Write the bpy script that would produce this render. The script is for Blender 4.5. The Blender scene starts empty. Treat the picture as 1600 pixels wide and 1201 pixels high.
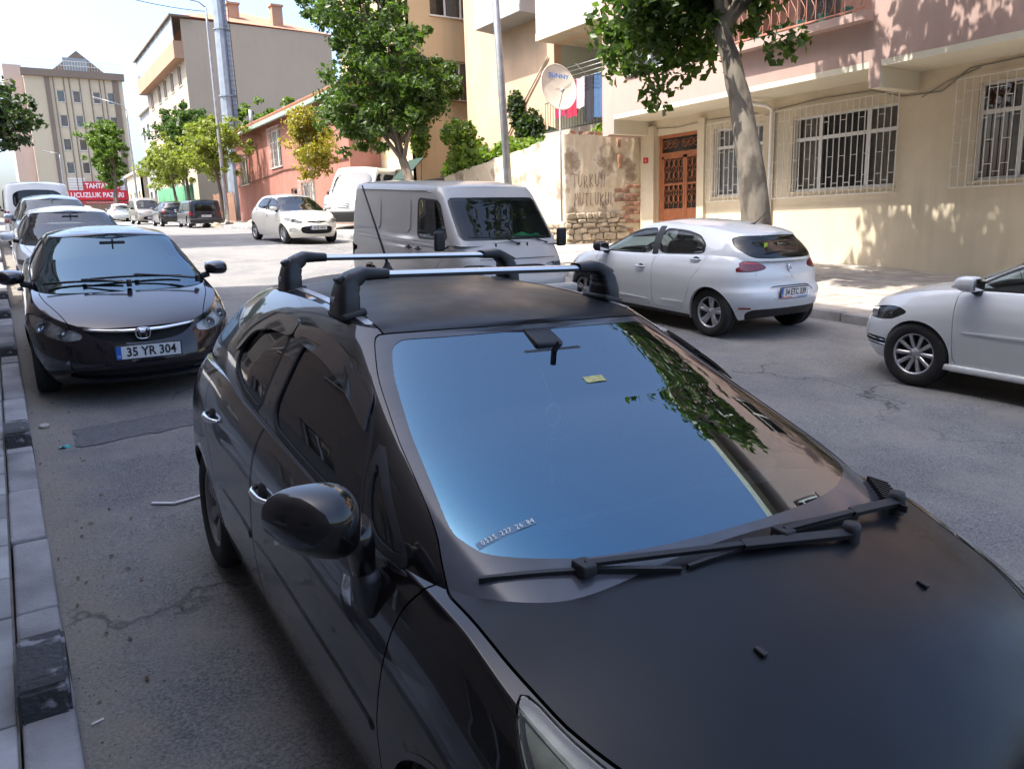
import bpy, bmesh, math, random
import numpy as np
from mathutils import Vector, Matrix, noise

random.seed(7)
R = math.radians
scene = bpy.context.scene
COL = scene.collection

# ------------------------------------------------------------------ camera
def cam_basis(f, roll, pitch, vp):
    r, p = R(roll), R(pitch)
    down = np.array([math.sin(r) * math.cos(p), math.cos(r) * math.cos(p), math.sin(p)])
    up = -down
    v = np.array([(vp[0] - 800) / f, (vp[1] - 600.5) / f, 1.0])
    v -= up * (v @ up); v /= np.linalg.norm(v)
    x = np.cross(v, up)
    return np.stack([x, v, up])

CAM_F, CAM_H = 1200.0, 1.80
RB = cam_basis(CAM_F, 1.8, 11.6, (0, 384))
cam = bpy.data.cameras.new('camera')
cam.sensor_width = 36; cam.lens = CAM_F / 1600 * 36
cam.clip_start = 0.05; cam.clip_end = 2000
camo = bpy.data.objects.new('camera', cam); COL.objects.link(camo)
M3 = Matrix((tuple(RB[:, 0]), tuple(-RB[:, 1]), tuple(-RB[:, 2]))).transposed()
camo.matrix_world = Matrix.Translation((0, 0, CAM_H)) @ M3.to_4x4()
scene.camera = camo

# ------------------------------------------------------------------ light
SUN_AZ, SUN_EL = 281.0, 61.5       # compass: 0 = +Y (up the street), 90 = +X
world = bpy.data.worlds.new('World'); scene.world = world; world.use_nodes = True
wn = world.node_tree.nodes; wl = world.node_tree.links
sky = wn.new('ShaderNodeTexSky'); sky.sky_type = 'NISHITA'; sky.sun_disc = False
sky.sun_elevation = R(SUN_EL); sky.sun_rotation = R(SUN_AZ)
sky.air_density = 1.0; sky.dust_density = 5.5; sky.ozone_density = 4.0; sky.altitude = 50
bg = wn['Background']; bg.inputs['Strength'].default_value = 0.15
wl.new(sky.outputs[0], bg.inputs['Color'])
sun = bpy.data.lights.new('sun', 'SUN'); sun.energy = 3.0; sun.angle = R(0.53); sun.color = (1.0, 0.94, 0.85)
suno = bpy.data.objects.new('sun', sun); COL.objects.link(suno)
sd = Vector((math.sin(R(SUN_AZ)) * math.cos(R(SUN_EL)), math.cos(R(SUN_AZ)) * math.cos(R(SUN_EL)), math.sin(R(SUN_EL))))
suno.rotation_euler = sd.to_track_quat('Z', 'Y').to_euler()
suno.location = sd * 60
scene.view_settings.view_transform = 'Standard'
scene.view_settings.look = 'None'
scene.view_settings.exposure = 1.85
scene.view_settings.gamma = 1.0
scene.view_settings.use_curve_mapping = False
scene.cycles.use_denoising = True
scene.cycles.max_bounces = 8
scene.cycles.transparent_max_bounces = 12
scene.cycles.caustics_reflective = False
scene.cycles.caustics_refractive = False
scene.cycles.sample_clamp_indirect = 6.0

def pchip(pts):
    """smooth monotone interpolation through (x, y) points, vectorised"""
    xs = np.array([p[0] for p in pts], float); ys = np.array([p[1] for p in pts], float)
    if len(xs) == 1: return lambda t: np.full(np.shape(t), ys[0]) if np.ndim(t) else ys[0]
    h = np.diff(xs); d = np.diff(ys) / h; m = np.zeros(len(xs))
    if len(xs) > 2:
        for i in range(1, len(xs) - 1):
            if d[i - 1] * d[i] > 0:
                w1 = 2 * h[i] + h[i - 1]; w2 = h[i] + 2 * h[i - 1]
                m[i] = (w1 + w2) / (w1 / d[i - 1] + w2 / d[i])
        def endm(h0, h1, d0, d1):
            e = ((2 * h0 + h1) * d0 - h0 * d1) / (h0 + h1)
            if e * d0 <= 0: return 0.0
            if d0 * d1 < 0 and abs(e) > 3 * abs(d0): return 3 * d0
            return e
        m[0] = endm(h[0], h[1], d[0], d[1]); m[-1] = endm(h[-1], h[-2], d[-1], d[-2])
    else:
        m[:] = d[0]
    def f(t):
        t = np.clip(np.asarray(t, float), xs[0], xs[-1])
        i = np.clip(np.searchsorted(xs, t, side='right') - 1, 0, len(h) - 1)
        u = (t - xs[i]) / h[i]
        return (ys[i] * (1 + 2 * u) * (1 - u) ** 2 + h[i] * m[i] * u * (1 - u) ** 2
                + ys[i + 1] * u * u * (3 - 2 * u) + h[i] * m[i + 1] * u * u * (u - 1))
    return f

_g = pchip([(-60, -2.6), (-30, -1.3), (0, 0), (4, .175), (8, .40), (14, .80), (23.4, 1.46), (30, 1.80), (44, 2.24), (100, 4.0), (200, 7.0)])
def G(x, y):                        # the street climbs away from the camera
    return float(_g(y))

# ------------------------------------------------------------------ materials
MATS = {}
def _nt(name):
    m = bpy.data.materials.new(name); m.use_nodes = True
    return m, m.node_tree.nodes, m.node_tree.links, m.node_tree.nodes['Principled BSDF']

def setin(node, **kw):
    for k, v in kw.items():
        node.inputs[k.replace('_', ' ')].default_value = v

def mat(name, col, rough=0.6, metal=0.0, var=0.12, scale=6.0, bump=0.0, bscale=60.0, coat=0.0, spec=0.5, col2=None, detail=4.0, coords='Object', stretch=None, objvar=0.0, nr=(.3, .7), rvar=0.0):
    """procedural plain material: colour varied by noise, optional bump"""
    if name in MATS: return MATS[name]
    m, n, l, b = _nt(name)
    b.inputs['Roughness'].default_value = rough; b.inputs['Metallic'].default_value = metal
    b.inputs['Specular IOR Level'].default_value = spec
    if coat: b.inputs['Coat Weight'].default_value = coat; b.inputs['Coat Roughness'].default_value = 0.04
    tc = n.new('ShaderNodeTexCoord'); src = tc.outputs[coords]
    if stretch:
        mp = n.new('ShaderNodeMapping'); mp.inputs['Scale'].default_value = stretch
        l.new(src, mp.inputs[0]); src = mp.outputs[0]
    no = n.new('ShaderNodeTexNoise'); no.inputs['Scale'].default_value = scale; no.inputs['Detail'].default_value = detail
    l.new(src, no.inputs['Vector'])
    rp = n.new('ShaderNodeMapRange'); rp.inputs[1].default_value = nr[0]; rp.inputs[2].default_value = nr[1]
    l.new(no.outputs[0], rp.inputs[0])
    mx = n.new('ShaderNodeMix'); mx.data_type = 'RGBA'
    c2 = col2 if col2 else tuple(c * (1 - var) for c in col)
    c1 = col if col2 else tuple(min(1, c * (1 + var * .6)) for c in col)
    mx.inputs[6].default_value = (*c1, 1); mx.inputs[7].default_value = (*c2, 1)
    l.new(rp.outputs[0], mx.inputs[0]); cout = mx.outputs[2]
    if objvar:                      # each piece a little lighter or darker than its neighbour
        oi = n.new('ShaderNodeObjectInfo'); hv = n.new('ShaderNodeHueSaturation'); mr2 = n.new('ShaderNodeMapRange'); mr2.inputs[3].default_value = 1 - objvar; mr2.inputs[4].default_value = 1 + objvar
        l.new(oi.outputs['Random'], mr2.inputs[0]); l.new(mr2.outputs[0], hv.inputs['Value']); l.new(cout, hv.inputs['Color']); cout = hv.outputs[0]
        ad = n.new('ShaderNodeVectorMath'); ad.operation = 'ADD'; l.new(oi.outputs['Location'], ad.inputs[0]); l.new(src, ad.inputs[1]); src = ad.outputs[0]; l.new(src, no.inputs['Vector'])
    l.new(cout, b.inputs['Base Color'])
    if rvar:                        # handled surfaces are unevenly polished and dusty
        n3 = n.new('ShaderNodeTexNoise'); n3.inputs['Scale'].default_value = scale * .8; n3.inputs['Detail'].default_value = 9; n3.inputs['Roughness'].default_value = .6; l.new(src, n3.inputs['Vector'])
        m3 = n.new('ShaderNodeMapRange'); m3.inputs[1].default_value = .35; m3.inputs[2].default_value = .65; m3.inputs[3].default_value = rough - rvar; m3.inputs[4].default_value = rough + rvar
        l.new(n3.outputs[0], m3.inputs[0]); l.new(m3.outputs[0], b.inputs['Roughness'])
    if bump:
        nb = n.new('ShaderNodeTexNoise'); nb.inputs['Scale'].default_value = bscale; nb.inputs['Detail'].default_value = 5
        l.new(src, nb.inputs['Vector'])
        bp = n.new('ShaderNodeBump'); bp.inputs['Strength'].default_value = bump; bp.inputs['Distance'].default_value = 0.02
        l.new(nb.outputs[0], bp.inputs['Height']); l.new(bp.outputs[0], b.inputs['Normal'])
    MATS[name] = m
    return m

def paint(name, col, metal=0.0, rough=0.35, coat=1.0, dust=0.12, dustcol=(0.35, 0.33, 0.3), coatrough=0.03):
    """car paint: clear coat over colour with a thin uneven film of dust"""
    if name in MATS: return MATS[name]
    m, n, l, b = _nt(name)
    tc = n.new('ShaderNodeTexCoord')
    no = n.new('ShaderNodeTexNoise'); no.inputs['Scale'].default_value = 3.0; no.inputs['Detail'].default_value = 8; no.inputs['Roughness'].default_value = .65
    l.new(tc.outputs['Object'], no.inputs['Vector'])
    mr = n.new('ShaderNodeMapRange'); mr.inputs[1].default_value = .35; mr.inputs[2].default_value = .75; mr.inputs[3].default_value = 0; mr.inputs[4].default_value = dust
    l.new(no.outputs[0], mr.inputs[0])
    mx = n.new('ShaderNodeMix'); mx.data_type = 'RGBA'
    mx.inputs[6].default_value = (*col, 1); mx.inputs[7].default_value = (*dustcol, 1)
    l.new(mr.outputs[0], mx.inputs[0]); l.new(mx.outputs[2], b.inputs['Base Color'])
    setin(b, Metallic=metal, Roughness=rough, Coat_Weight=coat, Coat_Roughness=coatrough)
    if max(col) < .05: b.inputs['Specular IOR Level'].default_value = .15
    MATS[name] = m
    return m

def glass(name, tint=(0.55, 0.6, 0.58), ior=1.5, refl=(1, 1, 1), rough=0.0, dirt=0.03, graze=None):
    """thin pane: tinted see-through sheet with mirror reflection by angle"""
    if name in MATS: return MATS[name]
    m, n, l, b = _nt(name); n.remove(b)
    out = n['Material Output']
    tr = n.new('ShaderNodeBsdfTransparent'); tr.inputs[0].default_value = (*tint, 1)
    gl = n.new('ShaderNodeBsdfGlossy'); gl.inputs[0].default_value = (*refl, 1); gl.inputs['Roughness'].default_value = rough
    if graze:                       # interference coating: coloured head-on, neutral at a glancing angle
        lw = n.new('ShaderNodeLayerWeight'); lw.inputs[0].default_value = .5
        mg = n.new('ShaderNodeMix'); mg.data_type = 'RGBA'; mg.inputs[6].default_value = (*refl, 1); mg.inputs[7].default_value = (*graze, 1)
        rg_ = n.new('ShaderNodeMapRange'); rg_.inputs[1].default_value = .3; rg_.inputs[2].default_value = .75
        l.new(lw.outputs['Facing'], rg_.inputs[0]); l.new(rg_.outputs[0], mg.inputs[0]); l.new(mg.outputs[2], gl.inputs[0])
    di = n.new('ShaderNodeBsdfDiffuse'); di.inputs[0].default_value = (.4, .4, .38, 1)
    no = n.new('ShaderNodeTexNoise'); no.inputs['Scale'].default_value = 5; no.inputs['Detail'].default_value = 6
    tc = n.new('ShaderNodeTexCoord'); l.new(tc.outputs['Object'], no.inputs['Vector'])
    ma = n.new('ShaderNodeMath'); ma.operation = 'MULTIPLY'; ma.inputs[1].default_value = dirt; l.new(no.outputs[0], ma.inputs[0])
    mx0 = n.new('ShaderNodeMixShader'); l.new(ma.outputs[0], mx0.inputs[0]); l.new(tr.outputs[0], mx0.inputs[1]); l.new(di.outputs[0], mx0.inputs[2])
    fr = n.new('ShaderNodeFresnel'); fr.inputs[0].default_value = ior
    mx = n.new('ShaderNodeMixShader'); l.new(fr.outputs[0], mx.inputs[0]); l.new(mx0.outputs[0], mx.inputs[1]); l.new(gl.outputs[0], mx.inputs[2])
    l.new(mx.outputs[0], out.inputs[0])
    MATS[name] = m
    return m

# ------------------------------------------------------------------ objects
def tag(o, label, cat, group=None, kind=None):
    if label: o['label'] = label
    if cat: o['category'] = cat
    if group: o['group'] = group
    if kind: o['kind'] = kind
    return o

def empty(name, loc=(0, 0, 0), rz=0.0, rx=0.0, label=None, cat=None, group=None):
    o = bpy.data.objects.new(name, None); COL.objects.link(o)
    o.location = loc; o.rotation_euler = (rx, 0, rz); o.empty_display_size = 0.2
    if label: tag(o, label, cat, group)
    return o

def link(name, me, parent=None, loc=None, rot=None):
    o = bpy.data.objects.new(name, me); COL.objects.link(o)
    if parent is not None: o.parent = parent
    if loc is not None: o.location = loc
    if rot is not None: o.rotation_euler = rot
    return o

def copy_tree(o, parent=None):
    c = o.copy(); COL.objects.link(c)
    if parent is not None: c.parent = parent
    for ch in o.children: copy_tree(ch, c)
    return c

class MB:
    """collects simple solids; build() links them as one mesh object"""
    def __init__(s): s.v = []; s.f = []; s.mi = []; s.sm = []; s.cur = 0
    def add(s, vs, fs, smooth=False):
        o = len(s.v); s.v.extend([tuple(p) for p in vs]); s.f.extend([tuple(i + o for i in f) for f in fs])
        s.mi.extend([s.cur] * len(fs)); s.sm.extend([smooth] * len(fs)); return s
    def box(s, c, d, rot=None):
        hx, hy, hz = d[0] / 2, d[1] / 2, d[2] / 2
        vs = [Vector((x, y, z)) for z in (-hz, hz) for y in (-hy, hy) for x in (-hx, hx)]
        if rot is not None:
            m = rot if isinstance(rot, Matrix) else Matrix.Rotation(rot, 3, 'Z')
            vs = [m @ v for v in vs]
        vs = [v + Vector(c) for v in vs]
        return s.add(vs, [(0, 2, 3, 1), (4, 5, 7, 6), (0, 1, 5, 4), (2, 6, 7, 3), (0, 4, 6, 2), (1, 3, 7, 5)])
    def bx(s, x0, x1, y0, y1, z0, z1):
        return s.box(((x0 + x1) / 2, (y0 + y1) / 2, (z0 + z1) / 2), (abs(x1 - x0), abs(y1 - y0), abs(z1 - z0)))
    def bevbox(s, c, d, b, rot=None):
        """box with chamfered edges"""
        hx, hy, hz = d[0] / 2, d[1] / 2, d[2] / 2
        bm = bmesh.new(); bmesh.ops.create_cube(bm, size=1.0)
        for v in bm.verts: v.co = Vector((v.co.x * d[0], v.co.y * d[1], v.co.z * d[2]))
        bmesh.ops.bevel(bm, geom=list(bm.edges), offset=b, segments=2, affect='EDGES', profile=0.6)
        m = Matrix.Identity(3) if rot is None else (rot if isinstance(rot, Matrix) else Matrix.Rotation(rot, 3, 'Z'))
        vs = [m @ v.co + Vector(c) for v in bm.verts]
        bm.verts.index_update()
        s.add(vs, [[v.index for v in f.verts] for f in bm.faces], True); bm.free(); return s
    def tube(s, pts, r, n=8, caps=True, smooth=True):
        pts = [Vector(p) for p in pts]
        rs = r if isinstance(r, (list, tuple)) else [r] * len(pts)
        vs = []; fs = []; prev = None
        for i, p in enumerate(pts):
            a = pts[max(0, i - 1)]; b = pts[min(len(pts) - 1, i + 1)]
            t = (b - a).normalized()
            if prev is None:
                u = t.orthogonal().normalized()
            else:
                u = (prev - t * prev.dot(t))
                u = u.normalized() if u.length > 1e-6 else t.orthogonal().normalized()
            prev = u; w = t.cross(u)
            for k in range(n):
                an = 2 * math.pi * (k + .5) / n
                vs.append(p + (u * math.cos(an) + w * math.sin(an)) * rs[i])
        for i in range(len(pts) - 1):
            for k in range(n):
                k2 = (k + 1) % n
                fs.append((i * n + k, i * n + k2, (i + 1) * n + k2, (i + 1) * n + k))
        s.add(vs, fs, smooth)
        if caps:
            o = len(s.v) - len(vs)
            s.f.append(tuple(o + k for k in reversed(range(n)))); s.f.append(tuple(o + (len(pts) - 1) * n + k for k in range(n)))
            s.mi += [s.cur] * 2; s.sm += [False] * 2
        return s
    def bar(s, a, b, w, h, up=(0, 0, 1)):
        """rectangular bar from a to b"""
        a = Vector(a); b = Vector(b); t = (b - a).normalized(); upv = Vector(up)
        if abs(t.dot(upv)) > .98: upv = Vector((1, 0, 0))
        sx = t.cross(upv).normalized(); sz = sx.cross(t)
        vs = [p + sx * (i * w / 2) + sz * (j * h / 2) for p in (a, b) for i, j in ((-1, -1), (1, -1), (1, 1), (-1, 1))]
        return s.add(vs, [(3, 2, 1, 0), (4, 5, 6, 7), (0, 1, 5, 4), (1, 2, 6, 5), (2, 3, 7, 6), (3, 0, 4, 7)])
    def prism(s, poly, axis, a, b):
        """polygon (2d) extruded along axis from a to b: axis 0 -> poly in (y,z), 1 -> (x,z), 2 -> (x,y)"""
        n = len(poly)
        def p3(p, t): return (t, p[0], p[1]) if axis == 0 else ((p[0], t, p[1]) if axis == 1 else (p[0], p[1], t))
        vs = [p3(p, a) for p in poly] + [p3(p, b) for p in poly]
        fs = [tuple(reversed(range(n))), tuple(range(n, 2 * n))] + [(i, (i + 1) % n, n + (i + 1) % n, n + i) for i in range(n)]
        return s.add(vs, fs)
    def lathe(s, prof, c=(0, 0, 0), axis=2, n=24, smooth=True):
        """profile list of (radius, h) about an axis"""
        vs = []; fs = []
        for (r, h) in prof:
            for k in range(n):
                an = 2 * math.pi * k / n; q = (r * math.cos(an), r * math.sin(an), h)
                if axis == 0: q = (q[2], q[0], q[1])
                elif axis == 1: q = (q[1], q[2], q[0])
                vs.append((q[0] + c[0], q[1] + c[1], q[2] + c[2]))
        for i in range(len(prof) - 1):
            for k in range(n):
                k2 = (k + 1) % n
                fs.append((i * n + k, i * n + k2, (i + 1) * n + k2, (i + 1) * n + k))
        return s.add(vs, fs, smooth)
    def grid(s, fn, nu, nv, smooth=True):
        vs = [fn(i / nu, j / nv) for i in range(nu + 1) for j in range(nv + 1)]
        fs = [(i * (nv + 1) + j, (i + 1) * (nv + 1) + j, (i + 1) * (nv + 1) + j + 1, i * (nv + 1) + j + 1) for i in range(nu) for j in range(nv)]
        return s.add(vs, fs, smooth)
    def mesh(s, name, mats, recalc=True):
        me = bpy.data.meshes.new(name); me.from_pydata(s.v, [], s.f)
        if not isinstance(mats, (list, tuple)): mats = [mats]
        for m in mats: me.materials.append(m)
        if len(mats) > 1: me.polygons.foreach_set('material_index', s.mi)
        me.polygons.foreach_set('use_smooth', s.sm)
        if recalc:
            bm = bmesh.new(); bm.from_mesh(me); bmesh.ops.recalc_face_normals(bm, faces=bm.faces); bm.to_mesh(me); bm.free()
        me.update(); return me
    def build(s, name, mats, parent=None, loc=None, rot=None, recalc=True):
        return link(name, s.mesh(name, mats, recalc), parent, loc, rot)

def text_part(name, body, size, mat_, parent, loc, rot, extrude=0.002, align='CENTER', sx=1.0, bold=0.0, spacing=1.0):
    """lettering as a real thin mesh, facing local +Z of rot"""
    cu = bpy.data.curves.new(name, 'FONT'); cu.body = body; cu.size = size; cu.extrude = extrude; cu.align_x = align; cu.align_y = 'CENTER'
    cu.offset = bold; cu.space_character = spacing; cu.resolution_u = 2
    ob = bpy.data.objects.new(name, cu); COL.objects.link(ob)
    dg = bpy.context.evaluated_depsgraph_get()
    me = bpy.data.meshes.new_from_object(ob.evaluated_get(dg))
    bpy.data.objects.remove(ob); bpy.data.curves.remove(cu)
    me.materials.clear(); me.materials.append(mat_)
    o = link(name, me, parent, loc, rot); o.scale = (sx, 1, 1)
    return o

# ================================================================== car surface kit
# A car shell is two smooth closed skins (lower body, cabin). Panels, panes, lamps and
# openings are cut out of the skins along outlines, so every piece keeps the skin's curvature.
def _quarter(w, ln, n, k):
    th = np.linspace(0, math.pi / 2, 240)
    x = w * np.sin(th) ** (2 / n); y = ln * (1 - np.cos(th) ** (2 / n))
    s = np.concatenate([[0], np.cumsum(np.hypot(np.diff(x), np.diff(y)))])
    q = np.linspace(0, s[-1], k + 1)
    return np.interp(q, s, x), np.interp(q, s, y)

def _outline(w, yf, yr, lf, nf, lr, nr, ks):
    """half outline from front centre round the +x side to rear centre"""
    a, b, c = ks
    x1, y1 = _quarter(w, lf, nf, a); x3, y3 = _quarter(w, lr, nr, c)
    x2 = np.full(b - 1, w); y2 = np.linspace(yf + lf, yr - lr, b + 1)[1:-1]
    return np.concatenate([x1, x2, x3[::-1]]), np.concatenate([yf + y1, y2, (yr - y3)[::-1]])

def skin(s, res=1.0):
    """s: dict of profiles. Returns (V, N, F)."""
    ks = (max(8, int(26 * res)), max(12, int(56 * res)), max(8, int(26 * res)))
    nl = max(8, int(s.get('levels', 24) * res)); nc = max(7, int(20 * res))
    f = {k: pchip(v) for k, v in s.items() if isinstance(v, list) and k != 'flare'}
    one = lambda t: np.ones(np.shape(t))
    pw = f.get('pw', one); sec = f['sec']
    ts = np.linspace(0, 1, nl + 1); ts = 1 - (1 - ts) ** s.get('tpow', 1.25)
    rows = []
    for t in ts:
        lf = float(f['lf'](t)) if 'lf' in f else s['Lf']; lr = float(f['lr'](t)) if 'lr' in f else s['Lr']
        x, y = _outline(s['W'], float(f['yf'](t)), float(f['yr'](t)), lf, s['nf'], lr, s['nr'], ks)
        wy = sec(t) * pw(y)
        for (yw, amp, wid) in s.get('flare', ()):
            wy = wy + amp * np.exp(-((y - yw) / wid) ** 2) * np.sin(np.pi * np.clip(t * 1.15, 0, 1)) ** .7
        x = x * wy
        z = f['zb'](y) + (f['zs'](y) - f['zb'](y)) * t
        rows.append(np.stack([x, y, z], 1))
    top = rows[-1]; m = len(top)
    # the lid: shrink the top outline towards a line, height from centre and edge profiles
    yt = top[:, 1]; ymid = (yt[0] + yt[-1]) / 2
    order = np.argsort(yt)
    wfun = lambda y: np.interp(y, yt[order], np.maximum.accumulate(top[order, 0]) if False else top[order, 0])
    e = s.get('e', 2.5)
    rs = np.linspace(1, 0, nc + 1)[1:]; rs = rs ** 1.0
    rs = np.concatenate([[0.992, 0.975], rs])
    for r in rs:
        x = top[:, 0] * r; y = ymid + (top[:, 1] - ymid) * (1 - (1 - r) ** 2 * .55)
        y = np.clip(y, yt[0] + 1e-4, yt[-1] - 1e-4)
        w = np.maximum(wfun(y), 1e-4)
        g = np.clip(np.abs(x) / w, 0, 1) ** e
        z = f['zc'](y) * (1 - g) + f['zs'](y) * g
        rows.append(np.stack([x, y, z], 1))
    Hf = np.array(rows)                                  # levels x m x 3
    L = len(rows)
    full = np.concatenate([Hf, (Hf * np.array([-1, 1, 1]))[:, -2:0:-1]], 1)
    M = full.shape[1]; V = full.reshape(-1, 3)
    idx = np.arange(L * M).reshape(L, M); nx = np.roll(idx, -1, 1)
    F = np.stack([idx[:-1], nx[:-1], nx[1:], idx[1:]], -1).reshape(-1, 4)
    # weld near-coincident vertices so normals run smoothly through the pole line
    key = np.round(V, 5); _, first, inv = np.unique(key, axis=0, return_index=True, return_inverse=True)
    inv = inv.reshape(-1); V = V[first]; F = inv[F]
    out = []
    for q in F.tolist():
        p = [q[i] for i in range(4) if q[i] != q[i - 1]]
        if len(p) >= 3 and len(set(p)) == len(p): out.append(tuple(p))
    return finish(V, out)

def finish(V, F):
    N = np.zeros_like(V)
    tri = [(p[0], p[i], p[i + 1]) for p in F for i in range(1, len(p) - 1)]
    T = np.array(tri); n = np.cross(V[T[:, 1]] - V[T[:, 0]], V[T[:, 2]] - V[T[:, 0]])
    for k in range(3): np.add.at(N, T[:, k], n)
    ln = np.linalg.norm(N, axis=1, keepdims=True); N = N / np.maximum(ln, 1e-12)
    c = V.mean(0)
    if np.sum(N * (V - c)) < 0:
        N = -N; F = [tuple(reversed(p)) for p in F]
    return [V, N, F]

def cut(m, d):
    """split a skin by a scalar per vertex: (d < 0, d >= 0)"""
    V, N, F = m; nv = len(V); s = (d < 0).tolist(); dl = d.tolist()
    nV = []; nN = []; cache = {}
    def cross(i, j):
        k = (i, j) if i < j else (j, i)
        if k not in cache:
            a = dl[i] / (dl[i] - dl[j]); a = min(max(a, .001), .999)
            nV.append(V[i] * (1 - a) + V[j] * a); q = N[i] * (1 - a) + N[j] * a
            nN.append(q / max(np.linalg.norm(q), 1e-9)); cache[k] = nv + len(nV) - 1
        return cache[k]
    ins, outs = [], []
    for f in F:
        c = sum(s[i] for i in f)
        if c == len(f): ins.append(f)
        elif c == 0: outs.append(f)
        else:
            a, b = [], []
            for k in range(len(f)):
                i, j = f[k], f[(k + 1) % len(f)]
                (a if s[i] else b).append(i)
                if s[i] != s[j]:
                    q = cross(i, j); a.append(q); b.append(q)
            if len(a) > 2: ins.append(tuple(a))
            if len(b) > 2: outs.append(tuple(b))
    if nV: V = np.vstack([V, np.array(nV)]); N = np.vstack([N, np.array(nN)])
    return [V, N, ins], [V, N, outs]

def chaikin(p, k=2, q=.22):
    p = [np.array(a, float) for a in p]
    for _ in range(k):
        o = []
        for i in range(len(p)):
            a, b = p[i], p[(i + 1) % len(p)]
            o += [a * (1 - q) + b * q, a * q + b * (1 - q)]
        p = o
    return np.array(p)

def sdf(P, poly):
    poly = np.asarray(poly, float); d = np.full(len(P), 1e9); ins = np.zeros(len(P), bool)
    for i in range(len(poly)):
        a, b = poly[i], poly[(i + 1) % len(poly)]
        e = b - a; w = P - a; t = np.clip((w @ e) / max(e @ e, 1e-12), 0, 1)
        d = np.minimum(d, np.linalg.norm(w - t[:, None] * e, axis=1))
        c = (a[1] > P[:, 1]) != (b[1] > P[:, 1])
        with np.errstate(divide='ignore', invalid='ignore'):
            xx = (b[0] - a[0]) * (P[:, 1] - a[1]) / (b[1] - a[1]) + a[0]
        ins ^= c & (P[:, 0] < xx)
    return np.where(ins, -d, d)

def side(V, poly, sgn=None, k=2, q=.22, lim=.3):
    d = sdf(V[:, 1:3], chaikin(poly, k, q) if k else poly)
    ok = np.abs(V[:, 0]) > lim if sgn is None else V[:, 0] * sgn > lim
    return np.where(ok, d, 9.0)
def front(V, poly, ymax, k=2, q=.22, ymin=-9, mirror=True):
    P = np.stack([np.abs(V[:, 0]) if mirror else V[:, 0], V[:, 2]], 1)
    d = sdf(P, chaikin(poly, k, q) if k else poly)
    return np.where((V[:, 1] < ymax) & (V[:, 1] > ymin), d, 9.0)
def topv(V, poly, zmin, k=2, q=.22):
    d = sdf(V[:, :2], chaikin(poly, k, q) if k else poly)
    return np.where(V[:, 2] > zmin, d, 9.0)
def pline(P, pts, closed=False):
    pts = np.asarray(pts, float); d = np.full(len(P), 1e9)
    for i in range(len(pts) - (0 if closed else 1)):
        a, b = pts[i], pts[(i + 1) % len(pts)]; e = b - a; w = P - a
        t = np.clip((w @ e) / max(e @ e, 1e-12), 0, 1)
        d = np.minimum(d, np.linalg.norm(w - t[:, None] * e, axis=1))
    return d

def take(m, field, gap=.003):
    """lift a piece out of the skin along field < 0, leaving an open joint: (piece, rest)"""
    d = field(m[0])
    a, rest = cut(m, d - gap)
    d = field(a[0]); piece, _ = cut(a, d + gap)
    return piece, rest

def emit(name, m, mats, parent, thick=.012, off=0.0, smooth=True, double=False):
    """outer face + folded edge (and inner face when double); mats: outer [, inner]"""
    V, N, F = m
    if not F: return None
    used = sorted({i for f in F for i in f}); mp = {u: i for i, u in enumerate(used)}
    V = V[used] + N[used] * off; N = N[used]; F = [tuple(mp[i] for i in f) for f in F]
    nv = len(V); cnt = {}
    for f in F:
        for k in range(len(f)):
            i, j = f[k], f[(k + 1) % len(f)]
            key = (i, j) if i < j else (j, i)
            cnt.setdefault(key, []).append((i, j))
    bd = [e[0] for e in cnt.values() if len(e) == 1]
    vs = [V]; ns = [N]; fs = list(F); mi = [0] * len(F); base = nv
    inner = len(mats) > 1 if isinstance(mats, (list, tuple)) else False
    if thick and bd:
        A = np.array([b[0] for b in bd]); B = np.array([b[1] for b in bd])
        en = np.cross(V[B] - V[A], N[A]); en /= np.maximum(np.linalg.norm(en, axis=1, keepdims=True), 1e-9)
        q = np.stack([V[A], V[B], V[B] - N[B] * thick, V[A] - N[A] * thick], 1).reshape(-1, 3)
        vs.append(q); ns.append(np.repeat(en, 4, 0))
        fs += [(base + 4 * i + 1, base + 4 * i, base + 4 * i + 3, base + 4 * i + 2) for i in range(len(bd))]
        mi += [0] * len(bd); base += len(q)
    if double:
        vs.append(V - N * thick); ns.append(-N)
        fs += [tuple(base + i for i in reversed(f)) for f in F]; mi += [1 if inner else 0] * len(F)
    me = bpy.data.meshes.new(name)
    me.from_pydata(np.vstack(vs).tolist(), [], fs)
    for mm in (mats if isinstance(mats, (list, tuple)) else [mats]): me.materials.append(mm)
    me.polygons.foreach_set('material_index', mi)
    me.polygons.foreach_set('use_smooth', [True] * len(fs))
    me.normals_split_custom_set_from_vertices(np.vstack(ns).tolist())
    me.update()
    return link(name, me, parent)

def patch(name, m, field, mats, parent, off=.004, thick=.006):
    a, _ = cut(m, field(m[0]))
    return emit(name, a, mats, parent, thick, off)

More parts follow.
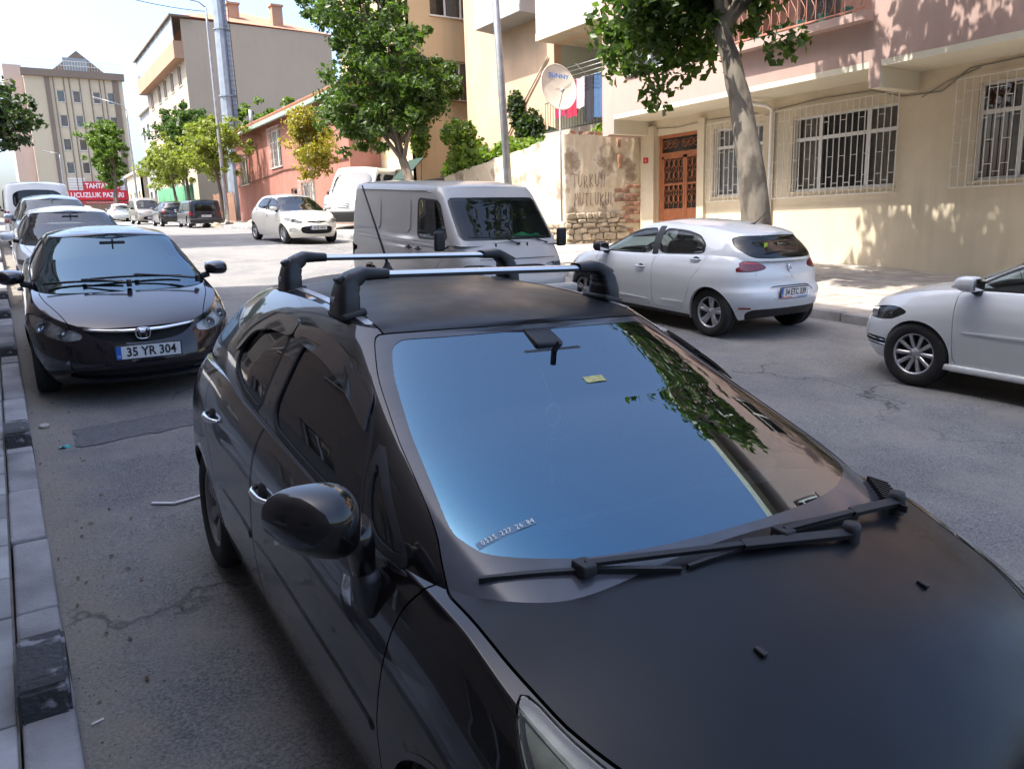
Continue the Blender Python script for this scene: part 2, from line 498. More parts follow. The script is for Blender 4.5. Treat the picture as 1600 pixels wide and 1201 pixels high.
def surf_x(m, y, z, sgn):
    """where the skin's flank lies at (y, z): nearest vertex's x"""
    V = m[0]; k = V[:, 0] * sgn > .2
    P = V[k]; d = (P[:, 1] - y) ** 2 + (P[:, 2] - z) ** 2
    i = np.argsort(d)[:4]; w = 1 / (d[i] + 1e-5)
    return float((P[i, 0] * w).sum() / w.sum())
def surf_y(m, x, z, fr=True):
    V = m[0]; ym = V[:, 1].mean(); k = V[:, 1] < ym if fr else V[:, 1] > ym
    P = V[k]; d = (P[:, 0] - x) ** 2 + (P[:, 2] - z) ** 2
    i = np.argsort(d)[:4]; w = 1 / (d[i] + 1e-5)
    return float((P[i, 1] * w).sum() / w.sum())
def surf_z(m, x, y):
    V = m[0]; d = (V[:, 0] - x) ** 2 + (V[:, 1] - y) ** 2 - V[:, 2] * .02
    i = np.argsort(d)[:4]; w = 1 / (d[i] - d[i].min() + 1e-4)
    return float((V[i, 2] * w).sum() / w.sum())

# ------------------------------------------------------------------ shared car materials
M_TYRE = mat('tyre_rubber', (0.018, 0.018, 0.019), .85, var=.3, scale=12, bump=.3, bscale=80)
M_TRIM = mat('black_trim', (0.016, 0.016, 0.018), .55, var=.25, scale=20)
M_LINER = mat('dark_cavity', (0.008, 0.008, 0.009), .9)
M_CABIN = mat('cabin_grey', (0.035, 0.035, 0.038), .8, var=.3, scale=14)
M_SEAT = mat('seat_cloth', (0.05, 0.05, 0.055), .95, var=.3, scale=60)
M_CHROME = mat('chrome', (0.75, 0.75, 0.77), .12, 1.0, var=.1)
M_ALLOY = mat('alloy_silver', (0.52, 0.52, 0.54), .32, .85, var=.12, scale=9)
M_CAPS = mat('grey_hubcap', (0.27, 0.27, 0.28), .42, .4, var=.22, scale=7)
M_REDL = mat('red_lamp_plastic', (0.17, 0.004, 0.007), .12, var=.3, scale=30, coat=1.0)
M_PLATE = mat('plate_white', (0.72, 0.72, 0.72), .4, var=.05)
M_PLBLUE = mat('plate_blue', (0.03, 0.13, 0.5), .4, var=.05)
M_PLBLACK = mat('plate_black', (0.012, 0.012, 0.012), .4)
M_REFL = mat('lamp_reflector', (0.6, 0.61, 0.63), .18, .9, var=.3, scale=25)
M_BOWL = mat('lamp_bowl_silver', (0.80, 0.81, 0.82), .35, .0, var=.35, scale=22)
M_LAMPDARK = mat('lamp_housing_dark', (0.05, 0.05, 0.055), .3, .5)
M_AMBER = mat('amber_plastic', (0.7, 0.28, 0.03), .2, coat=1.0)
G_CAR = glass('car_glass', (0.62, 0.68, 0.66), 1.52)
G_DARK = glass('car_glass_tinted', (0.2, 0.21, 0.22), 1.52)
G_LENS = glass('lamp_lens', (0.93, 0.94, 0.94), 1.4)

def wheel_proto(name, rad=.31, wid=.19, rim=.205, spokes=10, width=.03, style='straight', m_rim=None, depth=.03):
    """Empty with a tyre and a rim; axle along x, outer face to +x"""
    root = bpy.data.objects.new('wheel', None); COL.objects.link(root)
    t = MB(); h = wid / 2
    t.lathe([(rim - .008, -h * .9), (rim + .012, -h), (rad - .045, -h * 1.06), (rad - .014, -h * .93), (rad, -h * .72), (rad, -.02), (rad - .006, -.016), (rad - .006, .016), (rad, .02), (rad, h * .72), (rad - .014, h * .93), (rad - .045, h * 1.06), (rim + .012, h), (rim - .008, h * .9), (rim - .02, h * .4)], axis=0, n=40)
    t.build('tyre', M_TYRE, root, recalc=False)
    m_rim = m_rim or M_ALLOY
    r = MB(); xo = h * .86
    r.lathe([(rim - .03, -h * .5), (rim - .024, xo - .03), (rim - .022, xo - .004), (rim - .012, xo + .004), (rim, xo + .002), (rim + .006, xo - .006)], axis=0, n=40)
    r.lathe([(.0, xo - depth + .012), (.028, xo - depth + .012), (.034, xo - depth + .004), (.055, xo - depth), (.065, xo - depth - .02)], axis=0, n=20)
    def spoke(a, w0, w1, r0=.04, r1=rim - .018, bend=0.0):
        ca, sa = math.cos(a), math.sin(a)
        vs = []
        for rr, ww, dx in ((r0, w0, -depth), ((r0 + r1) / 2, (w0 + w1) / 2, -depth * .45), (r1, w1, -.008)):
            for sgn, inn in ((-1, 0), (-.55, 1), (.55, 1), (1, 0)):
                off = sgn * ww / 2 + bend * (rr - r0)
                y = rr * ca - off * sa; z = rr * sa + off * ca
                vs.append((xo + dx - (0 if inn else .007), y, z))
            for sgn in (1, -1):
                off = sgn * ww / 2 + bend * (rr - r0)
                vs.append((xo + dx - .03, rr * ca - off * sa, rr * sa + off * ca))
        fs = []
        for i in range(2):
            for k in range(6):
                k2 = (k + 1) % 6
                fs.append((i * 6 + k, i * 6 + k2, (i + 1) * 6 + k2, (i + 1) * 6 + k))
        r.add(vs, fs, False)
    for k in range(spokes):
        a = 2 * math.pi * k / spokes + .2
        if style == 'double':
            spoke(a - .16, width, width); spoke(a + .16, width, width)
        elif style == 'cover':
            spoke(a, width, width * 2.4)
        else:
            spoke(a, width, width * 1.25)
    for k in range(5):
        a = 2 * math.pi * k / 5
        r.lathe([(0.0001, 0.006), (.006, .006), (.007, -.004)], (xo - depth + .006, .045 * math.cos(a), .045 * math.sin(a)), axis=0, n=6)
    r.build('rim', m_rim, root)
    b = MB(); b.lathe([(.0, xo - depth - .03), (rim - .02, xo - depth - .025), (rim - .02, xo - depth - .05)], axis=0, n=28)
    b.build('dark_backing', M_LAMPDARK, root)  # dark backing disc stands in for the shade behind the spokes
    return root

def put_wheels(car, proto, L, yf, yr, track, rad, names=None):
    first = True
    for y in (yf, yr):
        for s in (1, -1):
            w = proto if first else copy_tree(proto)
            first = False
            w.parent = car; w.location = (s * track, y - L / 2, rad)
            w.rotation_euler = (random.uniform(0, 1) if s > 0 else -random.uniform(0, 1), 0, 0 if s > 0 else math.pi)

def plate(parent, loc, rz, text, rx=0.0, w=.52, h=.112, frame=True, strip=None, layout=None):
    """number plate facing local -Y before rotation rz"""
    b = MB(); b.bevbox((0, .006, 0), (w + .024, .012, h + .024), .004)
    p = b.build('number_plate', M_TRIM if frame else M_PLATE, parent, loc, (rx, 0, rz))
    s = MB(); s.box((0, -.0015, 0), (w, .003, h)); s.build('plate_face', M_PLATE, p)
    s = MB(); s.box((-w / 2 + .021, -.004, 0), (.042, .002, h)); s.build('country_band', M_PLBLUE, p)
    text_part('plate_lettering', text, h * .98, M_PLBLACK, p, (.022, -.0045, -.001), (R(90), 0, 0), .001, sx=.86 if layout is None else layout, bold=.0022)
    text_part('plate_lettering', 'TR', .028, M_PLATE, p, (-w / 2 + .021, -.0055, -h * .3), (R(90), 0, 0), .0008)
    return p

def seat(parent, x, y, z, m=None, headrest=True, w=.48, h=.62, lean=.28):
    b = MB(); b.bevbox((x, y - .22, z + .06), (w, .5, .16), .05)
    rot = Matrix.Rotation(-lean, 3, 'X')
    b.bevbox((x, y + .1, z + .1 + h / 2), (w, .13, h), .05, rot)
    if headrest: b.bevbox((x, y + .12 + math.sin(lean) * h * .55, z + .2 + h), (.26, .09, .17), .035, rot)
    return b.build('seat', m or M_SEAT, parent)

def steering(parent, x, y, z):
    b = MB(); rot = Matrix.Rotation(R(62), 3, 'X'); pts = []
    for k in range(25):
        a = 2 * math.pi * k / 24; pts.append(Vector((x, y, z)) + rot @ Vector((.185 * math.cos(a), .185 * math.sin(a), 0)))
    b.tube(pts, .015, 8, caps=False)
    c = Vector((x, y, z))
    for a in (0, math.pi, -math.pi / 2):
        b.bar(c, c + rot @ Vector((.18 * math.cos(a), .18 * math.sin(a), 0)), .045, .02)
    b.bevbox(c, (.15, .06, .12), .02, rot)
    return b.build('steering_wheel', M_TRIM, parent)

def wiper(parent, a, b, name='wiper', lift=.02, arm=None):
    """blade from a to b (lying along the pane), arm from pivot 'arm' to the blade's middle"""
    m = MB(); a = Vector(a); b = Vector(b); n = 8
    up = Vector((0, -.35, 1)).normalized()
    pts = [a.lerp(b, i / n) + up * (lift + .012 * math.sin(math.pi * i / n)) for i in range(n + 1)]
    for i in range(n): m.bar(pts[i], pts[i + 1], .010 if 0 < i < n - 1 else .008, .018, up)
    if arm is not None:
        mid = a.lerp(b, .5) + up * (lift + .035); p = Vector(arm)
        m.bar(p + up * .02, p.lerp(mid, .45) + up * .015, .026, .014, up); m.bar(p.lerp(mid, .45) + up * .015, mid, .014, .012, up)
        m.bevbox(mid - up * .012, (.04, .05, .03), .006)
        m.lathe([(.0, .045), (.02, .045), (.024, .03), (.024, -.02)], p, axis=2, n=12)
    return m.build(name, M_TRIM, parent)
# ================================================================== building a car from its outlines
def mirror_part(parent, x, y, z, sgn, m_shell, sz=(.21, .16, .15), arm=True, face=1):
    """door mirror: rounded shell on a short arm; face=1 glass looks to the rear"""
    def fn(u, v):
        th = 2 * math.pi * u; ph = math.pi * (v - .5)
        cx, sx = math.cos(th), math.sin(th)
        p = lambda c, e: math.copysign(abs(c) ** e, c)
        X = p(math.cos(ph), .75) * p(cx, .7); Z = p(math.cos(ph), .75) * p(sx, .7); Y = p(math.sin(ph), .8)
        Y = Y if Y < 0 else Y * .35
        return (x + sgn * (sz[0] / 2 + .05) + X * sz[0] / 2 * (1 - .12 * Y), y + Y * sz[1], z + .08 + Z * sz[2] / 2 * (1 + .1 * X * sgn))
    b = MB(); b.grid(fn, 28, 16)
    o = b.build('door_mirror', m_shell, parent)
    g = MB(); g.bevbox((x + sgn * (sz[0] / 2 + .05), y + sz[1] * .35 + .002, z + .08), (sz[0] * .82, .006, sz[2] * .78), .002)
    g.build('mirror_glass', M_CHROME, o)
    a = MB(); a.bevbox((x + sgn * .03, y - .01, z + .0), (.13, .07, .06), .018, Matrix.Rotation(-sgn * .25, 3, 'Y')); a.build('mirror_foot', M_TRIM, o)
    return o

def handle_part(parent, m, y, z, sgn, m_h, w=.19, dz=0.0):
    x = surf_x(m, y, z, sgn)
    b = MB(); pts = []
    for k in range(9):
        u = k / 8 - .5
        pts.append((x + sgn * (.034 * (1 - (2 * u) ** 4) - .004), y + u * w, z + dz * u))
    rs = [.008 + .006 * (1 - (2 * (k / 8 - .5)) ** 2) for k in range(9)]
    b.tube(pts, rs, 8)
    o = b.build('door_handle', m_h, parent)
    c = MB(); c.lathe([(.0, .006), (.03, .0055), (.042, .003), (.048, -.004)], (0, 0, 0), axis=0, n=20)  # raised near-black disc paints the shade of a hollow behind the grip
    d = c.build('recess_shade', M_LINER, o, (x, y + w * .05, z)); d.scale = (sgn, 1.25, .72)
    return o

def finish_car(car, L):
    for ch in car.children: ch.location.y -= L / 2

def make_car(s):
    """s: outlines of one car. Returns (root, low skin, cabin skin)."""
    L = s['L']; res = s.get('res', 1.0); P = s['paint']; gl = s.get('glass', G_CAR); gs = s.get('sideglass', gl)
    car = bpy.data.objects.new(s['name'], None); COL.objects.link(car)
    low = skin(s['low'], res); cab = skin(s['cab'], res) if 'cab' in s else None
    low0, cab0 = low, cab
    yw = (s['yfw'], s['yrw']); ra = s.get('arch', s['rad'] + .045)
    hoodm = s.get('hoodm', P); roofm = s.get('roofm', P)
    # ---- cabin skin
    if cab is not None:
        if 'wind' in s:
            f = lambda V: front(V, s['wind'], s.get('windy', L * .52), q=s.get('wq', .16))
            p, cab = take(cab, f, .002); emit('windscreen', p, gl, car, .004, -.004)
            if s.get('frit', True):
                band = s.get('fritw', .045)
                a, _ = cut(cab0, f(cab0[0])); _, b2 = cut(a, f(a[0]) + band)
                if 'fritin' in s:
                    _, b2 = cut(a, front(a[0], s['fritin'], s.get('windy', L * .52), q=.12))
                emit('windscreen_border', b2, s.get('fritm', M_TRIM), car, .001, s.get('frito', -.012))
        if 'back' in s:
            f = lambda V: front(V, s['back'], 99, ymin=L * .6, q=.18)
            p, cab = take(cab, f, .003); emit('rear_window', p, s.get('backglass', gs), car, .004, -.002)
            a, _ = cut(cab0, f(cab0[0])); _, b2 = cut(a, f(a[0]) + .03); emit('window_seal', b2, M_TRIM, car, .002, -.009)
        for poly in s['glass_side']:
            q = s.get('gq', .16)
            f = lambda V: side(V, poly, None, q=q, lim=s.get('slim', .5))
            pl, cab = take(cab, lambda V: side(V, poly, 1, q=q, lim=s.get('slim', .5)), .003); pr, cab = take(cab, lambda V: side(V, poly, -1, q=q, lim=s.get('slim', .5)), .003)
            for p in (pl, pr): emit('side_window', p, gs, car, .004, -.006)
            for sg in (1, -1):
                f = lambda V: side(V, poly, sg, q=q, lim=s.get('slim', .5))
                a, _ = cut(cab0, f(cab0[0]) - .004); _, b2 = cut(a, f(a[0]) + .016); emit('window_seal', b2, M_TRIM, car, .006, .001)
        for poly in s.get('pillar_black', []):
            for sg in (1, -1): patch('pillar_trim', cab0, lambda V: side(V, poly, sg, k=0, lim=s.get('slim', .5)), M_TRIM, car, .002, .003)
        if 'roofcut' in s:
            f = lambda V: topv(V, s['roofcut'], s['roofz'], q=.1)
            p, cab = take(cab, f, .003); emit('roof_panel', p, [roofm, M_CABIN], car, .02, 0, double=True)
        # door frames belong to the doors below the roof line: keep one cabin frame with its seams
        for ln in s.get('cabseam', []):
            d = np.where(np.abs(cab[0][:, 0]) > .3, pline(cab[0][:, 1:3], ln) - .0035, 9.0)
            _, cab = cut(cab, d)
        d = cab[0][:, 2] - s.get('cabcut', lambda y: np.zeros_like(y))(cab[0][:, 1])
        emit('cabin_frame', cab, [P, M_CABIN], car, .02, 0, double=True)
    # ---- lower skin
    for y in yw:
        V = low[0]; dy = np.abs(V[:, 1] - y); zz = V[:, 2] - s['rad'] * .98
        d = np.where(zz > 0, np.hypot(dy, zz), dy) - ra
        _, low = cut(low, np.where(np.abs(V[:, 0]) > .45, d, 9.0))
        a, _ = cut(low0, np.where(np.abs(low0[0][:, 0]) > .45, np.where(low0[0][:, 2] - s['rad'] * .98 > 0, np.hypot(np.abs(low0[0][:, 1] - y), low0[0][:, 2] - s['rad'] * .98), np.abs(low0[0][:, 1] - y)) - ra - .002, 9.0))
        _, lip = cut(a, np.where(a[0][:, 2] - s['rad'] * .98 > 0, np.hypot(np.abs(a[0][:, 1] - y), a[0][:, 2] - s['rad'] * .98), np.abs(a[0][:, 1] - y)) - ra + .016)
        for sg in (1, -1):
            half, _ = cut(lip, -lip[0][:, 0] * sg); emit('arch_lip', half, s.get('archm', P), car, .05, .002)
    if cab is not None and 'hole' in s:
        _, low = cut(low, topv(low[0], s['hole'], s.get('holez', .7), k=1))
    lens = s.get('lens', G_LENS)
    for poly, kind in s.get('lamps_front', []):
        f = lambda V: front(V, poly, s.get('lampy', L * .3), q=.2)
        for sg in (1, -1):
            g = lambda V: np.where(V[:, 0] * sg > 0, f(V), 9.0)
            p, low = take(low, g, .003)
            if not p[2]: continue
            h = emit('headlamp', p, lens, car, .004, 0.0)
            a, _ = cut(low0, g(low0[0])); emit('lamp_bowl', a, {'refl': M_BOWL, 'dark': M_LAMPDARK}[kind], h, .002, -.028)
            for (bx, bz, br) in s.get('bulbs', []):
                by = surf_y(low0, bx * sg, bz) + .012
                b = MB(); b.lathe([(.0, .01), (br * .35, .006), (br * .38, -.012), (br * .8, -.022), (br, -.03), (br * 1.06, -.026), (br * 1.06, .03)], (0, 0, 0), axis=1, n=24)
                b.build('reflector', M_CHROME, h, (bx * sg, by, bz)).rotation_euler = (math.pi, 0, 0)
    for poly in s.get('lamps_top', []):
        for sg in (1, -1):
            g = lambda V: topv(V * np.array([sg, 1, 1]), poly, .5, q=.2)
            p, low = take(low, g, .003)
            if p[2]:
                h = emit('headlamp', p, s['lens_top'], car, .006, 0.003); a, _ = cut(low0, g(low0[0])); emit('lamp_bowl', a, M_BOWL, h, .002, -.035)
    for poly in s.get('lamps_rear', []):
        f = lambda V: front(V, poly, 99, ymin=s.get('reary', L - .42), q=.18)
        for sg in (1, -1):
            g = lambda V: np.where(V[:, 0] * sg > 0, f(V), 9.0)
            p, low = take(low, g, .003)
            if p[2]: emit('tail_lamp', p, M_REDL, car, .02, .004)
    for poly, off, mm, nm in s.get('front_cuts', []):
        f = lambda V: front(V, poly, L * .25, q=.2)
        p, low = take(low, f, .002); a, _ = cut(low0, f(low0[0])); emit(nm, a, mm, car, .004, off)
    for poly, off, mm, nm in s.get('rear_cuts', []):
        f = lambda V: front(V, poly, 99, ymin=L * .7, q=.12)
        p, low = take(low, f, .003); a, _ = cut(low0, f(low0[0]) + .003); emit(nm, a, mm, car, .012, off)
    if 'hood' in s:
        f = lambda V: topv(V, s['hood'], s.get('hoodz', .6), q=.16)
        p, low = take(low, f, .0035); emit('bonnet', p, hoodm, car, .02)
    for k, poly in enumerate(s.get('doors', [])):
        for sg in (1, -1):
            f = lambda V: side(V, poly, sg, q=.1, lim=.35)
            p, low = take(low, f, .003)
            if not p[2]: continue
            d = emit('door', p, P, car, .025)
            hy, hz = s['handles'][k]
            handle_part(d, low0, hy, hz, sg, s.get('handlem', P))
    for poly in s.get('mould', []):
        for sg in (1, -1): patch('side_moulding', low0, lambda V: side(V, poly, sg, k=1, lim=.4), s.get('mouldm', P), car, s.get('mouldo', .008), .010)
    for ln in s.get('frontseam', []):
        d = np.where(low[0][:, 1] < L * .3, pline(np.stack([np.abs(low[0][:, 0]), low[0][:, 2]], 1), ln) - .0035, 9.0); _, low = cut(low, d)
    for ln in s.get('sideseam', []):
        d = np.where(np.abs(low[0][:, 0]) > .4, pline(low[0][:, 1:3], ln) - .003, 9.0); _, low = cut(low, d)
    lowz = s.get('skirt')
    if lowz:
        a, low = cut(low, low[0][:, 2] - lowz); emit('lower_skirt', a, M_TRIM, car, .02)
    emit('body_shell', low, P, car, .03)
    # ---- added near-black core for the shade inside joints and arches, cabin tub
    V, N, F = low0
    V2 = V.copy(); V2[:, 0] *= .72; V2[:, 1] = L / 2 + (V[:, 1] - L / 2) * .955
    cz = s.get('tubz', .62)
    V2[:, 2] = np.where(V2[:, 2] > cz, np.where((V2[:, 1] > s.get('dashy', 1.3)) & (V2[:, 1] < L - s.get('trunk', .5)), cz, np.maximum(cz, V2[:, 2] - .06)), V2[:, 2] + .01)
    emit('dark_core', [V2, N, F], M_LINER, car, 0)
    if cab is not None and s.get('interior', True):
        sy = s.get('seaty', L * .5)
        for sx in (-.36, .36): seat(car, sx, sy, cz - .12, s.get('seatm'))
        b = MB(); b.bevbox((0, sy + .72, cz + .0), (1.2, .5, .16), .05); b.bevbox((0, sy + .95, cz + .28), (1.22, .14, .56), .05, Matrix.Rotation(-.3, 3, 'X'))
        for sx in (-.38, .38): b.bevbox((sx, sy + 1.06, cz + .63), (.24, .08, .14), .03)
        b.build('rear_bench', s.get('seatm') or M_SEAT, car)
        dy = s.get('dashy', 1.3); dz = s.get('dashz', cz + .27)
        b = MB()
        hw = s.get('dashw', .62)
        b.grid(lambda u, v: ((u - .5) * 2 * hw, dy - .42 + v * .62 + .1 * abs(u - .5), dz - .02 + .05 * math.sin(math.pi * min(1, v * 1.15)) - (.22 * max(0, v - .8) / .2)), 20, 14)
        b.build('dashboard', s.get('dashm', M_CABIN), car)
        steering(car, s.get('wheelside', 1) * .34, dy + .28, dz + .02)
        m = MB(); my = s.get('mirry', dy + .35); mz = s.get('mirrz', 1.3)
        m.bevbox((0, my, mz), (.24, .03, .065), .012); m.bar((0, my - .01, mz + .02), (0, my - .05, mz + .06), .014, .014); m.build('rear_view_mirror', M_TRIM, car)
    if 'mirror' in s:
        my, mz, msz = s['mirror']
        for sg in (1, -1):
            x = surf_x(cab0 if cab0 is not None else low0, my, mz + .03, sg)
            mirror_part(car, x, my, mz, sg, s.get('mirrorm', P), msz)
    wp = wheel_proto('wheel', s['rad'], s.get('twid', .19), s.get('rim', .205), *s.get('spokes', (10, .03, 'straight')), m_rim=s.get('rimm'))
    put_wheels(car, wp, 0, yw[0], yw[1], s['track'], s['rad'])
    return car, low0, cab0

def park(car, L, x, y, heading, label, cat='car', group=None, roll=0.0, dz=0.0):
    """heading 'in' = nose towards the camera (-Y), 'out' = nose up the street; x, y of the car's middle; the street's slope tips it"""
    finish_car(car, L)
    rz = 0.0 if heading == 'in' else math.pi
    if isinstance(heading, (int, float)): rz = heading
    z0, z1 = G(x, y - 1.25), G(x, y + 1.25); a = math.atan((z1 - z0) / 2.5)
    m = Matrix.Translation((x, y, (z0 + z1) / 2 + .004 + dz)) @ Matrix.Rotation(a, 4, 'X') @ Matrix.Rotation(rz, 4, 'Z') @ Matrix.Rotation(roll, 4, 'Y')
    car.matrix_world = m
    tag(car, label, cat, group)
    return car

def scaled(s, kx, ky, kz, **over):
    """another car of the same layout, stretched"""
    import copy
    o = dict(s)
    def yz(l): return [(a * ky, b * kz) for a, b in l]
    def xz(l): return [(a * kx, b * kz) for a, b in l]
    def xy(l): return [(a * kx, b * ky) for a, b in l]
    for k in ('low', 'cab'):
        d = dict(s[k])
        for q in ('zb', 'zs', 'zc'): d[q] = yz(d[q])
        d['pw'] = [(a * ky, b) for a, b in d['pw']]
        for q in ('yf', 'yr', 'lf', 'lr'):
            if q in d: d[q] = [(a, b * ky) for a, b in d[q]]
        d['W'] *= kx; d['Lf'] *= ky; d['Lr'] *= ky
        d['flare'] = tuple((a * ky, b, w * ky) for a, b, w in d.get('flare', ()))
        o[k] = d
    for k in ('wind', 'back'):
        if k in o: o[k] = xz(o[k])
    for k in ('glass_side', 'doors', 'mould', 'pillar_black', 'cabseam', 'sideseam'):
        if k in o: o[k] = [yz(l) for l in o[k]]
    for k in ('hole', 'hood', 'roofcut'):
        if k in o: o[k] = xy(o[k])
    if 'lamps_front' in o: o['lamps_front'] = [(xz(p), m) for p, m in o['lamps_front']]
    if 'lamps_rear' in o: o['lamps_rear'] = [xz(p) for p in o['lamps_rear']]
    for k in ('front_cuts', 'rear_cuts'):
        if k in o: o[k] = [(xz(p), a, b, c) for p, a, b, c in o[k]]
    if 'handles' in o: o['handles'] = yz(o['handles'])
    for k in ('L', 'yfw', 'yrw', 'dashy', 'seaty', 'mirry', 'windy', 'lampy', 'reary'):
        if k in o: o[k] *= ky
    for k in ('hoodz', 'holez', 'tubz', 'dashz', 'mirrz', 'roofz'):
        if k in o: o[k] *= kz
    o['track'] *= kx
    if 'mirror' in o: o['mirror'] = (o['mirror'][0] * ky, o['mirror'][1] * kz, o['mirror'][2])
    if 'bulbs' in o: o['bulbs'] = [(a * kx, b * kz, r_) for a, b, r_ in o['bulbs']]
    o.update(over)
    return o
# ================================================================== ground, kerbs, pavements
def mat_asphalt():
    m, n, l, b = _nt('worn_asphalt')
    tc = n.new('ShaderNodeTexCoord'); P = tc.outputs['Object']
    def noise(sc, det=4, ro=.6, src=P):
        q = n.new('ShaderNodeTexNoise'); q.inputs['Scale'].default_value = sc; q.inputs['Detail'].default_value = det; q.inputs['Roughness'].default_value = ro; l.new(src, q.inputs['Vector']); return q.outputs[0]
    def ramp(src, a, b_, lo=0., hi=1.):
        q = n.new('ShaderNodeMapRange'); q.inputs[1].default_value = a; q.inputs[2].default_value = b_; q.inputs[3].default_value = lo; q.inputs[4].default_value = hi; l.new(src, q.inputs[0]); return q.outputs[0]
    def mix(fac, a, c2):
        q = n.new('ShaderNodeMix'); q.data_type = 'RGBA'
        l.new(fac, q.inputs[0])
        for s_, v in ((6, a), (7, c2)):
            if isinstance(v, tuple): q.inputs[s_].default_value = (*v, 1)
            else: l.new(v, q.inputs[s_])
        return q.outputs[2]
    speck = ramp(noise(75, 6, .8), .38, .64)
    speck2 = ramp(noise(26, 5, .75), .40, .62)
    base = mix(speck2, mix(speck, (.062, .063, .066), (.265, .26, .252)), mix(speck, (.115, .114, .113), (.315, .308, .298)))
    big = ramp(noise(.5, 7, .68), .42, .58)
    base = mix(big, base, mix(speck, (.05, .051, .055), (.23, .228, .226)))
    dust = ramp(noise(1.7, 6, .65), .46, .66, 0, .65)
    base = mix(dust, base, (.23, .212, .19))
    # grit washed against the kerb
    sx = n.new('ShaderNodeSeparateXYZ'); l.new(P, sx.inputs[0])
    ad = n.new('ShaderNodeMath'); ad.operation = 'MULTIPLY_ADD'; l.new(noise(3, 4), ad.inputs[0]); ad.inputs[1].default_value = -.7; l.new(sx.outputs[0], ad.inputs[2])
    base = mix(ramp(ad.outputs[0], -.28, .02, .8, 0), base, mix(speck, (.17, .145, .115), (.27, .24, .20)))
    # cracks
    vo = n.new('ShaderNodeTexVoronoi'); vo.feature = 'DISTANCE_TO_EDGE'; vo.inputs['Scale'].default_value = .45
    wp = n.new('ShaderNodeVectorMath'); wp.operation = 'ADD'; nv = n.new('ShaderNodeTexNoise'); nv.inputs['Scale'].default_value = 2.2; nv.inputs['Detail'].default_value = 5; l.new(P, nv.inputs['Vector'])
    l.new(P, wp.inputs[0]); l.new(nv.outputs['Color'], wp.inputs[1]); l.new(wp.outputs[0], vo.inputs['Vector'])
    ck = n.new('ShaderNodeMath'); ck.operation = 'MULTIPLY'; l.new(ramp(vo.outputs['Distance'], 0, .012, 1, 0), ck.inputs[0]); l.new(ramp(noise(.35, 2), .48, .58, 0, .8), ck.inputs[1])
    base = mix(ck.outputs[0], base, (.02, .02, .02))
    l.new(base, b.inputs['Base Color']); b.inputs['Roughness'].default_value = .88
    bp = n.new('ShaderNodeBump'); bp.inputs['Strength'].default_value = .55; bp.inputs['Distance'].default_value = .012
    hh = n.new('ShaderNodeMath'); hh.operation = 'MULTIPLY_ADD'; l.new(noise(95, 4, .7), hh.inputs[0]); hh.inputs[1].default_value = 1.0; l.new(noise(7, 5), hh.inputs[2])
    l.new(hh.outputs[0], bp.inputs['Height']); l.new(bp.outputs[0], b.inputs['Normal'])
    return m
M_ASPH = mat_asphalt()
M_EARTH = mat('bare_earth', (.16, .13, .10), .95, var=.3, scale=.6, bump=.3, bscale=12)
M_SLABL = mat('grey_paving', (.30, .30, .30), .85, var=.3, scale=3.5, bump=.3, bscale=60, objvar=.16, detail=8)
M_KERB = mat('kerb_concrete', (.27, .265, .27), .85, var=.42, scale=3, bump=.4, bscale=50, objvar=.2, detail=9)
M_KBLK = mat('black_kerb_paint', (.008, .008, .010), .6, var=.5, scale=11, bump=.5, bscale=40, col2=(.20, .20, .215), detail=10, nr=(.57, .66))
M_PAVER = mat('buff_paver', (.36, .32, .28), .85, var=.25, scale=3, bump=.25, bscale=60, objvar=.14, detail=8)
M_JOINT = mat('joint_sand', (.13, .12, .105), .95, var=.3, scale=20)

def ribbon(name, m, x0, x1, y0, y1, dz, step=1.0, nx=1, kind='structure', parent=None, rise=0.0):
    b = MB(); n = max(1, int(round((y1 - y0) / step)))
    b.grid(lambda u, v: (x0 + (x1 - x0) * v, y0 + (y1 - y0) * u, G(0, y0 + (y1 - y0) * u) + dz + rise * v), n, nx)
    o = b.build(name, m, parent, recalc=False)
    for p in o.data.polygons: p.use_smooth = True
    if o.data.polygons[0].normal.z < 0: o.data.flip_normals()
    if kind and parent is None: o['kind'] = kind
    return o
ground = ribbon('ground', M_EARTH, -160, 220, -60, 200, -.03, 2.0, 4)
road = ribbon('road', M_ASPH, -.02, 9.95, -60, 122, 0, .5, 12)
cross = MB(); cross.grid(lambda u, v: (-60 + 160 * u, 112 + 12 * v, G(0, 112 + 12 * v) + .004), 8, 8); cross = cross.build('side_road', M_ASPH); cross['kind'] = 'structure'
# repair patch and skirting of old tar across the bay
KH = .135
M_TAR = mat('tar_patch', (.12, .12, .125), .9, var=.3, scale=30, bump=.5, bscale=90)
b = MB(); rp_ = random.Random(4)
b.grid(lambda u, v: (.28 + 1.9 * u + .05 * noise.noise(Vector((v * 4, u * 3, 7))), 6.35 + (.5 + .12 * noise.noise(Vector((u * 3, 5, 1)))) * v + .10 * noise.noise(Vector((u * 5, v * 2, 1))) + .04 * noise.noise(Vector((u * 22, v * 5, 1))) + .28 * u, G(0, 6.35 + .5 * v + .28 * u) + .005), 48, 8)
o = b.build('road_repair', M_TAR, road)
def pavement(name, x0, x1, y0, y1, m, rise=0.0):
    o = ribbon(name, m, x0, x1, y0, y1, KH - .012, 1.0, 1, rise=rise)
    return o
pav_l = pavement('pavement_left', -3.4, -.16, -60, 110, M_JOINT)
pav_r = pavement('pavement_right', 10.08, 16.6, -60, 110, M_JOINT, .05)

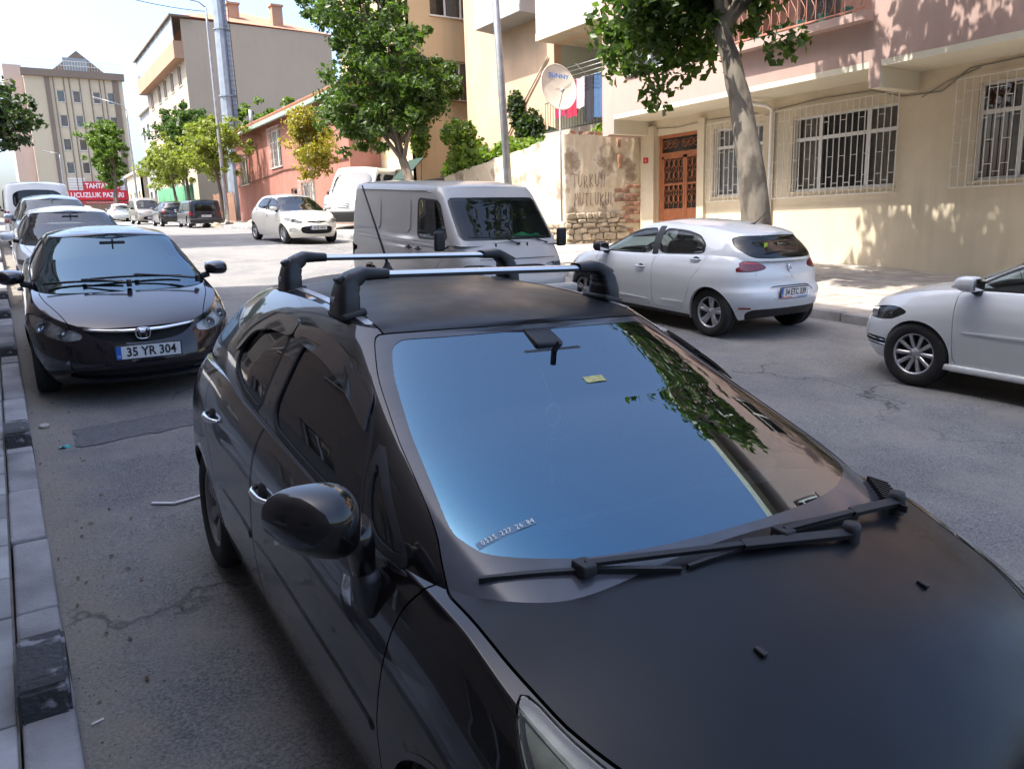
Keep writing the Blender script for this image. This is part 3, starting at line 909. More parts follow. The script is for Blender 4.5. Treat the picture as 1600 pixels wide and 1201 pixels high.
def stone_mesh(name, dx, dy, dz, m, bev=.012):
    b = MB(); b.bevbox((0, 0, -dz / 2), (dx, dy, dz), bev); return b.mesh(name, m)
kl = [stone_mesh('kerb_stone', .155, .79, .3, M_KERB, .018) for _ in range(1)][0]
y = -6.0; k = 0
rng = random.Random(3)
while y < 60:
    yc = y + .4
    o = link('kerb_stone', kl, pav_l, (-.078 + rng.uniform(-.004, .004), yc, G(0, yc) + KH + rng.uniform(-.004, .006)), (math.atan((G(0, yc + .4) - G(0, yc - .4)) / .8), 0, rng.uniform(-.006, .006)))
    y += .8
kr = stone_mesh('kerb_stone', .16, .79, .3, M_KERB, .02)
y = -3.0
while y < 66:
    yc = y + .4
    link('kerb_stone', kr, pav_r, (9.99 + rng.uniform(-.005, .005), yc, G(0, yc) + KH + rng.uniform(-.004, .006)), (math.atan((G(0, yc + .4) - G(0, yc - .4)) / .8), 0, rng.uniform(-.006, .006)))
    y += .8
# slabs of the near pavement
for j in range(3):
    y = 1.2 + .13 * j
    while y < 15:
        ln = .40
        o = link('paving_slab', bpy.data.meshes.get('paving_slab') or stone_mesh('paving_slab', .394, .392, .05, M_SLABL, .006), pav_l,
                 (-.165 - .2 - .4 * j, y + .2, G(0, y + .2) + KH - .004 + rng.uniform(-.003, .003)), (math.atan(.05), 0, 0))
        y += ln
ribbon('far_paving', M_SLABL, -3.4, -.17, 15, 60, KH - .006, parent=pav_l)
# pavers of the far pavement in the sun
mp = stone_mesh('paver', .492, .492, .05, M_PAVER, .006)
for i in range(12):
    for j in range(24):
        yy = 2.0 + .5 * j + (.25 if i % 2 else 0); xx = 10.08 + .25 + .5 * i
        link('paver', mp, pav_r, (xx, yy, G(0, yy) + KH - .002 + .05 * (xx - 10) / 6.5 + rng.uniform(-.003, .003)), (math.atan(.06), 0, 0))
ribbon('far_paving', M_PAVER, 10.1, 16.5, 14.2, 66, KH + .004, parent=pav_r, rise=.05)
# black anti-parking kerb blocks
def kerb_block(y, rz=0.0, tilt=0.0):
    b = MB()
    b.prism([(-.26, -.2), (.26, -.2), (.25, .06), (.21, .085), (-.14, .105), (-.19, .09), (-.25, -.02)], 0, -.075, .078)
    me = b.mesh('kerb_block', M_KBLK)
    bm = bmesh.new(); bm.from_mesh(me); bmesh.ops.bevel(bm, geom=list(bm.edges), offset=.012, segments=2, affect='EDGES'); bm.to_mesh(me); bm.free()
    o = link('kerb_block', me, None, (-.078, y, G(0, y) + KH), (math.atan(.05) + tilt, 0, rz))
    return o
LB = ['scuffed black kerb block beside the black hatchback', 'black kerb block between the hatchback and the saloon', 'black kerb block beside the saloon bonnet', 'black kerb block beside the saloon doors', 'black kerb block behind the saloon', 'black kerb block beside the silver-white saloon', 'black kerb block beyond the silver-white saloon']
for k, y in enumerate((3.0, 6.35, 9.75, 12.4, 14.4, 17.2, 20.4)):
    tag(kerb_block(y, rng.uniform(-.03, .03)), LB[k], 'kerb block', 'black kerb blocks along the near kerb')
# rubbish lying in the parking bay
b = MB(); b.bevbox((-.045, .035, .008), (.15, .022, .012), .004, R(-38)); b.bevbox((.115, .02, .008), (.24, .020, .012), .004, R(14))
tag(b.build('plastic_strip', M_PLATE, None, (.66, 4.83, G(0, 4.83) + .004)), 'bent white plastic strip on the asphalt by the rear wheel', 'litter')
b = MB(); b.lathe([(.0, 0), (.036, 0), (.038, .022), (.032, .026), (.0, .022)], n=18)
tag(b.build('drink_lid', mat('dull_beige_plastic', (.34, .31, .27), .5), None, (.10, 7.05, G(0, 7.05)), (.2, 0, 0)), 'dull beige plastic cup lid in the gutter by the kerb', 'litter')
b = MB(); b.tube([(-.02, 0, .005), (.02, .012, .005)], .0045, 8)
tag(b.build('cigarette_end', mat('cigarette_paper', (.75, .72, .66), .8), None, (.06, 2.86, G(0, 2.86))), 'white cigarette end in the gutter grit', 'litter')
b = MB(); b.grid(lambda u, v: ((u - .5) * .07, (v - .5) * .06, .006 + .012 * math.sin(6 * u + 4 * v)), 6, 6)
tag(b.build('paper_scrap', mat('teal_wrapper', (.08, .42, .42), .5), None, (.20, 6.4, G(0, 6.4))), 'crumpled teal wrapper in the gutter', 'litter')
# loose grit and leaves along the gutter
gm = MB(); rg = random.Random(11)
for k in range(420):
    y = 1.6 + 9 * rg.random() ** 1.3; x = abs(rg.gauss(0, .16)) + .015
    if rg.random() < .1: x = rg.uniform(0, 1.2)
    s_ = rg.uniform(.002, .006) * (2.6 if rg.random() < .06 else 1); z = G(0, y) + s_ * .3
    a = rg.uniform(0, 6)
    vs = [(x + s_ * math.cos(a + t) * q, y + s_ * math.sin(a + t) * q, z + h) for t, q, h in ((0, 1, 0), (2.1, .8, 0), (4.2, 1.1, 0), (1, .1, s_ * .8))]
    gm.add(vs, [(0, 1, 3), (1, 2, 3), (2, 0, 3)])
gr = gm.build('gutter_grit', mat('grit', (.17, .15, .12), .9, var=.6, scale=80)); tag(gr, 'loose grit and crumbs along the gutter', 'gravel', kind='stuff')
gm = MB()
for k in range(26):
    y = rg.uniform(2, 9); x = abs(rg.gauss(0, .3)) + .02; s_ = rg.uniform(.012, .022); a = rg.uniform(0, 6); z = G(0, y) + .006
    gm.add([(x + s_ * math.cos(a), y + s_ * math.sin(a), z), (x - s_ * .45 * math.sin(a), y + s_ * .45 * math.cos(a), z + .008), (x - s_ * math.cos(a), y - s_ * math.sin(a), z + .003), (x + s_ * .45 * math.sin(a), y - s_ * .45 * math.cos(a), z + .007)], [(0, 1, 2, 3)])
lf = gm.build('dry_leaves', mat('dry_leaf', (.12, .075, .03), .8, var=.5, scale=30)); tag(lf, 'dry brown leaf bits scattered over the parking bay', 'leaves', kind='stuff')
# ================================================================== buildings
def plaster(name, col, var=.16, stain=.25, scale=1.1, bump=.12, rough=.9, streak=True):
    if name in MATS: return MATS[name]
    m, n, l, b = _nt(name)
    tc = n.new('ShaderNodeTexCoord'); P = tc.outputs['Object']
    a = n.new('ShaderNodeTexNoise'); a.inputs['Scale'].default_value = scale; a.inputs['Detail'].default_value = 7; a.inputs['Roughness'].default_value = .62; l.new(P, a.inputs['Vector'])
    mp = n.new('ShaderNodeMapping'); mp.inputs['Scale'].default_value = (2.2, 2.2, .22); l.new(P, mp.inputs[0])
    s_ = n.new('ShaderNodeTexNoise'); s_.inputs['Scale'].default_value = 1.4; s_.inputs['Detail'].default_value = 6; l.new(mp.outputs[0], s_.inputs['Vector'])
    def rng_(src, x0, x1, lo, hi):
        q = n.new('ShaderNodeMapRange'); q.inputs[1].default_value = x0; q.inputs[2].default_value = x1; q.inputs[3].default_value = lo; q.inputs[4].default_value = hi; l.new(src, q.inputs[0]); return q.outputs[0]
    m1 = n.new('ShaderNodeMix'); m1.data_type = 'RGBA'; m1.inputs[6].default_value = (*[min(1, c * (1 + var * .5)) for c in col], 1); m1.inputs[7].default_value = (*[c * (1 - var) for c in col], 1); l.new(rng_(a.outputs[0], .32, .68, 0, 1), m1.inputs[0])
    m2 = n.new('ShaderNodeMix'); m2.data_type = 'RGBA'; l.new(rng_(s_.outputs[0], .52, .75, 0, stain if streak else 0), m2.inputs[0]); l.new(m1.outputs[2], m2.inputs[6]); m2.inputs[7].default_value = (*[c * .55 for c in col], 1)
    l.new(m2.outputs[2], b.inputs['Base Color']); b.inputs['Roughness'].default_value = rough; b.inputs['Specular IOR Level'].default_value = .25
    bb = n.new('ShaderNodeTexNoise'); bb.inputs['Scale'].default_value = 45; bb.inputs['Detail'].default_value = 4; l.new(P, bb.inputs['Vector'])
    bp = n.new('ShaderNodeBump'); bp.inputs['Strength'].default_value = bump; bp.inputs['Distance'].default_value = .02; l.new(bb.outputs[0], bp.inputs['Height']); l.new(bp.outputs[0], b.inputs['Normal'])
    MATS[name] = m
    return m

class Plane:
    """a facade frame: origin, direction along the wall, outward normal"""
    def __init__(s, o, u, n): s.o = Vector(o); s.u = Vector(u).normalized(); s.n = Vector(n).normalized()
    def p(s, a, z, d=0.0): v = s.o + s.u * a + s.n * d; return Vector((v.x, v.y, z))
    def box(s, b, a0, a1, z0, z1, d0, d1):
        vs = [s.p(a, z, d) for z in (z0, z1) for d in (d0, d1) for a in (a0, a1)]
        return b.add(vs, [(0, 2, 3, 1), (4, 5, 7, 6), (0, 1, 5, 4), (2, 6, 7, 3), (0, 4, 6, 2), (1, 3, 7, 5)])

def facade(parent, name, pl, a0, a1, z0, z1, openings, m, thick=.25):
    """wall slab with real rectangular openings"""
    b = MB()
    us = sorted({a0, a1, *[v for o in openings for v in o[:2]]}); zs = sorted({z0, z1, *[v for o in openings for v in o[2:4]]})
    us = [u for u in us if a0 - 1e-6 <= u <= a1 + 1e-6]; zs = [z for z in zs if z0 - 1e-6 <= z <= z1 + 1e-6]
    hole = lambda u, z: any(o[0] < u < o[1] and o[2] < z < o[3] for o in openings)
    for j in range(len(zs) - 1):
        i = 0
        while i < len(us) - 1:
            if hole((us[i] + us[i + 1]) / 2, (zs[j] + zs[j + 1]) / 2): i += 1; continue
            k = i
            while k < len(us) - 1 and not hole((us[k] + us[k + 1]) / 2, (zs[j] + zs[j + 1]) / 2): k += 1
            for d in (0, -thick):
                b.add([pl.p(us[i], zs[j], d), pl.p(us[k], zs[j], d), pl.p(us[k], zs[j + 1], d), pl.p(us[i], zs[j + 1], d)], [(0, 1, 2, 3)])
            i = k
    for o in openings:
        q = [(o[0], o[2]), (o[1], o[2]), (o[1], o[3]), (o[0], o[3])]
        for i in range(4):
            (u0, w0), (u1, w1) = q[i], q[(i + 1) % 4]
            b.add([pl.p(u0, w0, 0), pl.p(u1, w1, 0), pl.p(u1, w1, -thick), pl.p(u0, w0, -thick)], [(0, 1, 2, 3)])
    q = [(a0, z0), (a1, z0), (a1, z1), (a0, z1)]
    for i in range(4):
        (u0, w0), (u1, w1) = q[i], q[(i + 1) % 4]
        b.add([pl.p(u0, w0, 0), pl.p(u1, w1, 0), pl.p(u1, w1, -thick), pl.p(u0, w0, -thick)], [(0, 1, 2, 3)])
    return b.build(name, m, parent, recalc=False)

M_PVC = mat('white_pvc', (.72, .71, .68), .4, var=.08, scale=5)
M_ROOM = mat('dark_room', (.02, .02, .022), .95, var=.3)
M_CURT = mat('net_curtain', (.55, .55, .53), .9, var=.15, scale=8)
M_CURTR = mat('red_curtain', (.16, .03, .03), .9, var=.2, scale=8)
M_CURTB = mat('beige_curtain', (.36, .31, .22), .9, var=.2, scale=8)
M_STEEL = mat('painted_steel_white', (.66, .64, .58), .5, var=.15, scale=10)
G_WIN = glass('window_glass', (.78, .80, .80), 1.5, dirt=.08)

def curtain(parent, pl, a0, a1, z0, z1, d, m):
    b = MB(); n = max(10, int((a1 - a0) / .035))
    b.grid(lambda u, v: pl.p(a0 + (a1 - a0) * u, z0 + (z1 - z0) * v, d + .025 * math.sin(u * n * 1.1) + .01 * math.sin(u * n * .37 + 1)), n, 2)
    return b.build('curtain', m, parent)

def window(parent, pl, a0, a1, z0, z1, lights=(1.0,), transom=None, curt=None, sill=True, depth=.12, fw=.055, frame=None, simple=False, m_sill=None, opened=None):
    """framed window in an opening; lights = relative widths; curt = list of (from, to, material) in 0..1"""
    frame = frame or M_PVC
    b = MB(); d = -depth
    pl.box(b, a0, a1, z0, z0 + fw, d - .05, d + .01); pl.box(b, a0, a1, z1 - fw, z1, d - .05, d + .01)
    pl.box(b, a0, a0 + fw, z0 + fw, z1 - fw, d - .05, d + .008); pl.box(b, a1 - fw, a1, z0 + fw, z1 - fw, d - .05, d + .008)
    tot = sum(lights); acc = 0; xs = [a0 + fw]
    for w in lights[:-1]:
        acc += w; x = a0 + (a1 - a0) * acc / tot; pl.box(b, x - fw * .75, x + fw * .75, z0 + fw, z1 - fw, d - .05, d + .006); xs.append(x)
    if transom:
        zt = z0 + (z1 - z0) * transom; pl.box(b, a0 + fw, a1 - fw, zt - fw * .7, zt + fw * .7, d - .05, d + .004)
    w = b.build('window', frame, parent)
    g = MB(); g.add([pl.p(a0 + fw * .5, z0 + fw * .5, d - .02), pl.p(a1 - fw * .5, z0 + fw * .5, d - .02), pl.p(a1 - fw * .5, z1 - fw * .5, d - .02), pl.p(a0 + fw * .5, z1 - fw * .5, d - .02)], [(0, 1, 2, 3)])
    g.build('pane', G_WIN, w, recalc=False)
    if curt:
        for c0, c1, cm in curt: curtain(w, pl, a0 + (a1 - a0) * c0, a0 + (a1 - a0) * c1, z0 + .03, z1 - .03, d - .14, cm)
    r = MB()
    pl.box(r, a0 - .02, a1 + .02, z0 - .02, z1 + .02, d - .85, d - .8)
    for (p0, p1, q0, q1) in ((a0 - .03, a0 - .02, z0 - .02, z1 + .02), (a1 + .02, a1 + .03, z0 - .02, z1 + .02), (a0, a1, z0 - .03, z0 - .02), (a0, a1, z1 + .02, z1 + .03)): pl.box(r, p0, p1, q0, q1, d - .8, d - .14)
    r.build('room_behind', M_ROOM, w)
    if sill:
        s = MB(); pl.box(s, a0 - .05, a1 + .05, z0 - .05, z0 - .003, -depth, .06); s.build('sill', m_sill or M_STEEL, w)
    return w

def grille(parent, pl, a0, a1, z0, z1, d=.10, step=.145, m=None, seed=1):
    """window bars: verticals with short staggered rungs, standing off the wall"""
    b = MB(); m = m or M_STEEL; rr = random.Random(seed); n = int((a1 - a0) / step); xs = [a0 + (a1 - a0) * i / n for i in range(n + 1)]
    for x in xs: b.bar(pl.p(x, z0, d), pl.p(x, z1, d), .016, .016)
    for z in (z0, z1): b.bar(pl.p(a0, z, d + .003), pl.p(a1, z, d + .003), .018, .02)
    for x in (a0, a1):
        for z in (z0, z1): b.bar(pl.p(x, z, 0), pl.p(x, z, d), .016, .016)
    lv = [.13, .40, .62, .86]
    for i in range(n):
        for z in (lv[0] if i % 2 else .20, lv[2] if i % 2 else .42, .88 if i % 3 else .80):
            zz = z0 + (z1 - z0) * z; b.bar(pl.p(xs[i], zz, d), pl.p(xs[i + 1], zz, d), .012, .012)
    return b.build('window_grille', m, parent)

def cable(parent, pts, r=.008, m=None, name='cable'):
    b = MB(); b.tube(pts, r, 6); return b.build(name, m or mat('grey_cable', (.22, .20, .18), .7), parent)

# ------------------------------------------------------------------ pink apartment house
M_PINK = plaster('pink_plaster', (.43, .31, .275), .10, .18, .5)
M_CREAM = plaster('cream_plaster', (.62, .54, .40), .12, .30, .8)
M_SOFF = plaster('pale_soffit', (.62, .58, .47), .08, .1, .6, streak=False)
WX, OX = 16.0, 14.6
pink = empty('apartment_house', (WX, 5, G(0, 5)), label='pink apartment house with cream ground floor, barred windows and rust-brown door', cat='building')
def settle(root):
    """children were built in world space: undo the root's own offset"""
    for ch in root.children:
        ch.location = ch.location - root.location
pw_ = Plane((WX, 17.25, 0), (0, -1, 0), (-1, 0, 0))          # a = 0 at the far corner, grows towards the camera
A = lambda y: 17.25 - y
zg0 = -.6
opn = [(A(16.70), A(15.12), .4, 4.18), (A(14.62), A(13.02), 2.40, 4.12), (A(12.17), A(9.60), 2.40, 4.09), (A(8.0), A(5.5), 2.40, 4.2), (A(4.3), A(1.8), 2.40, 4.2)]
facade(pink, 'ground_floor_wall', pw_, 0, 16.25, zg0, 4.72, opn, M_CREAM, .3)
window(pink, pw_, A(12.17), A(9.60), 2.40, 4.09, (.85, 1.5, .9), .70, [(0, .27, M_CURTB), (.70, 1, M_CURTB)], m_sill=M_CREAM)
window(pink, pw_, A(8.0), A(5.5), 2.40, 4.20, (1, 1.3, 1), .70, [(.03, .22, M_CURTR), (.22, .5, M_CURT), (.55, 1, M_CURT)], m_sill=M_CREAM)
window(pink, pw_, A(14.62), A(13.02), 2.40, 4.12, (1, 1), .72, [(.02, .98, M_CURT)], m_sill=M_CREAM)
for y0, y1 in ((4.3, 1.8),): window(pink, pw_, A(y0), A(y1), 2.40, 4.20, (1, 1.3, 1), .7, [(.05, .95, M_CURT)], m_sill=M_CREAM)
grille(pink, pw_, A(12.62), A(9.52), 2.27, 4.28, .12); grille(pink, pw_, A(8.36), A(5.2), 2.28, 4.31, .12); grille(pink, pw_, A(14.75), A(12.92), 2.28, 4.25, .12)
grille(pink, pw_, A(4.5), A(1.6), 2.28, 4.31, .12)
# entrance: pilasters, rust-brown iron double door with scrolls, transom
M_RUST = mat('rust_brown_iron', (.34, .12, .05), .5, var=.2, scale=6)
zt = .75
b = MB(); pw_.box(b, A(17.25), A(16.72), zg0, 4.45, .003, .14); pw_.box(b, A(15.10), A(14.86), zg0, 4.45, .003, .10); b.build('entrance_pilaster', M_CREAM, pink)
door = MB()
pw_.box(door, A(16.70), A(16.60), zt, 4.18, -.16, -.08); pw_.box(door, A(15.22), A(15.12), zt, 4.18, -.16, -.08); pw_.box(door, A(16.6), A(15.22), 4.09, 4.18, -.16, -.08); pw_.box(door, A(16.6), A(15.22), 3.60, 3.70, -.16, -.08)
do = door.build('entrance_door', M_RUST, pink)
for y0, y1 in ((16.6, 15.72), (15.71, 15.22)):
    lf_ = MB()
    pw_.box(lf_, A(y0), A(y0) + .07, zt, 3.60, -.15, -.09); pw_.box(lf_, A(y1) - .07, A(y1), zt, 3.60, -.15, -.09); pw_.box(lf_, A(y0), A(y1), zt, 2.16, -.14, -.10); pw_.box(lf_, A(y0), A(y1), 3.53, 3.60, -.15, -.09); pw_.box(lf_, A(y0), A(y1), 2.80, 2.85, -.14, -.10)
    lo = lf_.build('door_leaf', M_RUST, do)
    sc = MB(); n = max(2, int((y0 - y1) / .2)); w = (A(y1) - A(y0) - .14) / n
    for i in range(n):
        for zz in (2.28, 2.60, 2.92, 3.24):
            cx = A(y0) + .07 + w * (i + .5)
            for sg in (-1, 1):
                pts = [pw_.p(cx + sg * w * .42 * math.sin(t), zz + .27 * (t / math.pi) + .02, -.11) for t in [math.pi * k / 8 for k in range(9)]]
                sc.tube(pts, .011, 5)
        sc.bar(pw_.p(A(y0) + .07 + w * i, 2.16, -.115), pw_.p(A(y0) + .07 + w * i, 3.55, -.115), .014, .014)
    sc.build('scroll_bars', M_RUST, lo)
    gp = MB(); gp.add([pw_.p(A(y0) + .05, 2.1, -.135), pw_.p(A(y1) - .05, 2.1, -.135), pw_.p(A(y1) - .05, 3.58, -.135), pw_.p(A(y0) + .05, 3.58, -.135)], [(0, 1, 2, 3)]); gp.build('pane', G_WIN, lo, recalc=False)
tr = MB()
for sg in (-1, 1):
    for k in range(3):
        cx = A(15.91) + sg * (.18 + .2 * k); tr.tube([pw_.p(cx + (.14 - .008 * t) * math.cos(t * .7), 3.90 + (.14 - .008 * t) * math.sin(t * .7), -.11) for t in range(16)], .010, 5)
tr.build('transom_scrolls', M_RUST, do)
gp = MB(); gp.add([pw_.p(A(16.6), 3.7, -.14), pw_.p(A(15.22), 3.7, -.14), pw_.p(A(15.22), 4.09, -.14), pw_.p(A(16.6), 4.09, -.14)], [(0, 1, 2, 3)]); gp.build('pane', G_WIN, do, recalc=False)
hl = MB(); pw_.box(hl, A(16.7), A(15.12), zg0, 4.2, -1.6, -1.5); hl.build('hall_back', mat('hall', (.09, .07, .05), .9), do)
st = MB(); pw_.box(st, A(16.9), A(14.9), zg0, zt, -.3, .35); st.build('door_step', mat('step_stone', (.4, .38, .34), .7), pink)
nb = MB(); pw_.box(nb, A(17.13), A(16.93), 3.46, 3.62, .141, .15); nbo = nb.build('house_number_plate', mat('enamel_red', (.5, .03, .04), .35), pink)
text_part('number_lettering', '6', .12, M_PLATE, nbo, pw_.p(A(17.03), 3.54, .152), (R(90), 0, R(-90)), .001)
# overhanging storeys
ov = Plane((OX, 17.2, 0), (0, -1, 0), (-1, 0, 0)); B_ = lambda y: 17.2 - y
wins = []
for fz in (4.72 + .95, 7.7 + .95):
    for y0 in (16.45, 7.6, 4.0):
        wins.append((B_(y0), B_(y0 - 1.5), fz, fz + 1.5))
# loggia balconies
logs = [(B_(12.9), B_(9.42), 5.62 + 3.0 * k, 7.45 + 3.0 * k) for k in range(2)]
TOPZ = 11.2
facade(pink, 'upper_wall', ov, 0, 16.2, 4.72, TOPZ, wins + logs, M_PINK, .25)
rr = random.Random(5)
for o in wins:
    window(pink, ov, o[0], o[1], o[2], o[3], (1, 1), .72, [(0, .5, M_CURT), (.5, 1, M_CURT)] if rr.random() < .7 else None, m_sill=M_PVC)
so = MB(); so.bx(OX + .001, WX, 17.2 - 16.2, 17.2, 4.60, 4.718); so.build('soffit', M_SOFF, pink)
for (y0, y1) in ((9.41, 9.17), (1.24, 1.0), (17.2, 16.96)):
    bm_ = MB(); bm_.bx(OX + .004, WX - .002, y1, y0, 4.225, 4.599); bm_.build('drop_beam', M_SOFF, pink)
    f_ = MB(); f_.bx(OX - .003, OX + .004, y1 - .001, y0 + .001, 4.222, 4.72); f_.build('beam_face', M_PINK, pink)
en = MB(); en.bx(OX + .002, 25, 17.2, 17.45, 4.2, TOPZ - .003); en.build('end_wall', M_PINK, pink)
en = MB(); en.bx(WX + .003, 25, 17.25, 17.45, zg0, 4.2); en.build('end_wall', M_CREAM, pink)
en = MB(); en.bx(WX + .003, 25, .75, 1.0, zg0, TOPZ); en.build('end_wall', M_PINK, pink)
rf = MB(); rf.bx(OX - .35, 25.2, 0.7, 17.5, TOPZ, TOPZ + .22); rf.build('roof_slab', M_SOFF, pink)
bk = MB(); bk.bx(24.8, 25, 1.0, 17.2, zg0, TOPZ - .01); bk.build('back_wall', M_PINK, pink)
M_TILE = mat('clay_tile', (.40, .17, .10), .8, var=.3, scale=3, stretch=(1, 8, 1))
M_RAIL = mat('salmon_rail', (.45, .2, .14), .5, var=.15)
for k, (a0, a1, z0, z1) in enumerate(logs):
    b = MB(); ov.box(b, a0 - .05, a1 + .05, z0 - .16, z0 - .001, -1.3, .28); b.build('balcony_slab', M_PINK, pink)
    b = MB(); ov.box(b, a0, a1, z0, z1, -1.35, -1.3); ov.box(b, a0 - .01, a0, z0, z1, -1.3, -.25); ov.box(b, a1, a1 + .01, z0, z1, -1.3, -.25); ov.box(b, a0, a1, z1, z1 + .01, -1.3, -.25); b.build('loggia_wall', M_PINK, pink)
    b = MB()
    for z in (z0 + .06, z0 + .92): b.bar(ov.p(a0, z, .22), ov.p(a1, z, .22), .03, .03)
    n = 16
    for i in range(n + 1):
        x = a0 + (a1 - a0) * i / n; b.bar(ov.p(x, z0, .22), ov.p(x, z0 + .92, .22), .014, .014)
        if i < n: b.tube([ov.p(x + (a1 - a0) / n * (.5 + .35 * math.sin(t)), z0 + .12 + .7 * t / (2 * math.pi), .22) for t in [2 * math.pi * j / 10 for j in range(11)]], .009, 5)
    b.build('balcony_rail', M_RAIL, pink)
    b = MB(); ov.box(b, a0 + .9, a0 + 1.9, z0, z1 - .1, -1.29, -1.27); b.build('balcony_door', G_WIN, pink)
for k in range(5):
    t = MB(); y_ = 9.9 + .55 * k; t.lathe([(.07, 0), (.10, .16), (.11, .17), (.08, .165), (.0, .15)], (OX - .05, y_, 5.635), n=14); po = t.build('flower_pot', mat('green_pot', (.05, .3, .25), .5), None)
    tag(po, ['green flower pot by the far end of the salmon balcony rail', 'green flower pot, second along the salmon balcony rail', 'green flower pot at the middle of the salmon balcony rail', 'green flower pot, fourth along the salmon balcony rail', 'green flower pot at the camera-side end of the salmon balcony rail'][4 - k], 'flower pot', 'pots on the balcony')
# pipes and cables
b = MB(); b.tube([(WX - .08, 12.72, zg0), (WX - .08, 12.72, 4.35), (WX - .3, 12.75, 4.45), (WX - .9, 12.9, 4.5)], .055, 12); b.build('downpipe', M_PVC, pink)
cable(pink, [(WX - .02, 12.6, 4.35), (WX - .03, 11.5, 4.42), (WX - .02, 10.2, 4.4), (WX - .03, 9.5, 4.18), (WX - .03, 8.7, 4.15), (WX - .02, 8.2, 4.5), (WX - .03, 6.5, 4.55), (WX - .02, 4, 4.52)], .012)
cable(pink, [(WX - .02, 9.1, 4.10), (WX - .03, 8.6, 4.32), (WX - .02, 8.0, 4.48)], .01)
cable(pink, [(WX - .02, 16.9, 4.4), (WX - .03, 15.9, 4.32), (WX - .02, 14.9, 4.38), (WX - .02, 13.2, 4.34)], .01)
b = MB(); b.bevbox((WX - .10, 14.3, .95), (.2, 1.0, .28), .04); b.build('gas_box', M_CREAM, pink)
settle(pink)
# ------------------------------------------------------------------ flaking garden wall with graffiti, brick and rubble
def mat_flaking():
    m, n, l, b = _nt('flaking_plaster')
    tc = n.new('ShaderNodeTexCoord'); P = tc.outputs['Object']
    a = n.new('ShaderNodeTexNoise'); a.inputs['Scale'].default_value = 1.3; a.inputs['Detail'].default_value = 9; a.inputs['Roughness'].default_value = .62; l.new(P, a.inputs['Vector'])
    c = n.new('ShaderNodeValToRGB'); e = c.color_ramp.elements
    e[0].position = .36; e[0].color = (.27, .21, .15, 1); e[1].position = .68; e[1].color = (.60, .52, .39, 1)
    for p_, col in ((.42, (.40, .33, .25, 1)), (.46, (.62, .55, .44, 1)), (.56, (.55, .46, .33, 1))):
        q = e.new(p_); q.color = col
    l.new(a.outputs[0], c.inputs[0]); l.new(c.outputs[0], b.inputs['Base Color']); b.inputs['Roughness'].default_value = .93
    bp = n.new('ShaderNodeBump'); bp.inputs['Strength'].default_value = .6; bp.inputs['Distance'].default_value = .05; l.new(a.outputs[0], bp.inputs['Height']); l.new(bp.outputs[0], b.inputs['Normal'])
    return m
M_FLAKE = mat_flaking()
M_STONE = mat('rubble_stone', (.36, .30, .22), .9, var=.35, scale=5, bump=.5, bscale=18, objvar=.25)
M_BRICK = mat('old_brick', (.34, .19, .13), .9, var=.35, scale=6, bump=.4, bscale=40, objvar=.25)
M_GRAF = mat('graffiti_pencil', (.11, .05, .03), .9, var=.2)
ruin = empty('garden_wall', (13.7, 20, G(0, 20)), label='flaking plaster garden wall with scrawled graffiti above rubble stones', cat='wall')
def rough_wall(name, p0, p1, zb, zt0, zt1, th, m, seed, nx=60, nz=30, amp=.02):
    """wall slab between two plan points with an uneven face and a crumbling top"""
    p0 = Vector(p0); p1 = Vector(p1); t = (p1 - p0).normalized(); nrm = Vector((-t.y, t.x))
    b = MB()
    def fn(u, v, sgn):
        q = p0.lerp(p1, u); top = zt0 + (zt1 - zt0) * u + .06 * noise.noise(Vector((u * 9, seed, 0))) + .05 * noise.noise(Vector((u * 30, seed, 3)))
        z = zb + (top - zb) * v; d = sgn * th / 2 + amp * noise.noise(Vector((u * 14, v * 7, seed)))
        return (q.x + nrm.x * d, q.y + nrm.y * d, z)
    b.grid(lambda u, v: fn(u, v, 1), nx, nz); b.grid(lambda u, v: fn(u, v, -1), nx, nz)
    b.grid(lambda u, v: Vector(fn(u, 1, -1)).lerp(Vector(fn(u, 1, 1)), v), nx, 1)
    for e in (0, 1): b.grid(lambda u, v: Vector(fn(e, u, -1)).lerp(Vector(fn(e, u, 1)), v), nz, 1)
    return b.build(name, m, ruin)
rough_wall('plaster_face', (16.0, 17.55), (13.7, 17.95 + .15), .55, 4.24, 4.30, .3, M_FLAKE, 1)
rough_wall('plaster_face', (13.7 + .15, 18.1), (13.85, 25.2), .6, 4.30, 3.62, .3, M_FLAKE, 2)
fp = Plane((13.7, 17.95, 0), (16.0 - 13.7, 17.4 - 17.95, 0), (-(17.95 - 17.4), -2.3, 0)); FW = math.hypot(2.3, .55)
# rubble course low down, and round the corner
def stones(pl, a0, a1, z0, z1, seed, d=.0):
    rs = random.Random(seed); z = z0
    while z < z1:
        h = rs.uniform(.11, .22); a = a0 + rs.uniform(-.1, 0)
        while a < a1:
            w = rs.uniform(.14, .46); hh = h * rs.uniform(.8, 1.05)
            bm = bmesh.new(); bmesh.ops.create_cube(bm, size=1.0)
            for v in bm.verts:
                c = v.co; v.co = Vector((c.x * w * rs.uniform(.82, 1.0), c.y * .13 + rs.uniform(-.02, .02), c.z * hh * rs.uniform(.8, 1.0)))
            bmesh.ops.bevel(bm, geom=list(bm.edges), offset=.028, segments=1, affect='EDGES')
            me = bpy.data.meshes.new('stone'); bm.to_mesh(me); bm.free(); me.materials.append(M_STONE)
            o = link('stone', me, ruin, pl.p(a + w / 2, z + hh / 2, d), (rs.uniform(-.12, .12), rs.uniform(-.2, .2), math.atan2(pl.u.y, pl.u.x)))
            a += w
        z += h
zc_ = G(0, 18) + KH
stones(fp, .0, 1.75, zc_ - .02, zc_ + .78, 4, .03)
sp = Plane((13.7, 18.0, 0), (0, 1, 0), (-1, 0, 0))
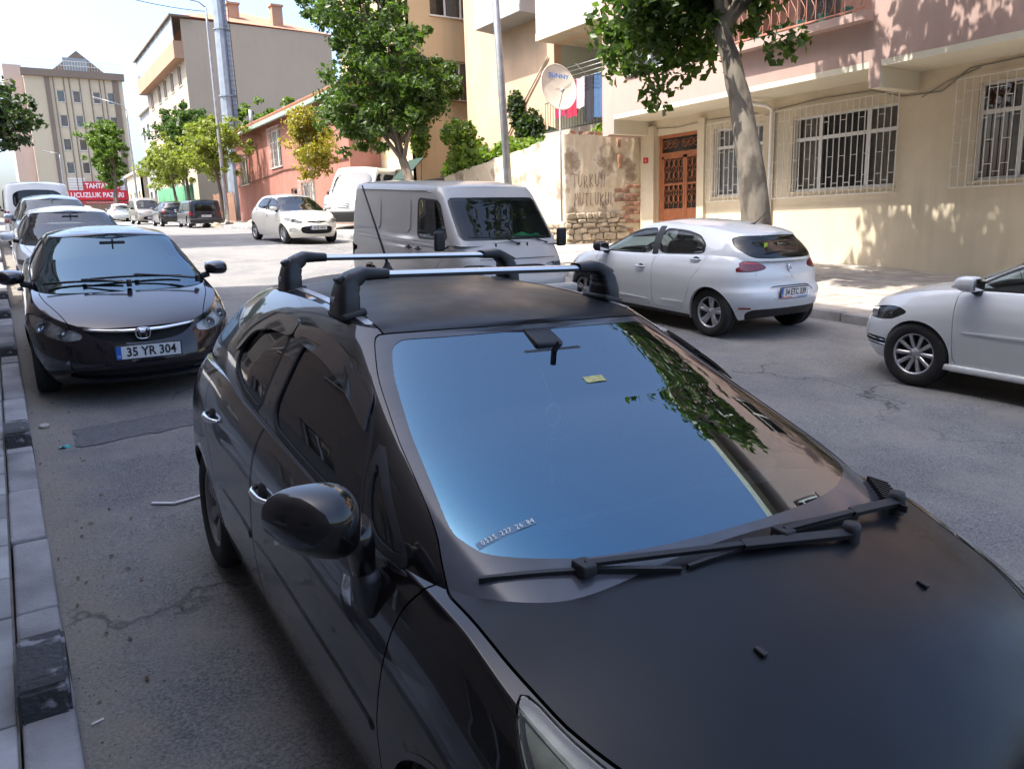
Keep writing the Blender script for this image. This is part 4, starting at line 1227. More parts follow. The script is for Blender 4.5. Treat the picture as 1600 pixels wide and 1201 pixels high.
stones(sp, .0, .9, zc_ - .02, zc_ + .62, 5, .0)
bkm = MB(); bkm.bevbox((0, 0, 0), (.235, .06, .105), .008); bkme = bkm.mesh('brick', M_BRICK)
rs = random.Random(8)
for j in range(13):
    for i in range(3):
        if rs.random() < .12 + .14 * i: continue
        link('brick', bkme, ruin, fp.p(FW - .13 - .25 * i - (.12 if j % 2 else 0), 1.35 + .125 * j, .01 + rs.uniform(-.008, .012)), (0, rs.uniform(-.02, .02), math.atan2(fp.u.y, fp.u.x)))
for (a, z) in ((1.66, 3.62), (1.68, 3.48), (1.64, 4.06)):
    link('brick', bkme, ruin, fp.p(a, z, .012), (0, 1.57, math.atan2(fp.u.y, fp.u.x)))
for k in range(7):
    link('coping_tile', bkme, ruin, fp.p(.25 + .26 * k, 4.34 + rs.uniform(-.02, .03), -.15), (rs.uniform(-.3, .3), 0, rs.uniform(-.5, .5)))
# graffiti strokes
ST = {'T': [[(0, 1), (1, 1)], [(.5, 1), (.5, 0)]], 'U': [[(.1, 1), (.1, .25), (.4, 0), (.75, .15), (.85, 1)]], 'R': [[(.1, 0), (.1, 1), (.7, .85), (.65, .55), (.1, .5), (.8, 0)]], 'K': [[(.1, 1), (.1, 0)], [(.8, .95), (.12, .5), (.85, .02)]],
      'N': [[(.1, 0), (.1, 1), (.8, .1), (.85, 1)]], 'M': [[(0, 0), (.15, 1), (.45, .45), (.8, 1), (.95, 0)]], 'L': [[(.2, 1), (.15, .02), (.75, .05)]], 'D': [[(.3, 1.2), (.33, 1.15)], [(.65, 1.22), (.68, 1.17)]]}
rs = random.Random(2)
for word, a, z, h, w in (('TURKUN', .16, 2.83, .36, .165), ('MUTLUKUL', .22, 2.32, .36, .15)):
    for i, ch in enumerate(word):
        g_ = MB()
        for st_ in ST[ch] + (ST['D'] if (word, i) == ('TURKUN', 1) else []):
            g_.tube([fp.p(a + w * (i + p[0] * .8) * 1.08 + rs.uniform(-.006, .006), z + h * p[1] + .02 * math.sin(i * 2.1) + rs.uniform(-.01, .01), .021) for p in st_], .0072, 5)
        g_.build('graffiti_stroke', M_GRAF, ruin)
settle(ruin)
# ------------------------------------------------------------------ satellite dish on its pole
M_GALV = mat('galvanised_steel', (.36, .37, .38), .45, .7, var=.2, scale=6)
dish = empty('satellite_dish', (13.55, 18.02, 2.5), label='cream satellite dish lettered SUNNY on a thin pole at the wall corner', cat='satellite dish')
b = MB(); b.tube([(0, 0, -.6), (0, 0, 3.05)], .028, 10); b.build('pole', mat('grey_pole', (.30, .29, .27), .6, .3), dish)
def bowl(u, v):
    a = 2 * math.pi * v; r = u; return (.54 * r * math.cos(a), .075 * (1 - r * r), .64 * r * math.sin(a))
M_DISH = mat('dish_cream', (.60, .54, .44), .5, var=.12, scale=5)
b = MB(); b.grid(bowl, 12, 48); b.tube([(.545 * math.cos(a), 0, .645 * math.sin(a)) for a in [2 * math.pi * k / 48 for k in range(49)]], .014, 6, caps=False)
hd = b.build('reflector', M_DISH, dish, (-.12, -.12, 3.02), (R(-16), R(5), R(-8)))
# concave side looks to -Y
text_part('dish_lettering', 'SUNNY', .165, mat('dish_blue', (.05, .16, .45), .5), hd, (.02, -.012, .30), (R(96), 0, 0), .002, sx=1.15, bold=.004)
b = MB(); b.tube([(-.05, -.02, -.60), (-.16, -.35, -.52), (-.2, -.5, -.42)], .014, 8); b.tube([(-.2, -.5, -.42), (-.2, -.56, -.34)], [.035, .05], 12); b.build('receiver_arm', M_GALV, hd)
# ------------------------------------------------------------------ peach house with loggia, laundry
M_PEACH = plaster('peach_plaster', (.60, .43, .30), .14, .2, .7)
M_MINT = plaster('mint_plaster', (.42, .47, .42), .08, .15, .8)
M_WHITEW = plaster('white_render', (.37, .37, .375), .08, .15, .9)
PX = 17.0
peach = empty('balcony_house', (PX, 22, G(0, 22)), label='peach house with a mint loggia and white enclosed balcony behind the garden wall', cat='building')
pp = Plane((PX, 29.0, 0), (0, -1, 0), (-1, 0, 0)); C_ = lambda y: 29.0 - y
facade(peach, 'street_wall', pp, 0, C_(17.45), -.5, 15, [(C_(22.9), C_(17.9), 4.95, 7.95)], M_PEACH, .3)
b = MB(); pp.box(b, C_(22.9), C_(17.9), 4.95, 7.95, -2.2, -2.1); pp.box(b, C_(22.92), C_(22.9), 4.95, 7.95, -2.1, -.3); pp.box(b, C_(17.9), C_(17.88), 4.95, 7.95, -2.1, -.3); b.build('loggia_wall', M_MINT, peach)
b = MB(); pp.box(b, C_(22.9), C_(17.9), 7.951, 8.2, -2.1, .78); b.build('loggia_slab', plaster('pale_concrete', (.52, .46, .37), .12, .4, 1.2), peach); b = MB(); pp.box(b, C_(22.9), C_(17.9), 4.7, 4.949, -2.1, .5); b.build('loggia_slab', plaster('pale_concrete', (.52, .46, .37), .12, .4, 1.2), peach)
b = MB(); pp.box(b, C_(22.0), C_(20.7), 4.95, 7.1, -2.09, -2.05); b.build('loggia_door', M_MINT, peach)
b = MB(); pp.box(b, C_(22.85), C_(17.9), 8.2, 9.3, .66, .74); b.build('balcony_panel', M_WHITEW, peach)
for k in range(5): b = MB(); x = C_(22.85) + .96 * k; pp.box(b, x + .02, x + .94, 9.3, 10.8, .68, .72); b.build('balcony_glazing', mat('frosted_glazing', (.5, .52, .52), .25, var=.1), peach)
b = MB()
for k in range(6): x = C_(22.85) + .96 * k; pp.box(b, x - .03, x + .03, 8.2, 10.8, .66, .76)
b.build('balcony_post', M_PVC, peach)
b = MB(); b.add([pp.p(C_(26.6), 9.0, 0), pp.p(C_(23.4), 9.0, 0), pp.p(C_(23.5), 9.05, 1.0), pp.p(C_(26.5), 9.05, 1.0), pp.p(C_(26.6), 9.3, 0), pp.p(C_(23.4), 9.3, 0), pp.p(C_(23.5), 9.3, 1.0), pp.p(C_(26.5), 9.3, 1.0)], [(0, 1, 2, 3), (4, 7, 6, 5), (0, 4, 5, 1), (1, 5, 6, 2), (2, 6, 7, 3), (3, 7, 4, 0)]); pp.box(b, C_(26.5), C_(23.5), 9.3, 11.5, .02, .98); b.build('bay_balcony', M_WHITEW, peach)
b = MB(); pp.box(b, C_(28.9), C_(17.5), -.5, 15, -6, -5.9); b.build('back_wall', M_PEACH, peach)
b = MB(); b.bx(PX + .3, 23, 28.8, 29.0, -.5, 14.99); b.build('side_wall', M_PEACH, peach)
b = MB(); b.bx(PX - .3, 23, 17.46, 29.2, 15.0, 15.2); b.build('roof_slab', M_WHITEW, peach)
# loggia railing and drying rack
b = MB()
for z in (5.0, 5.95): b.bar(pp.p(C_(22.9), z, .42), pp.p(C_(17.9), z, .42), .035, .03)
for k in range(34): x = C_(22.9) + 5.0 * k / 33; b.bar(pp.p(x, 4.95, .42), pp.p(x, 5.95, .42), .014, .014)
b.build('loggia_rail', mat('dark_rail', (.10, .10, .10), .5, .3), peach)
cable(peach, [pp.p(C_(23.2), 7.6, .05), pp.p(C_(24.4), 6.6, .06), pp.p(C_(26.2), 5.0, .05)], .03, mat('render_scar', (.40, .34, .28), .8))
settle(peach)
rack = empty('drying_rack', (PX - 1.0, 19.9, 6.2), label='steel clothes-drying arms fixed out from the loggia', cat='drying rack')
b = MB()
for k in range(4): b.tube([(0 - .12 * k, -1.5, .12 + .10 * k), (-.12 * k, 1.5, .12 + .10 * k)], .008, 6)
for y in (-1.5, 0, 1.5): b.tube([(.55, y, -.2), (-.4, y, .45)], .012, 6)
b.build('rack_line', M_GALV, rack)
def garment(name, label, y, w, h, m, seed, dx=0.0, legs=False):
    b = MB(); rs = random.Random(seed); ph = rs.uniform(0, 6)
    def fn(u, v):
        sp = (.10 * w * (1 - v) * (1 if u > .5 else -1)) if legs else 0
        return ((.02 * math.sin(9 * u + ph) + .012 * math.sin(23 * u + ph)) * (1 - .6 * v), (u - .5) * w + sp, -h * (1 - v) + .02 * math.sin(5 * u + ph))
    b.grid(fn, 18, 8); b.grid(lambda u, v: (fn(u, v)[0] + .03, fn(u, v)[1] * .98, fn(u, v)[2] * .93), 18, 8)
    o = b.build(name, m, None, (PX - 1.0 + dx, y, 6.33))
    tag(o, label, 'laundry', 'washing hung at the loggia')
garment('towel', 'deep red cloth hanging beside the bright red one at the loggia', 21.25, .5, 1.05, mat('crimson_cloth', (.36, .02, .09), .9), 1)
garment('towel', 'bright red cloth hanging next to the white garment', 20.68, .58, 1.12, mat('red_cloth', (.45, .015, .05), .9), 2, .03)
garment('shirt', 'white lilac garment hanging between the red cloth and the black trousers', 20.18, .36, .9, mat('lilac_cloth', (.55, .52, .6), .9), 3)
garment('trousers', 'black trousers hanging between white garment and blue jeans', 19.75, .40, 1.35, mat('black_cloth', (.02, .02, .03), .9), 4, 0, True)
garment('trousers', 'blue jeans hanging next to the green trousers', 19.33, .40, 1.30, mat('denim_cloth', (.05, .11, .22), .9), 5, .02, True)
garment('trousers', 'green trousers hanging last on the line by the pink wall', 18.95, .36, 1.25, mat('green_cloth2', (.14, .26, .10), .9), 6, 0, True)
# ------------------------------------------------------------------ yellow house
M_YEL = plaster('yellow_ochre_plaster', (.58, .44, .27), .09, .16, .4)
M_YELC = plaster('pale_shop_plaster', (.60, .52, .38), .1, .2, .6)
yel = empty('yellow_house', (15, 32, G(0, 32)), label='tall ochre-yellow house with vines round its window', cat='building')
yf = Plane((15, 30, 0), (1, 0, 0), (0, -1, 0))
facade(yel, 'garden_wall_face', yf, 0, 9, 0, 17, [(1.53, 3.1, 7.1, 8.7), (1.0, 3.27, 10.4, 11.9), (1.5, 3.1, 13.4, 14.9)], M_YEL, .3)
window(yel, yf, 1.53, 3.1, 7.1, 8.7, (1, 1), None, [(.45, 1, M_CURT)], m_sill=M_BRICK)
window(yel, yf, 1.0, 3.27, 10.4, 11.9, (1, 1, 1), None, [(.4, .9, M_CURT)], m_sill=M_PVC)
window(yel, yf, 1.5, 3.1, 13.4, 14.9, (1, 1), None, [(0, 1, M_CURT)])
ys = Plane((15, 37.5, 0), (0, -1, 0), (-1, 0, 0))
facade(yel, 'street_wall', ys, 0, 7.498, 4.9, 17, [(1, 2.4, 7.2, 8.7), (4.6, 6, 7.2, 8.7), (1, 2.4, 10.2, 11.7), (4.6, 6, 10.2, 11.7)], M_YEL, .3)
for o in ((1, 2.4, 7.2, 8.7), (4.6, 6, 7.2, 8.7), (1, 2.4, 10.2, 11.7), (4.6, 6, 10.2, 11.7)): window(yel, ys, *o, (1, 1), None, [(0, 1, M_CURT)])
facade(yel, 'shop_wall', ys, 0, 7.498, .8, 4.9, [(1.2, 3.2, 2.2, 4.3), (4.0, 4.9, 1.9, 4.4), (5.4, 6.8, 2.0, 4.4)], M_YELC, .3)
window(yel, ys, 1.2, 3.2, 2.2, 4.3, (1,), None, None, frame=M_LAMPDARK, sill=False)
b = MB(); ys.box(b, 4.0, 4.9, 1.9, 4.4, -.2, -.14); b.build('shop_door', M_PVC, yel); window(yel, ys, 5.4, 6.8, 2.0, 4.4, (1, 1), .5, [(0, 1, M_CURT)], sill=False)
sg_ = MB(); ys.box(sg_, 1.35, 3.05, 2.9, 4.15, .003, .04); sgo = sg_.build('shop_sign', mat('sign_black', (.03, .04, .05), .4), yel)
for k, (a, z, w, h) in enumerate(((2.2, 3.9, 1.0, .12), (2.3, 3.65, .8, .10), (2.3, 3.35, .8, .12), (2.25, 3.08, .7, .10))):
    q = MB(); ys.box(q, a - w / 2, a + w / 2, z - h / 2, z + h / 2, .041, .044); q.build('sign_line', M_PLATE, sgo)
q = MB(); ys.box(q, 1.36, 1.62, 2.95, 4.1, .041, .045); q.build('sign_picture', mat('sign_blue', (.05, .25, .4), .4), sgo)
b = MB(); b.bx(15.3, 24, 37.2, 37.5, .8, 16.99); b.build('side_wall', M_YEL, yel)
b = MB(); b.bx(14.7, 24.2, 29.7, 37.8, 17.0, 17.25); b.build('roof_slab', M_SOFF, yel)
cable(yel, [yf.p(3.25, 10.3, .03), yf.p(3.6, 10.1, .03), yf.p(3.9, 9.5, .03), yf.p(3.8, 6.0, .03)], .012)
settle(yel)
# yard between the wall and the yellow house
shed = empty('yard_shed', (15.2, 27.6, G(0, 27)), label='makeshift yard shed with a green awning between garden wall and yellow house', cat='shed')
b = MB(); b.bx(13.85, 14.0, 25.3, 29.9, .9, 2.95); b.build('front_panel', M_YELC, shed)
b = MB(); b.bx(13.9, 14.05, 26.0, 27.2, 1.6, 2.6); b.build('panel_board', M_PEACH, shed)
b = MB(); b.bx(13.7, 16.6, 25.2, 29.9, 3.55, 3.62); b.build('shed_roof', mat('dark_sheet', (.06, .055, .05), .8), shed)
b = MB(); b.add([(13.6, 28.3, 3.75), (13.6, 29.6, 3.75), (14.5, 29.6, 4.6), (14.5, 28.3, 4.6), (13.6, 28.3, 3.71), (13.6, 29.6, 3.71), (14.5, 29.6, 4.56), (14.5, 28.3, 4.56)], [(0, 1, 2, 3), (7, 6, 5, 4), (0, 4, 5, 1), (1, 5, 6, 2), (2, 6, 7, 3), (3, 7, 4, 0)]); b.build('awning', mat('green_awning', (.004, .030, .020), .7), shed)
for y in (25.4, 27.5, 29.7):
    b = MB(); b.tube([(13.9, y, .9), (13.9, y, 3.55)], .04, 8); b.build('post', mat('old_timber', (.14, .10, .07), .9), shed)
settle(shed)
# ------------------------------------------------------------------ red house
M_RED = plaster('brick_red_render', (.33, .15, .115), .18, .45, .9)
red = empty('red_house', (13.5, 45, G(0, 45)), label='low brick-red rendered house with tiled roof and barred windows', cat='building')
rp = Plane((13.5, 53.0, 0), (0, -1, 0), (-1, 0, 0)); D_ = lambda y: 53.0 - y
ow = [(D_(45.1), D_(43.2), 5.45, 7.45), (D_(39.6), D_(37.9), 5.5, 7.3), (D_(51.9), D_(50.2), 4.9, 6.6), (D_(42.1), D_(41.1), 2.5, 4.15), (D_(40.4), D_(38.4), 2.3, 4.35), (D_(46.0), D_(45.0), 3.0, 3.7)]
facade(red, 'street_wall', rp, 0, D_(33.5), 1.6, 7.9, ow, M_RED, .3)
for k, o in enumerate(ow):
    window(red, rp, *o, (1, 1) if k != 3 else (1,), None, [(0, 1, M_CURT)] if k in (0, 2, 4) else None, m_sill=mat('worn_sill', (.5, .45, .38), .8))
    if k in (0, 1, 2, 4): grille(red, rp, o[0] - .1, o[1] + .1, o[2] - .05, o[3] + .1, .12, .2, seed=k)
b = MB(); b.bx(13.8, 21, 33.5, 33.75, 1.6, 7.9); b.build('gable_wall', M_RED, red)
b = MB(); b.bx(13.8, 21, 52.75, 53.0, 1.6, 7.9); b.build('gable_wall', M_RED, red)
tl = MB()
M_TILE = mat('clay_tile', (.42, .19, .11), .8, var=.3, scale=4)
for k in range(97):
    y = 33.3 + .205 * k
    tl.tube([(13.0, y, 8.0), (17.2, y, 9.3)], .10, 6)
tl = tl.build('roof_tiles', M_TILE, red); tl['kind'] = 'stuff'
b = MB(); b.prism([(13.05, 7.9), (17.2, 9.22), (21.2, 7.9)], 1, 33.4, 53.1); b.build('roof', M_TILE, red)
b = MB(); b.bx(12.95, 13.12, 33.3, 48.6, 7.72, 7.92); b.build('eaves_board', mat('green_board', (.25, .33, .27), .7), red)
b = MB(); b.tube([(12.95, 48.6, 7.78), (12.9, 53.5, 7.45)], .09, 8); b.build('gutter', M_GALV, red)
b = MB(); b.tube([(13.42, 48.2, 7.9), (13.42, 48.2, 9.0)], .10, 10); b.build('stove_pipe', M_GALV, red)
cable(red, [(13.46, 33.6, 5.0), (13.46, 43.0, 5.2), (13.46, 48, 5.0), (13.46, 52.9, 4.9)], .025, mat('dark_band', (.12, .05, .04), .8), 'string_band')
settle(red)
# board fence beyond it
M_BOARD = mat('weathered_board', (.20, .11, .07), .9, var=.35, scale=4, stretch=(6, 6, .5))
fen = empty('board_fence', (13.3, 57, G(0, 57)), label='weathered brown board fence beyond the red house', cat='fence')
fb = MB(); fb.bevbox((0, 0, .95), (.04, .26, 1.9), .006); fm = fb.mesh('board', M_BOARD)
for k in range(22):
    y = 53.5 + .29 * k; link('board', fm, fen, (0, y - 57, G(0, y) - G(0, 57) + .1 + rs.uniform(-.05, .05)), (rs.uniform(-.03, .03), 0, 0))
gf = empty('mesh_fence', (12.9, 72, G(0, 72)), label='green mesh fence with posts behind the pale trees', cat='fence')
for k in range(6):
    y = 64 + 3 * k; z = G(0, y) - G(0, 72)
    b = MB(); b.tube([(0, y - 72, z), (0, y - 72, z + 3.0)], .05, 8); b.build('post', mat('green_post', (.05, .20, .10), .6), gf)
    if k < 5:
        b = MB(); b.bevbox((0, y + 1.5 - 72, z + 1.6), (.03, 2.86, 2.5), .01); b.build('mesh_panel', mat('green_mesh', (.08, .26, .13), .8, var=.3, scale=3), gf)
# ------------------------------------------------------------------ tan apartment block
M_BRN = plaster('brown_band', (.20, .16, .13), .08, .1, .5)
M_TAN = plaster('tan_render', (.42, .35, .27), .06, .12, .25)
M_TANB = plaster('tan_bands', (.40, .25, .17), .08, .15, .4)
tan = empty('apartment_block', (14.5, 75, G(0, 75)), label='tan apartment block with a blank flank and glazed top-floor balcony', cat='building')
tg = 3.0
tf = Plane((14.5, 69.5, 0), (1, 0, 0), (0, -1, 0)); b = MB(); tf.box(b, 0, 12.5, tg, 18.9, -.3, 0); b.build('blank_flank', M_TAN, tan)
tsx = Plane((14.5, 88.5, 0), (0, -1, 0), (-1, 0, 0)); E_ = lambda y: 88.5 - y
tw = []
for fz in (5.0, 8.2, 11.4, 14.2)[0:]:
    for y0 in (86.8, 82.6, 79.6, 76.2, 72.8): tw.append((E_(y0), E_(y0 - 1.5), fz, fz + 1.7))
facade(tan, 'street_wall', tsx, 0, 18.69, tg, 16.4, [o for o in tw if o[3] < 16.2], M_TAN, .3)
for o in tw: window(tan, tsx, *o, (1, 1), None, [(0, 1, M_CURT)] if rs.random() < .6 else None)
b = MB(); tsx.box(b, -.2, 18.99, 15.9, 17.2, .003, .75); b.build('balcony_parapet', M_TANB, tan)
b = MB()
for k in range(8):
    q = MB(); tsx.box(q, .1 + 2.35 * k, 2.3 + 2.35 * k, 17.2, 19.0, .66, .70); q.build('balcony_glazing', mat('pale_glazing', (.30, .33, .35), .12, var=.2), tan)
for k in range(9): tsx.box(b, .02 + 2.35 * k, .10 + 2.35 * k, 17.2, 19.0, .64, .72)
b.build('balcony_post', M_PVC, tan)
b = MB(); b.bx(13.6, 15.2, 69.2, 88.9, 19.0, 19.12); b.build('eaves', M_BRN, tan)
b = MB(); b.add([(14.3, 69.4, 19.13), (27.2, 69.4, 18.9), (27.2, 88.8, 18.9), (14.3, 88.8, 19.13), (20.7, 74.5, 21.2), (20.7, 83.5, 21.2)], [(0, 1, 4), (1, 2, 5, 4), (2, 3, 5), (3, 0, 4, 5), (0, 3, 2, 1)]); b.build('roof', M_TILE, tan)
for (x, y) in ((22.6, 70.5), (19.2, 71.5)): b = MB(); b.bx(x - .45, x + .45, y - .4, y + .4, 19.0, 20.9); b.bx(x - .55, x + .55, y - .5, y + .5, 20.9, 21.05); b.build('chimney', M_TANB, tan)
settle(tan)
# ------------------------------------------------------------------ end of the street: market building
M_BEI = plaster('beige_panel', (.52, .45, .33), .06, .14, .25)
M_BEIR = plaster('rose_flank', (.52, .41, .34), .06, .12, .25)
far = empty('market_building', (11, 125, G(0, 125)), label='beige six-storey block with brown bands above the red market sign', cat='building')
ff = Plane((7.0, 125, 0), (1, 0, 0), (0, -1, 0)); fg = 4.4
fw_ = []
for r_, fz in enumerate((10.8, 13.9, 17.0, 20.2)):
    for a in (2.15, 4.05, 6.5, 8.3): fw_.append((a, a + 1.0, fz, fz + 1.6))
facade(far, 'front_wall', ff, -1.4, 10.4, fg, 23.4, fw_ + [(1.9, 9.6, 5.0, 7.6)], M_BEI, .3)
for k, o in enumerate(fw_): window(far, ff, *o, (1,), None, [(0, 1, M_CURT)] if k % 3 == 0 else None, sill=True, m_sill=M_BEI, fw=.1)
for a in (.95, 9.3): b = MB(); ff.box(b, a, a + .55, fg, 23.4, .003, .16); b.build('brown_pilaster', M_BRN, far)
for a in (1.98, 3.22, 3.88, 5.12, 6.33, 7.57, 8.13, 9.20): b = MB(); ff.box(b, a - .1, a + .02, 8.2, 23.4, .004, .09); b.build('brown_strip', M_BRN, far)
b = MB(); ff.box(b, -1.7, 10.7, 23.4, 24.3, -.4, .4); b.build('cornice', M_BRN, far)
b = MB(); b.prism([(9.0, 24.3), (12.2, 27.0), (15.4, 24.3)], 1, 125.2, 133); b.build('gable_roof', M_BRN, far)
b = MB(); b.bx(10.4, 13.4, 125.05, 125.15, 24.3, 26.0); b.build('dormer_glazing', mat('dormer_glass', (.25, .27, .28), .15), far)
b = MB()
for z in (24.9, 25.5): b.bar((5.4, 124.7, z), (17.5, 124.7, z), .05, .05)
for k in range(37): b.bar((5.4 + .336 * k, 124.7, 24.3), (5.4 + .336 * k, 124.7, 25.5), .03, .03)
b.build('roof_rail', M_PVC, far)
b = MB(); b.bx(3.4, 5.58, 126.5, 138, fg, 24.9); b.build('rear_block', M_BEIR, far); b = MB(); b.bx(5.6, 17.4, 125.35, 138, fg, 23.39); b.build('rear_block', M_BEIR, far)
for z in (5.15, 5.5, 5.85, 6.2, 6.55, 6.9, 7.25):
    b = MB(); ff.box(b, 1.95, 4.2, z + 2.9 - 2.9 + 2.75, z + 3.0, .01, .07); ff.box(b, 5.6, 9.5, z + 2.75, z + 3.0, .01, .07); b.build('shutter_slat', M_PVC, far)
b = MB(); ff.box(b, 1.9, 9.6, 5.0, 7.6, -.6, -.55); b.build('shop_dark', M_ROOM, far)
M_SIGN = mat('sign_red', (.52, .02, .035), .45, var=.1, scale=2)
s1 = MB(); ff.box(s1, 3.9, 8.4, 8.55, 9.75, .2, .32); so1 = s1.build('sign_panel', M_SIGN, far)
text_part('sign_lettering', 'TAHTAKALE', .92, M_PLATE, so1, ff.p(6.15, 9.15, .33), (R(90), 0, 0), .01, bold=.03, sx=.82)
s1 = MB(); ff.box(s1, 1.6, 9.3, 7.25, 8.54, .2, .34); so1 = s1.build('sign_panel', M_SIGN, far)
text_part('sign_lettering', 'UCUZLUK PAZARI', .92, M_PLATE, so1, ff.p(5.45, 7.9, .35), (R(90), 0, 0), .01, bold=.03, sx=.88)
s1 = MB(); ff.box(s1, 1.8, 9.2, 6.75, 7.0, .2, 1.3); so1 = s1.build('awning', M_SIGN, far)
text_part('sign_lettering', 'TAHTAKALE UCUZLUK PAZARI', .2, M_PLATE, so1, ff.p(5.6, 6.87, 1.31), (R(90), 0, 0), .005, sx=1.3)
s1 = MB(); ff.box(s1, -2.3, 1.3, 7.0, 8.0, .3, .4); so1 = s1.build('sign_panel', mat('sign_dark', (.04, .035, .03), .5), far)
text_part('sign_lettering', 'BERKA TEKSTİL', .5, M_PLATE, so1, ff.p(-.5, 7.55, .41), (R(90), 0, 0), .006)
b = MB(); ff.box(b, -3, 1.3, 4.4, 6.9, -.2, -.1); b.build('shop_dark', M_ROOM, far)
settle(far)
def plain_block(name, label, x0, x1, y0, y1, z0, z1, m, rows, cols, face='-Y', roof=True, balc=False, seed=1):
    """a further house: walls, window openings with panes on its street and camera sides"""
    r_ = empty(name, ((x0 + x1) / 2, (y0 + y1) / 2, z0), label=label, cat='building')
    rq = random.Random(seed)
    for (pl, wd, dr) in ((Plane((x0, y0, 0), (1, 0, 0), (0, -1, 0)), x1 - x0, '-Y'), (Plane((x0, y1, 0), (0, -1, 0), (-1, 0, 0)), y1 - y0, '-X'), (Plane((x1, y0, 0), (0, 1, 0), (1, 0, 0)), y1 - y0, '+X'), (Plane((x1, y1, 0), (-1, 0, 0), (0, 1, 0)), x1 - x0, '+Y')):
        op = []
        if dr in face:
            n = cols if dr in ('-X', '+X') else max(1, int(cols * (x1 - x0) / (y1 - y0)))
            for r in range(rows):
                for c_ in range(n):
                    a = wd * (c_ + .5) / n; zz = z0 + 1.9 + (z1 - z0 - 1.2) * r / rows; op.append((a - .75, a + .75, zz, zz + 1.5))
        e_ = .0 if dr in ('-X', '+X') else .002
        facade(r_, 'wall', pl, e_, wd - e_, z0, z1, op, m, .28)
        for o in op:
            window(r_, pl, *o, (1, 1), None, [(0, 1, M_CURT)] if rq.random() < .5 else None)
    b = MB(); b.bx(x0 - .3, x1 + .3, y0 - .3, y1 + .3, z1, z1 + .25); b.build('roof_slab', M_SOFF, r_)
    settle(r_)
    return r_
plain_block('apartment_house', 'small pale house with a shed roof beside the tan block', 15.5, 22, 92, 101, 3.6, 15.5, M_WHITEW, 3, 3, '-X-Y', seed=4)
plain_block('apartment_house', 'low buff shop house between the tan block and the market building', 15, 22, 103, 114, 4.0, 9.5, M_YELC, 1, 3, '-X', seed=6)
# the near side of the street: tall houses whose shade fills the road
plain_block('apartment_house', 'tall brown-grey apartment house along the near pavement, shading the road', -14, -3.0, -30, 16.2, -1.5, 25.0, plaster('brown_grey_render', (.30, .24, .20), .1, .2, .4), 8, 12, '+X', seed=7)
plain_block('apartment_house', 'narrow tall apartment house beyond the side lane on the near pavement', -14, -3.2, 26.5, 33.5, .8, 24.5, plaster('grey_render', (.36, .34, .31), .1, .2, .4), 7, 2, '+X-Y', seed=8)
plain_block('apartment_house', 'two-storey plastered house on the near pavement further up', -12, -4, 40, 58, 1.5, 8.5, M_YELC, 2, 5, '+X-Y', seed=9)
plain_block('apartment_house', 'pale three-storey house on the near pavement far up the street', -12, -3.5, 72, 98, 2.8, 12.5, M_WHITEW, 3, 6, '+X-Y', seed=10)
# ------------------------------------------------------------------ the black hatchback in front
P_BLACK = paint('black_pearl_paint', (0.007, 0.0055, 0.006), metal=.3, rough=.28, dust=.02, dustcol=(.09, .08, .075))
P_MATTE = mat('matt_black_wrap', (0.005, 0.0055, 0.0075), .36, var=.35, scale=3, bump=.05, bscale=5, col2=(0.010, 0.0105, 0.0135), spec=.30, detail=7, rvar=.09)
G_ATHERM = glass('heat_reflecting_windscreen', (0.40, 0.52, 0.58), 2.6, refl=(0.36, 0.72, 1.0), dirt=.02, graze=(1, 1, 1))
G_BLACKT = glass('dark_tinted_glass', (0.30, 0.30, 0.32), 1.6)
M_FRIT = mat('grey_glass_border', (0.075, 0.077, 0.09), .16, var=.2, scale=8)
M_VISOR = mat('smoked_visor', (0.02, 0.018, 0.017), .06, var=.1, coat=1.0)
M_STRIP = mat('roof_strip_alloy', (0.62, 0.62, 0.63), .35, .8, var=.1, scale=30)
M_RACK = mat('rack_plastic', (0.014, 0.014, 0.016), .42, var=.2, scale=40, bump=.12, bscale=300)
M_ALU = mat('brushed_aluminium', (0.72, 0.73, 0.75), .3, 1.0, var=.08, stretch=(1, 40, 40))
M_PEARL = mat('yellowed_lamp_plastic', (0.5, 0.5, 0.42), .12, var=.25, scale=7, coat=1.0)

P_LOW = dict(W=.874, nf=3.3, nr=3.0, Lf=.72, Lr=.55, e=2.4, levels=30,
    zb=[(0, .22), (.4, .19), (3.4, .19), (4.03, .28)],
    zs=[(.08, .60), (.25, .70), (.45, .785), (.65, .85), (.85, .91), (1.1, .93), (1.4, .935), (2.06, .965), (2.6, 1.0), (3.1, 1.03), (3.6, 1.02), (4.03, .95)],
    zc=[(.08, .62), (.18, .74), (.35, .85), (.55, .925), (.70, .958), (1.0, .985), (2.1, 1.03), (4.03, .96)],
    pw=[(0, .93), (.5, .975), (.9, .99), (1.6, 1), (2.8, 1), (3.5, .98), (4.03, .92)],
    sec=[(0, .925), (.12, .955), (.3, .985), (.5, 1.0), (.68, .998), (.82, .985), (.93, .955), (1, .915)],
    yf=[(0, .12), (.2, .03), (.4, 0), (.6, .02), (.8, .07), (1, .13)],
    yr=[(0, 3.97), (.3, 4.03), (.6, 4.02), (1, 3.93)],
    flare=[(.80, .012, .42), (3.34, .014, .42)])
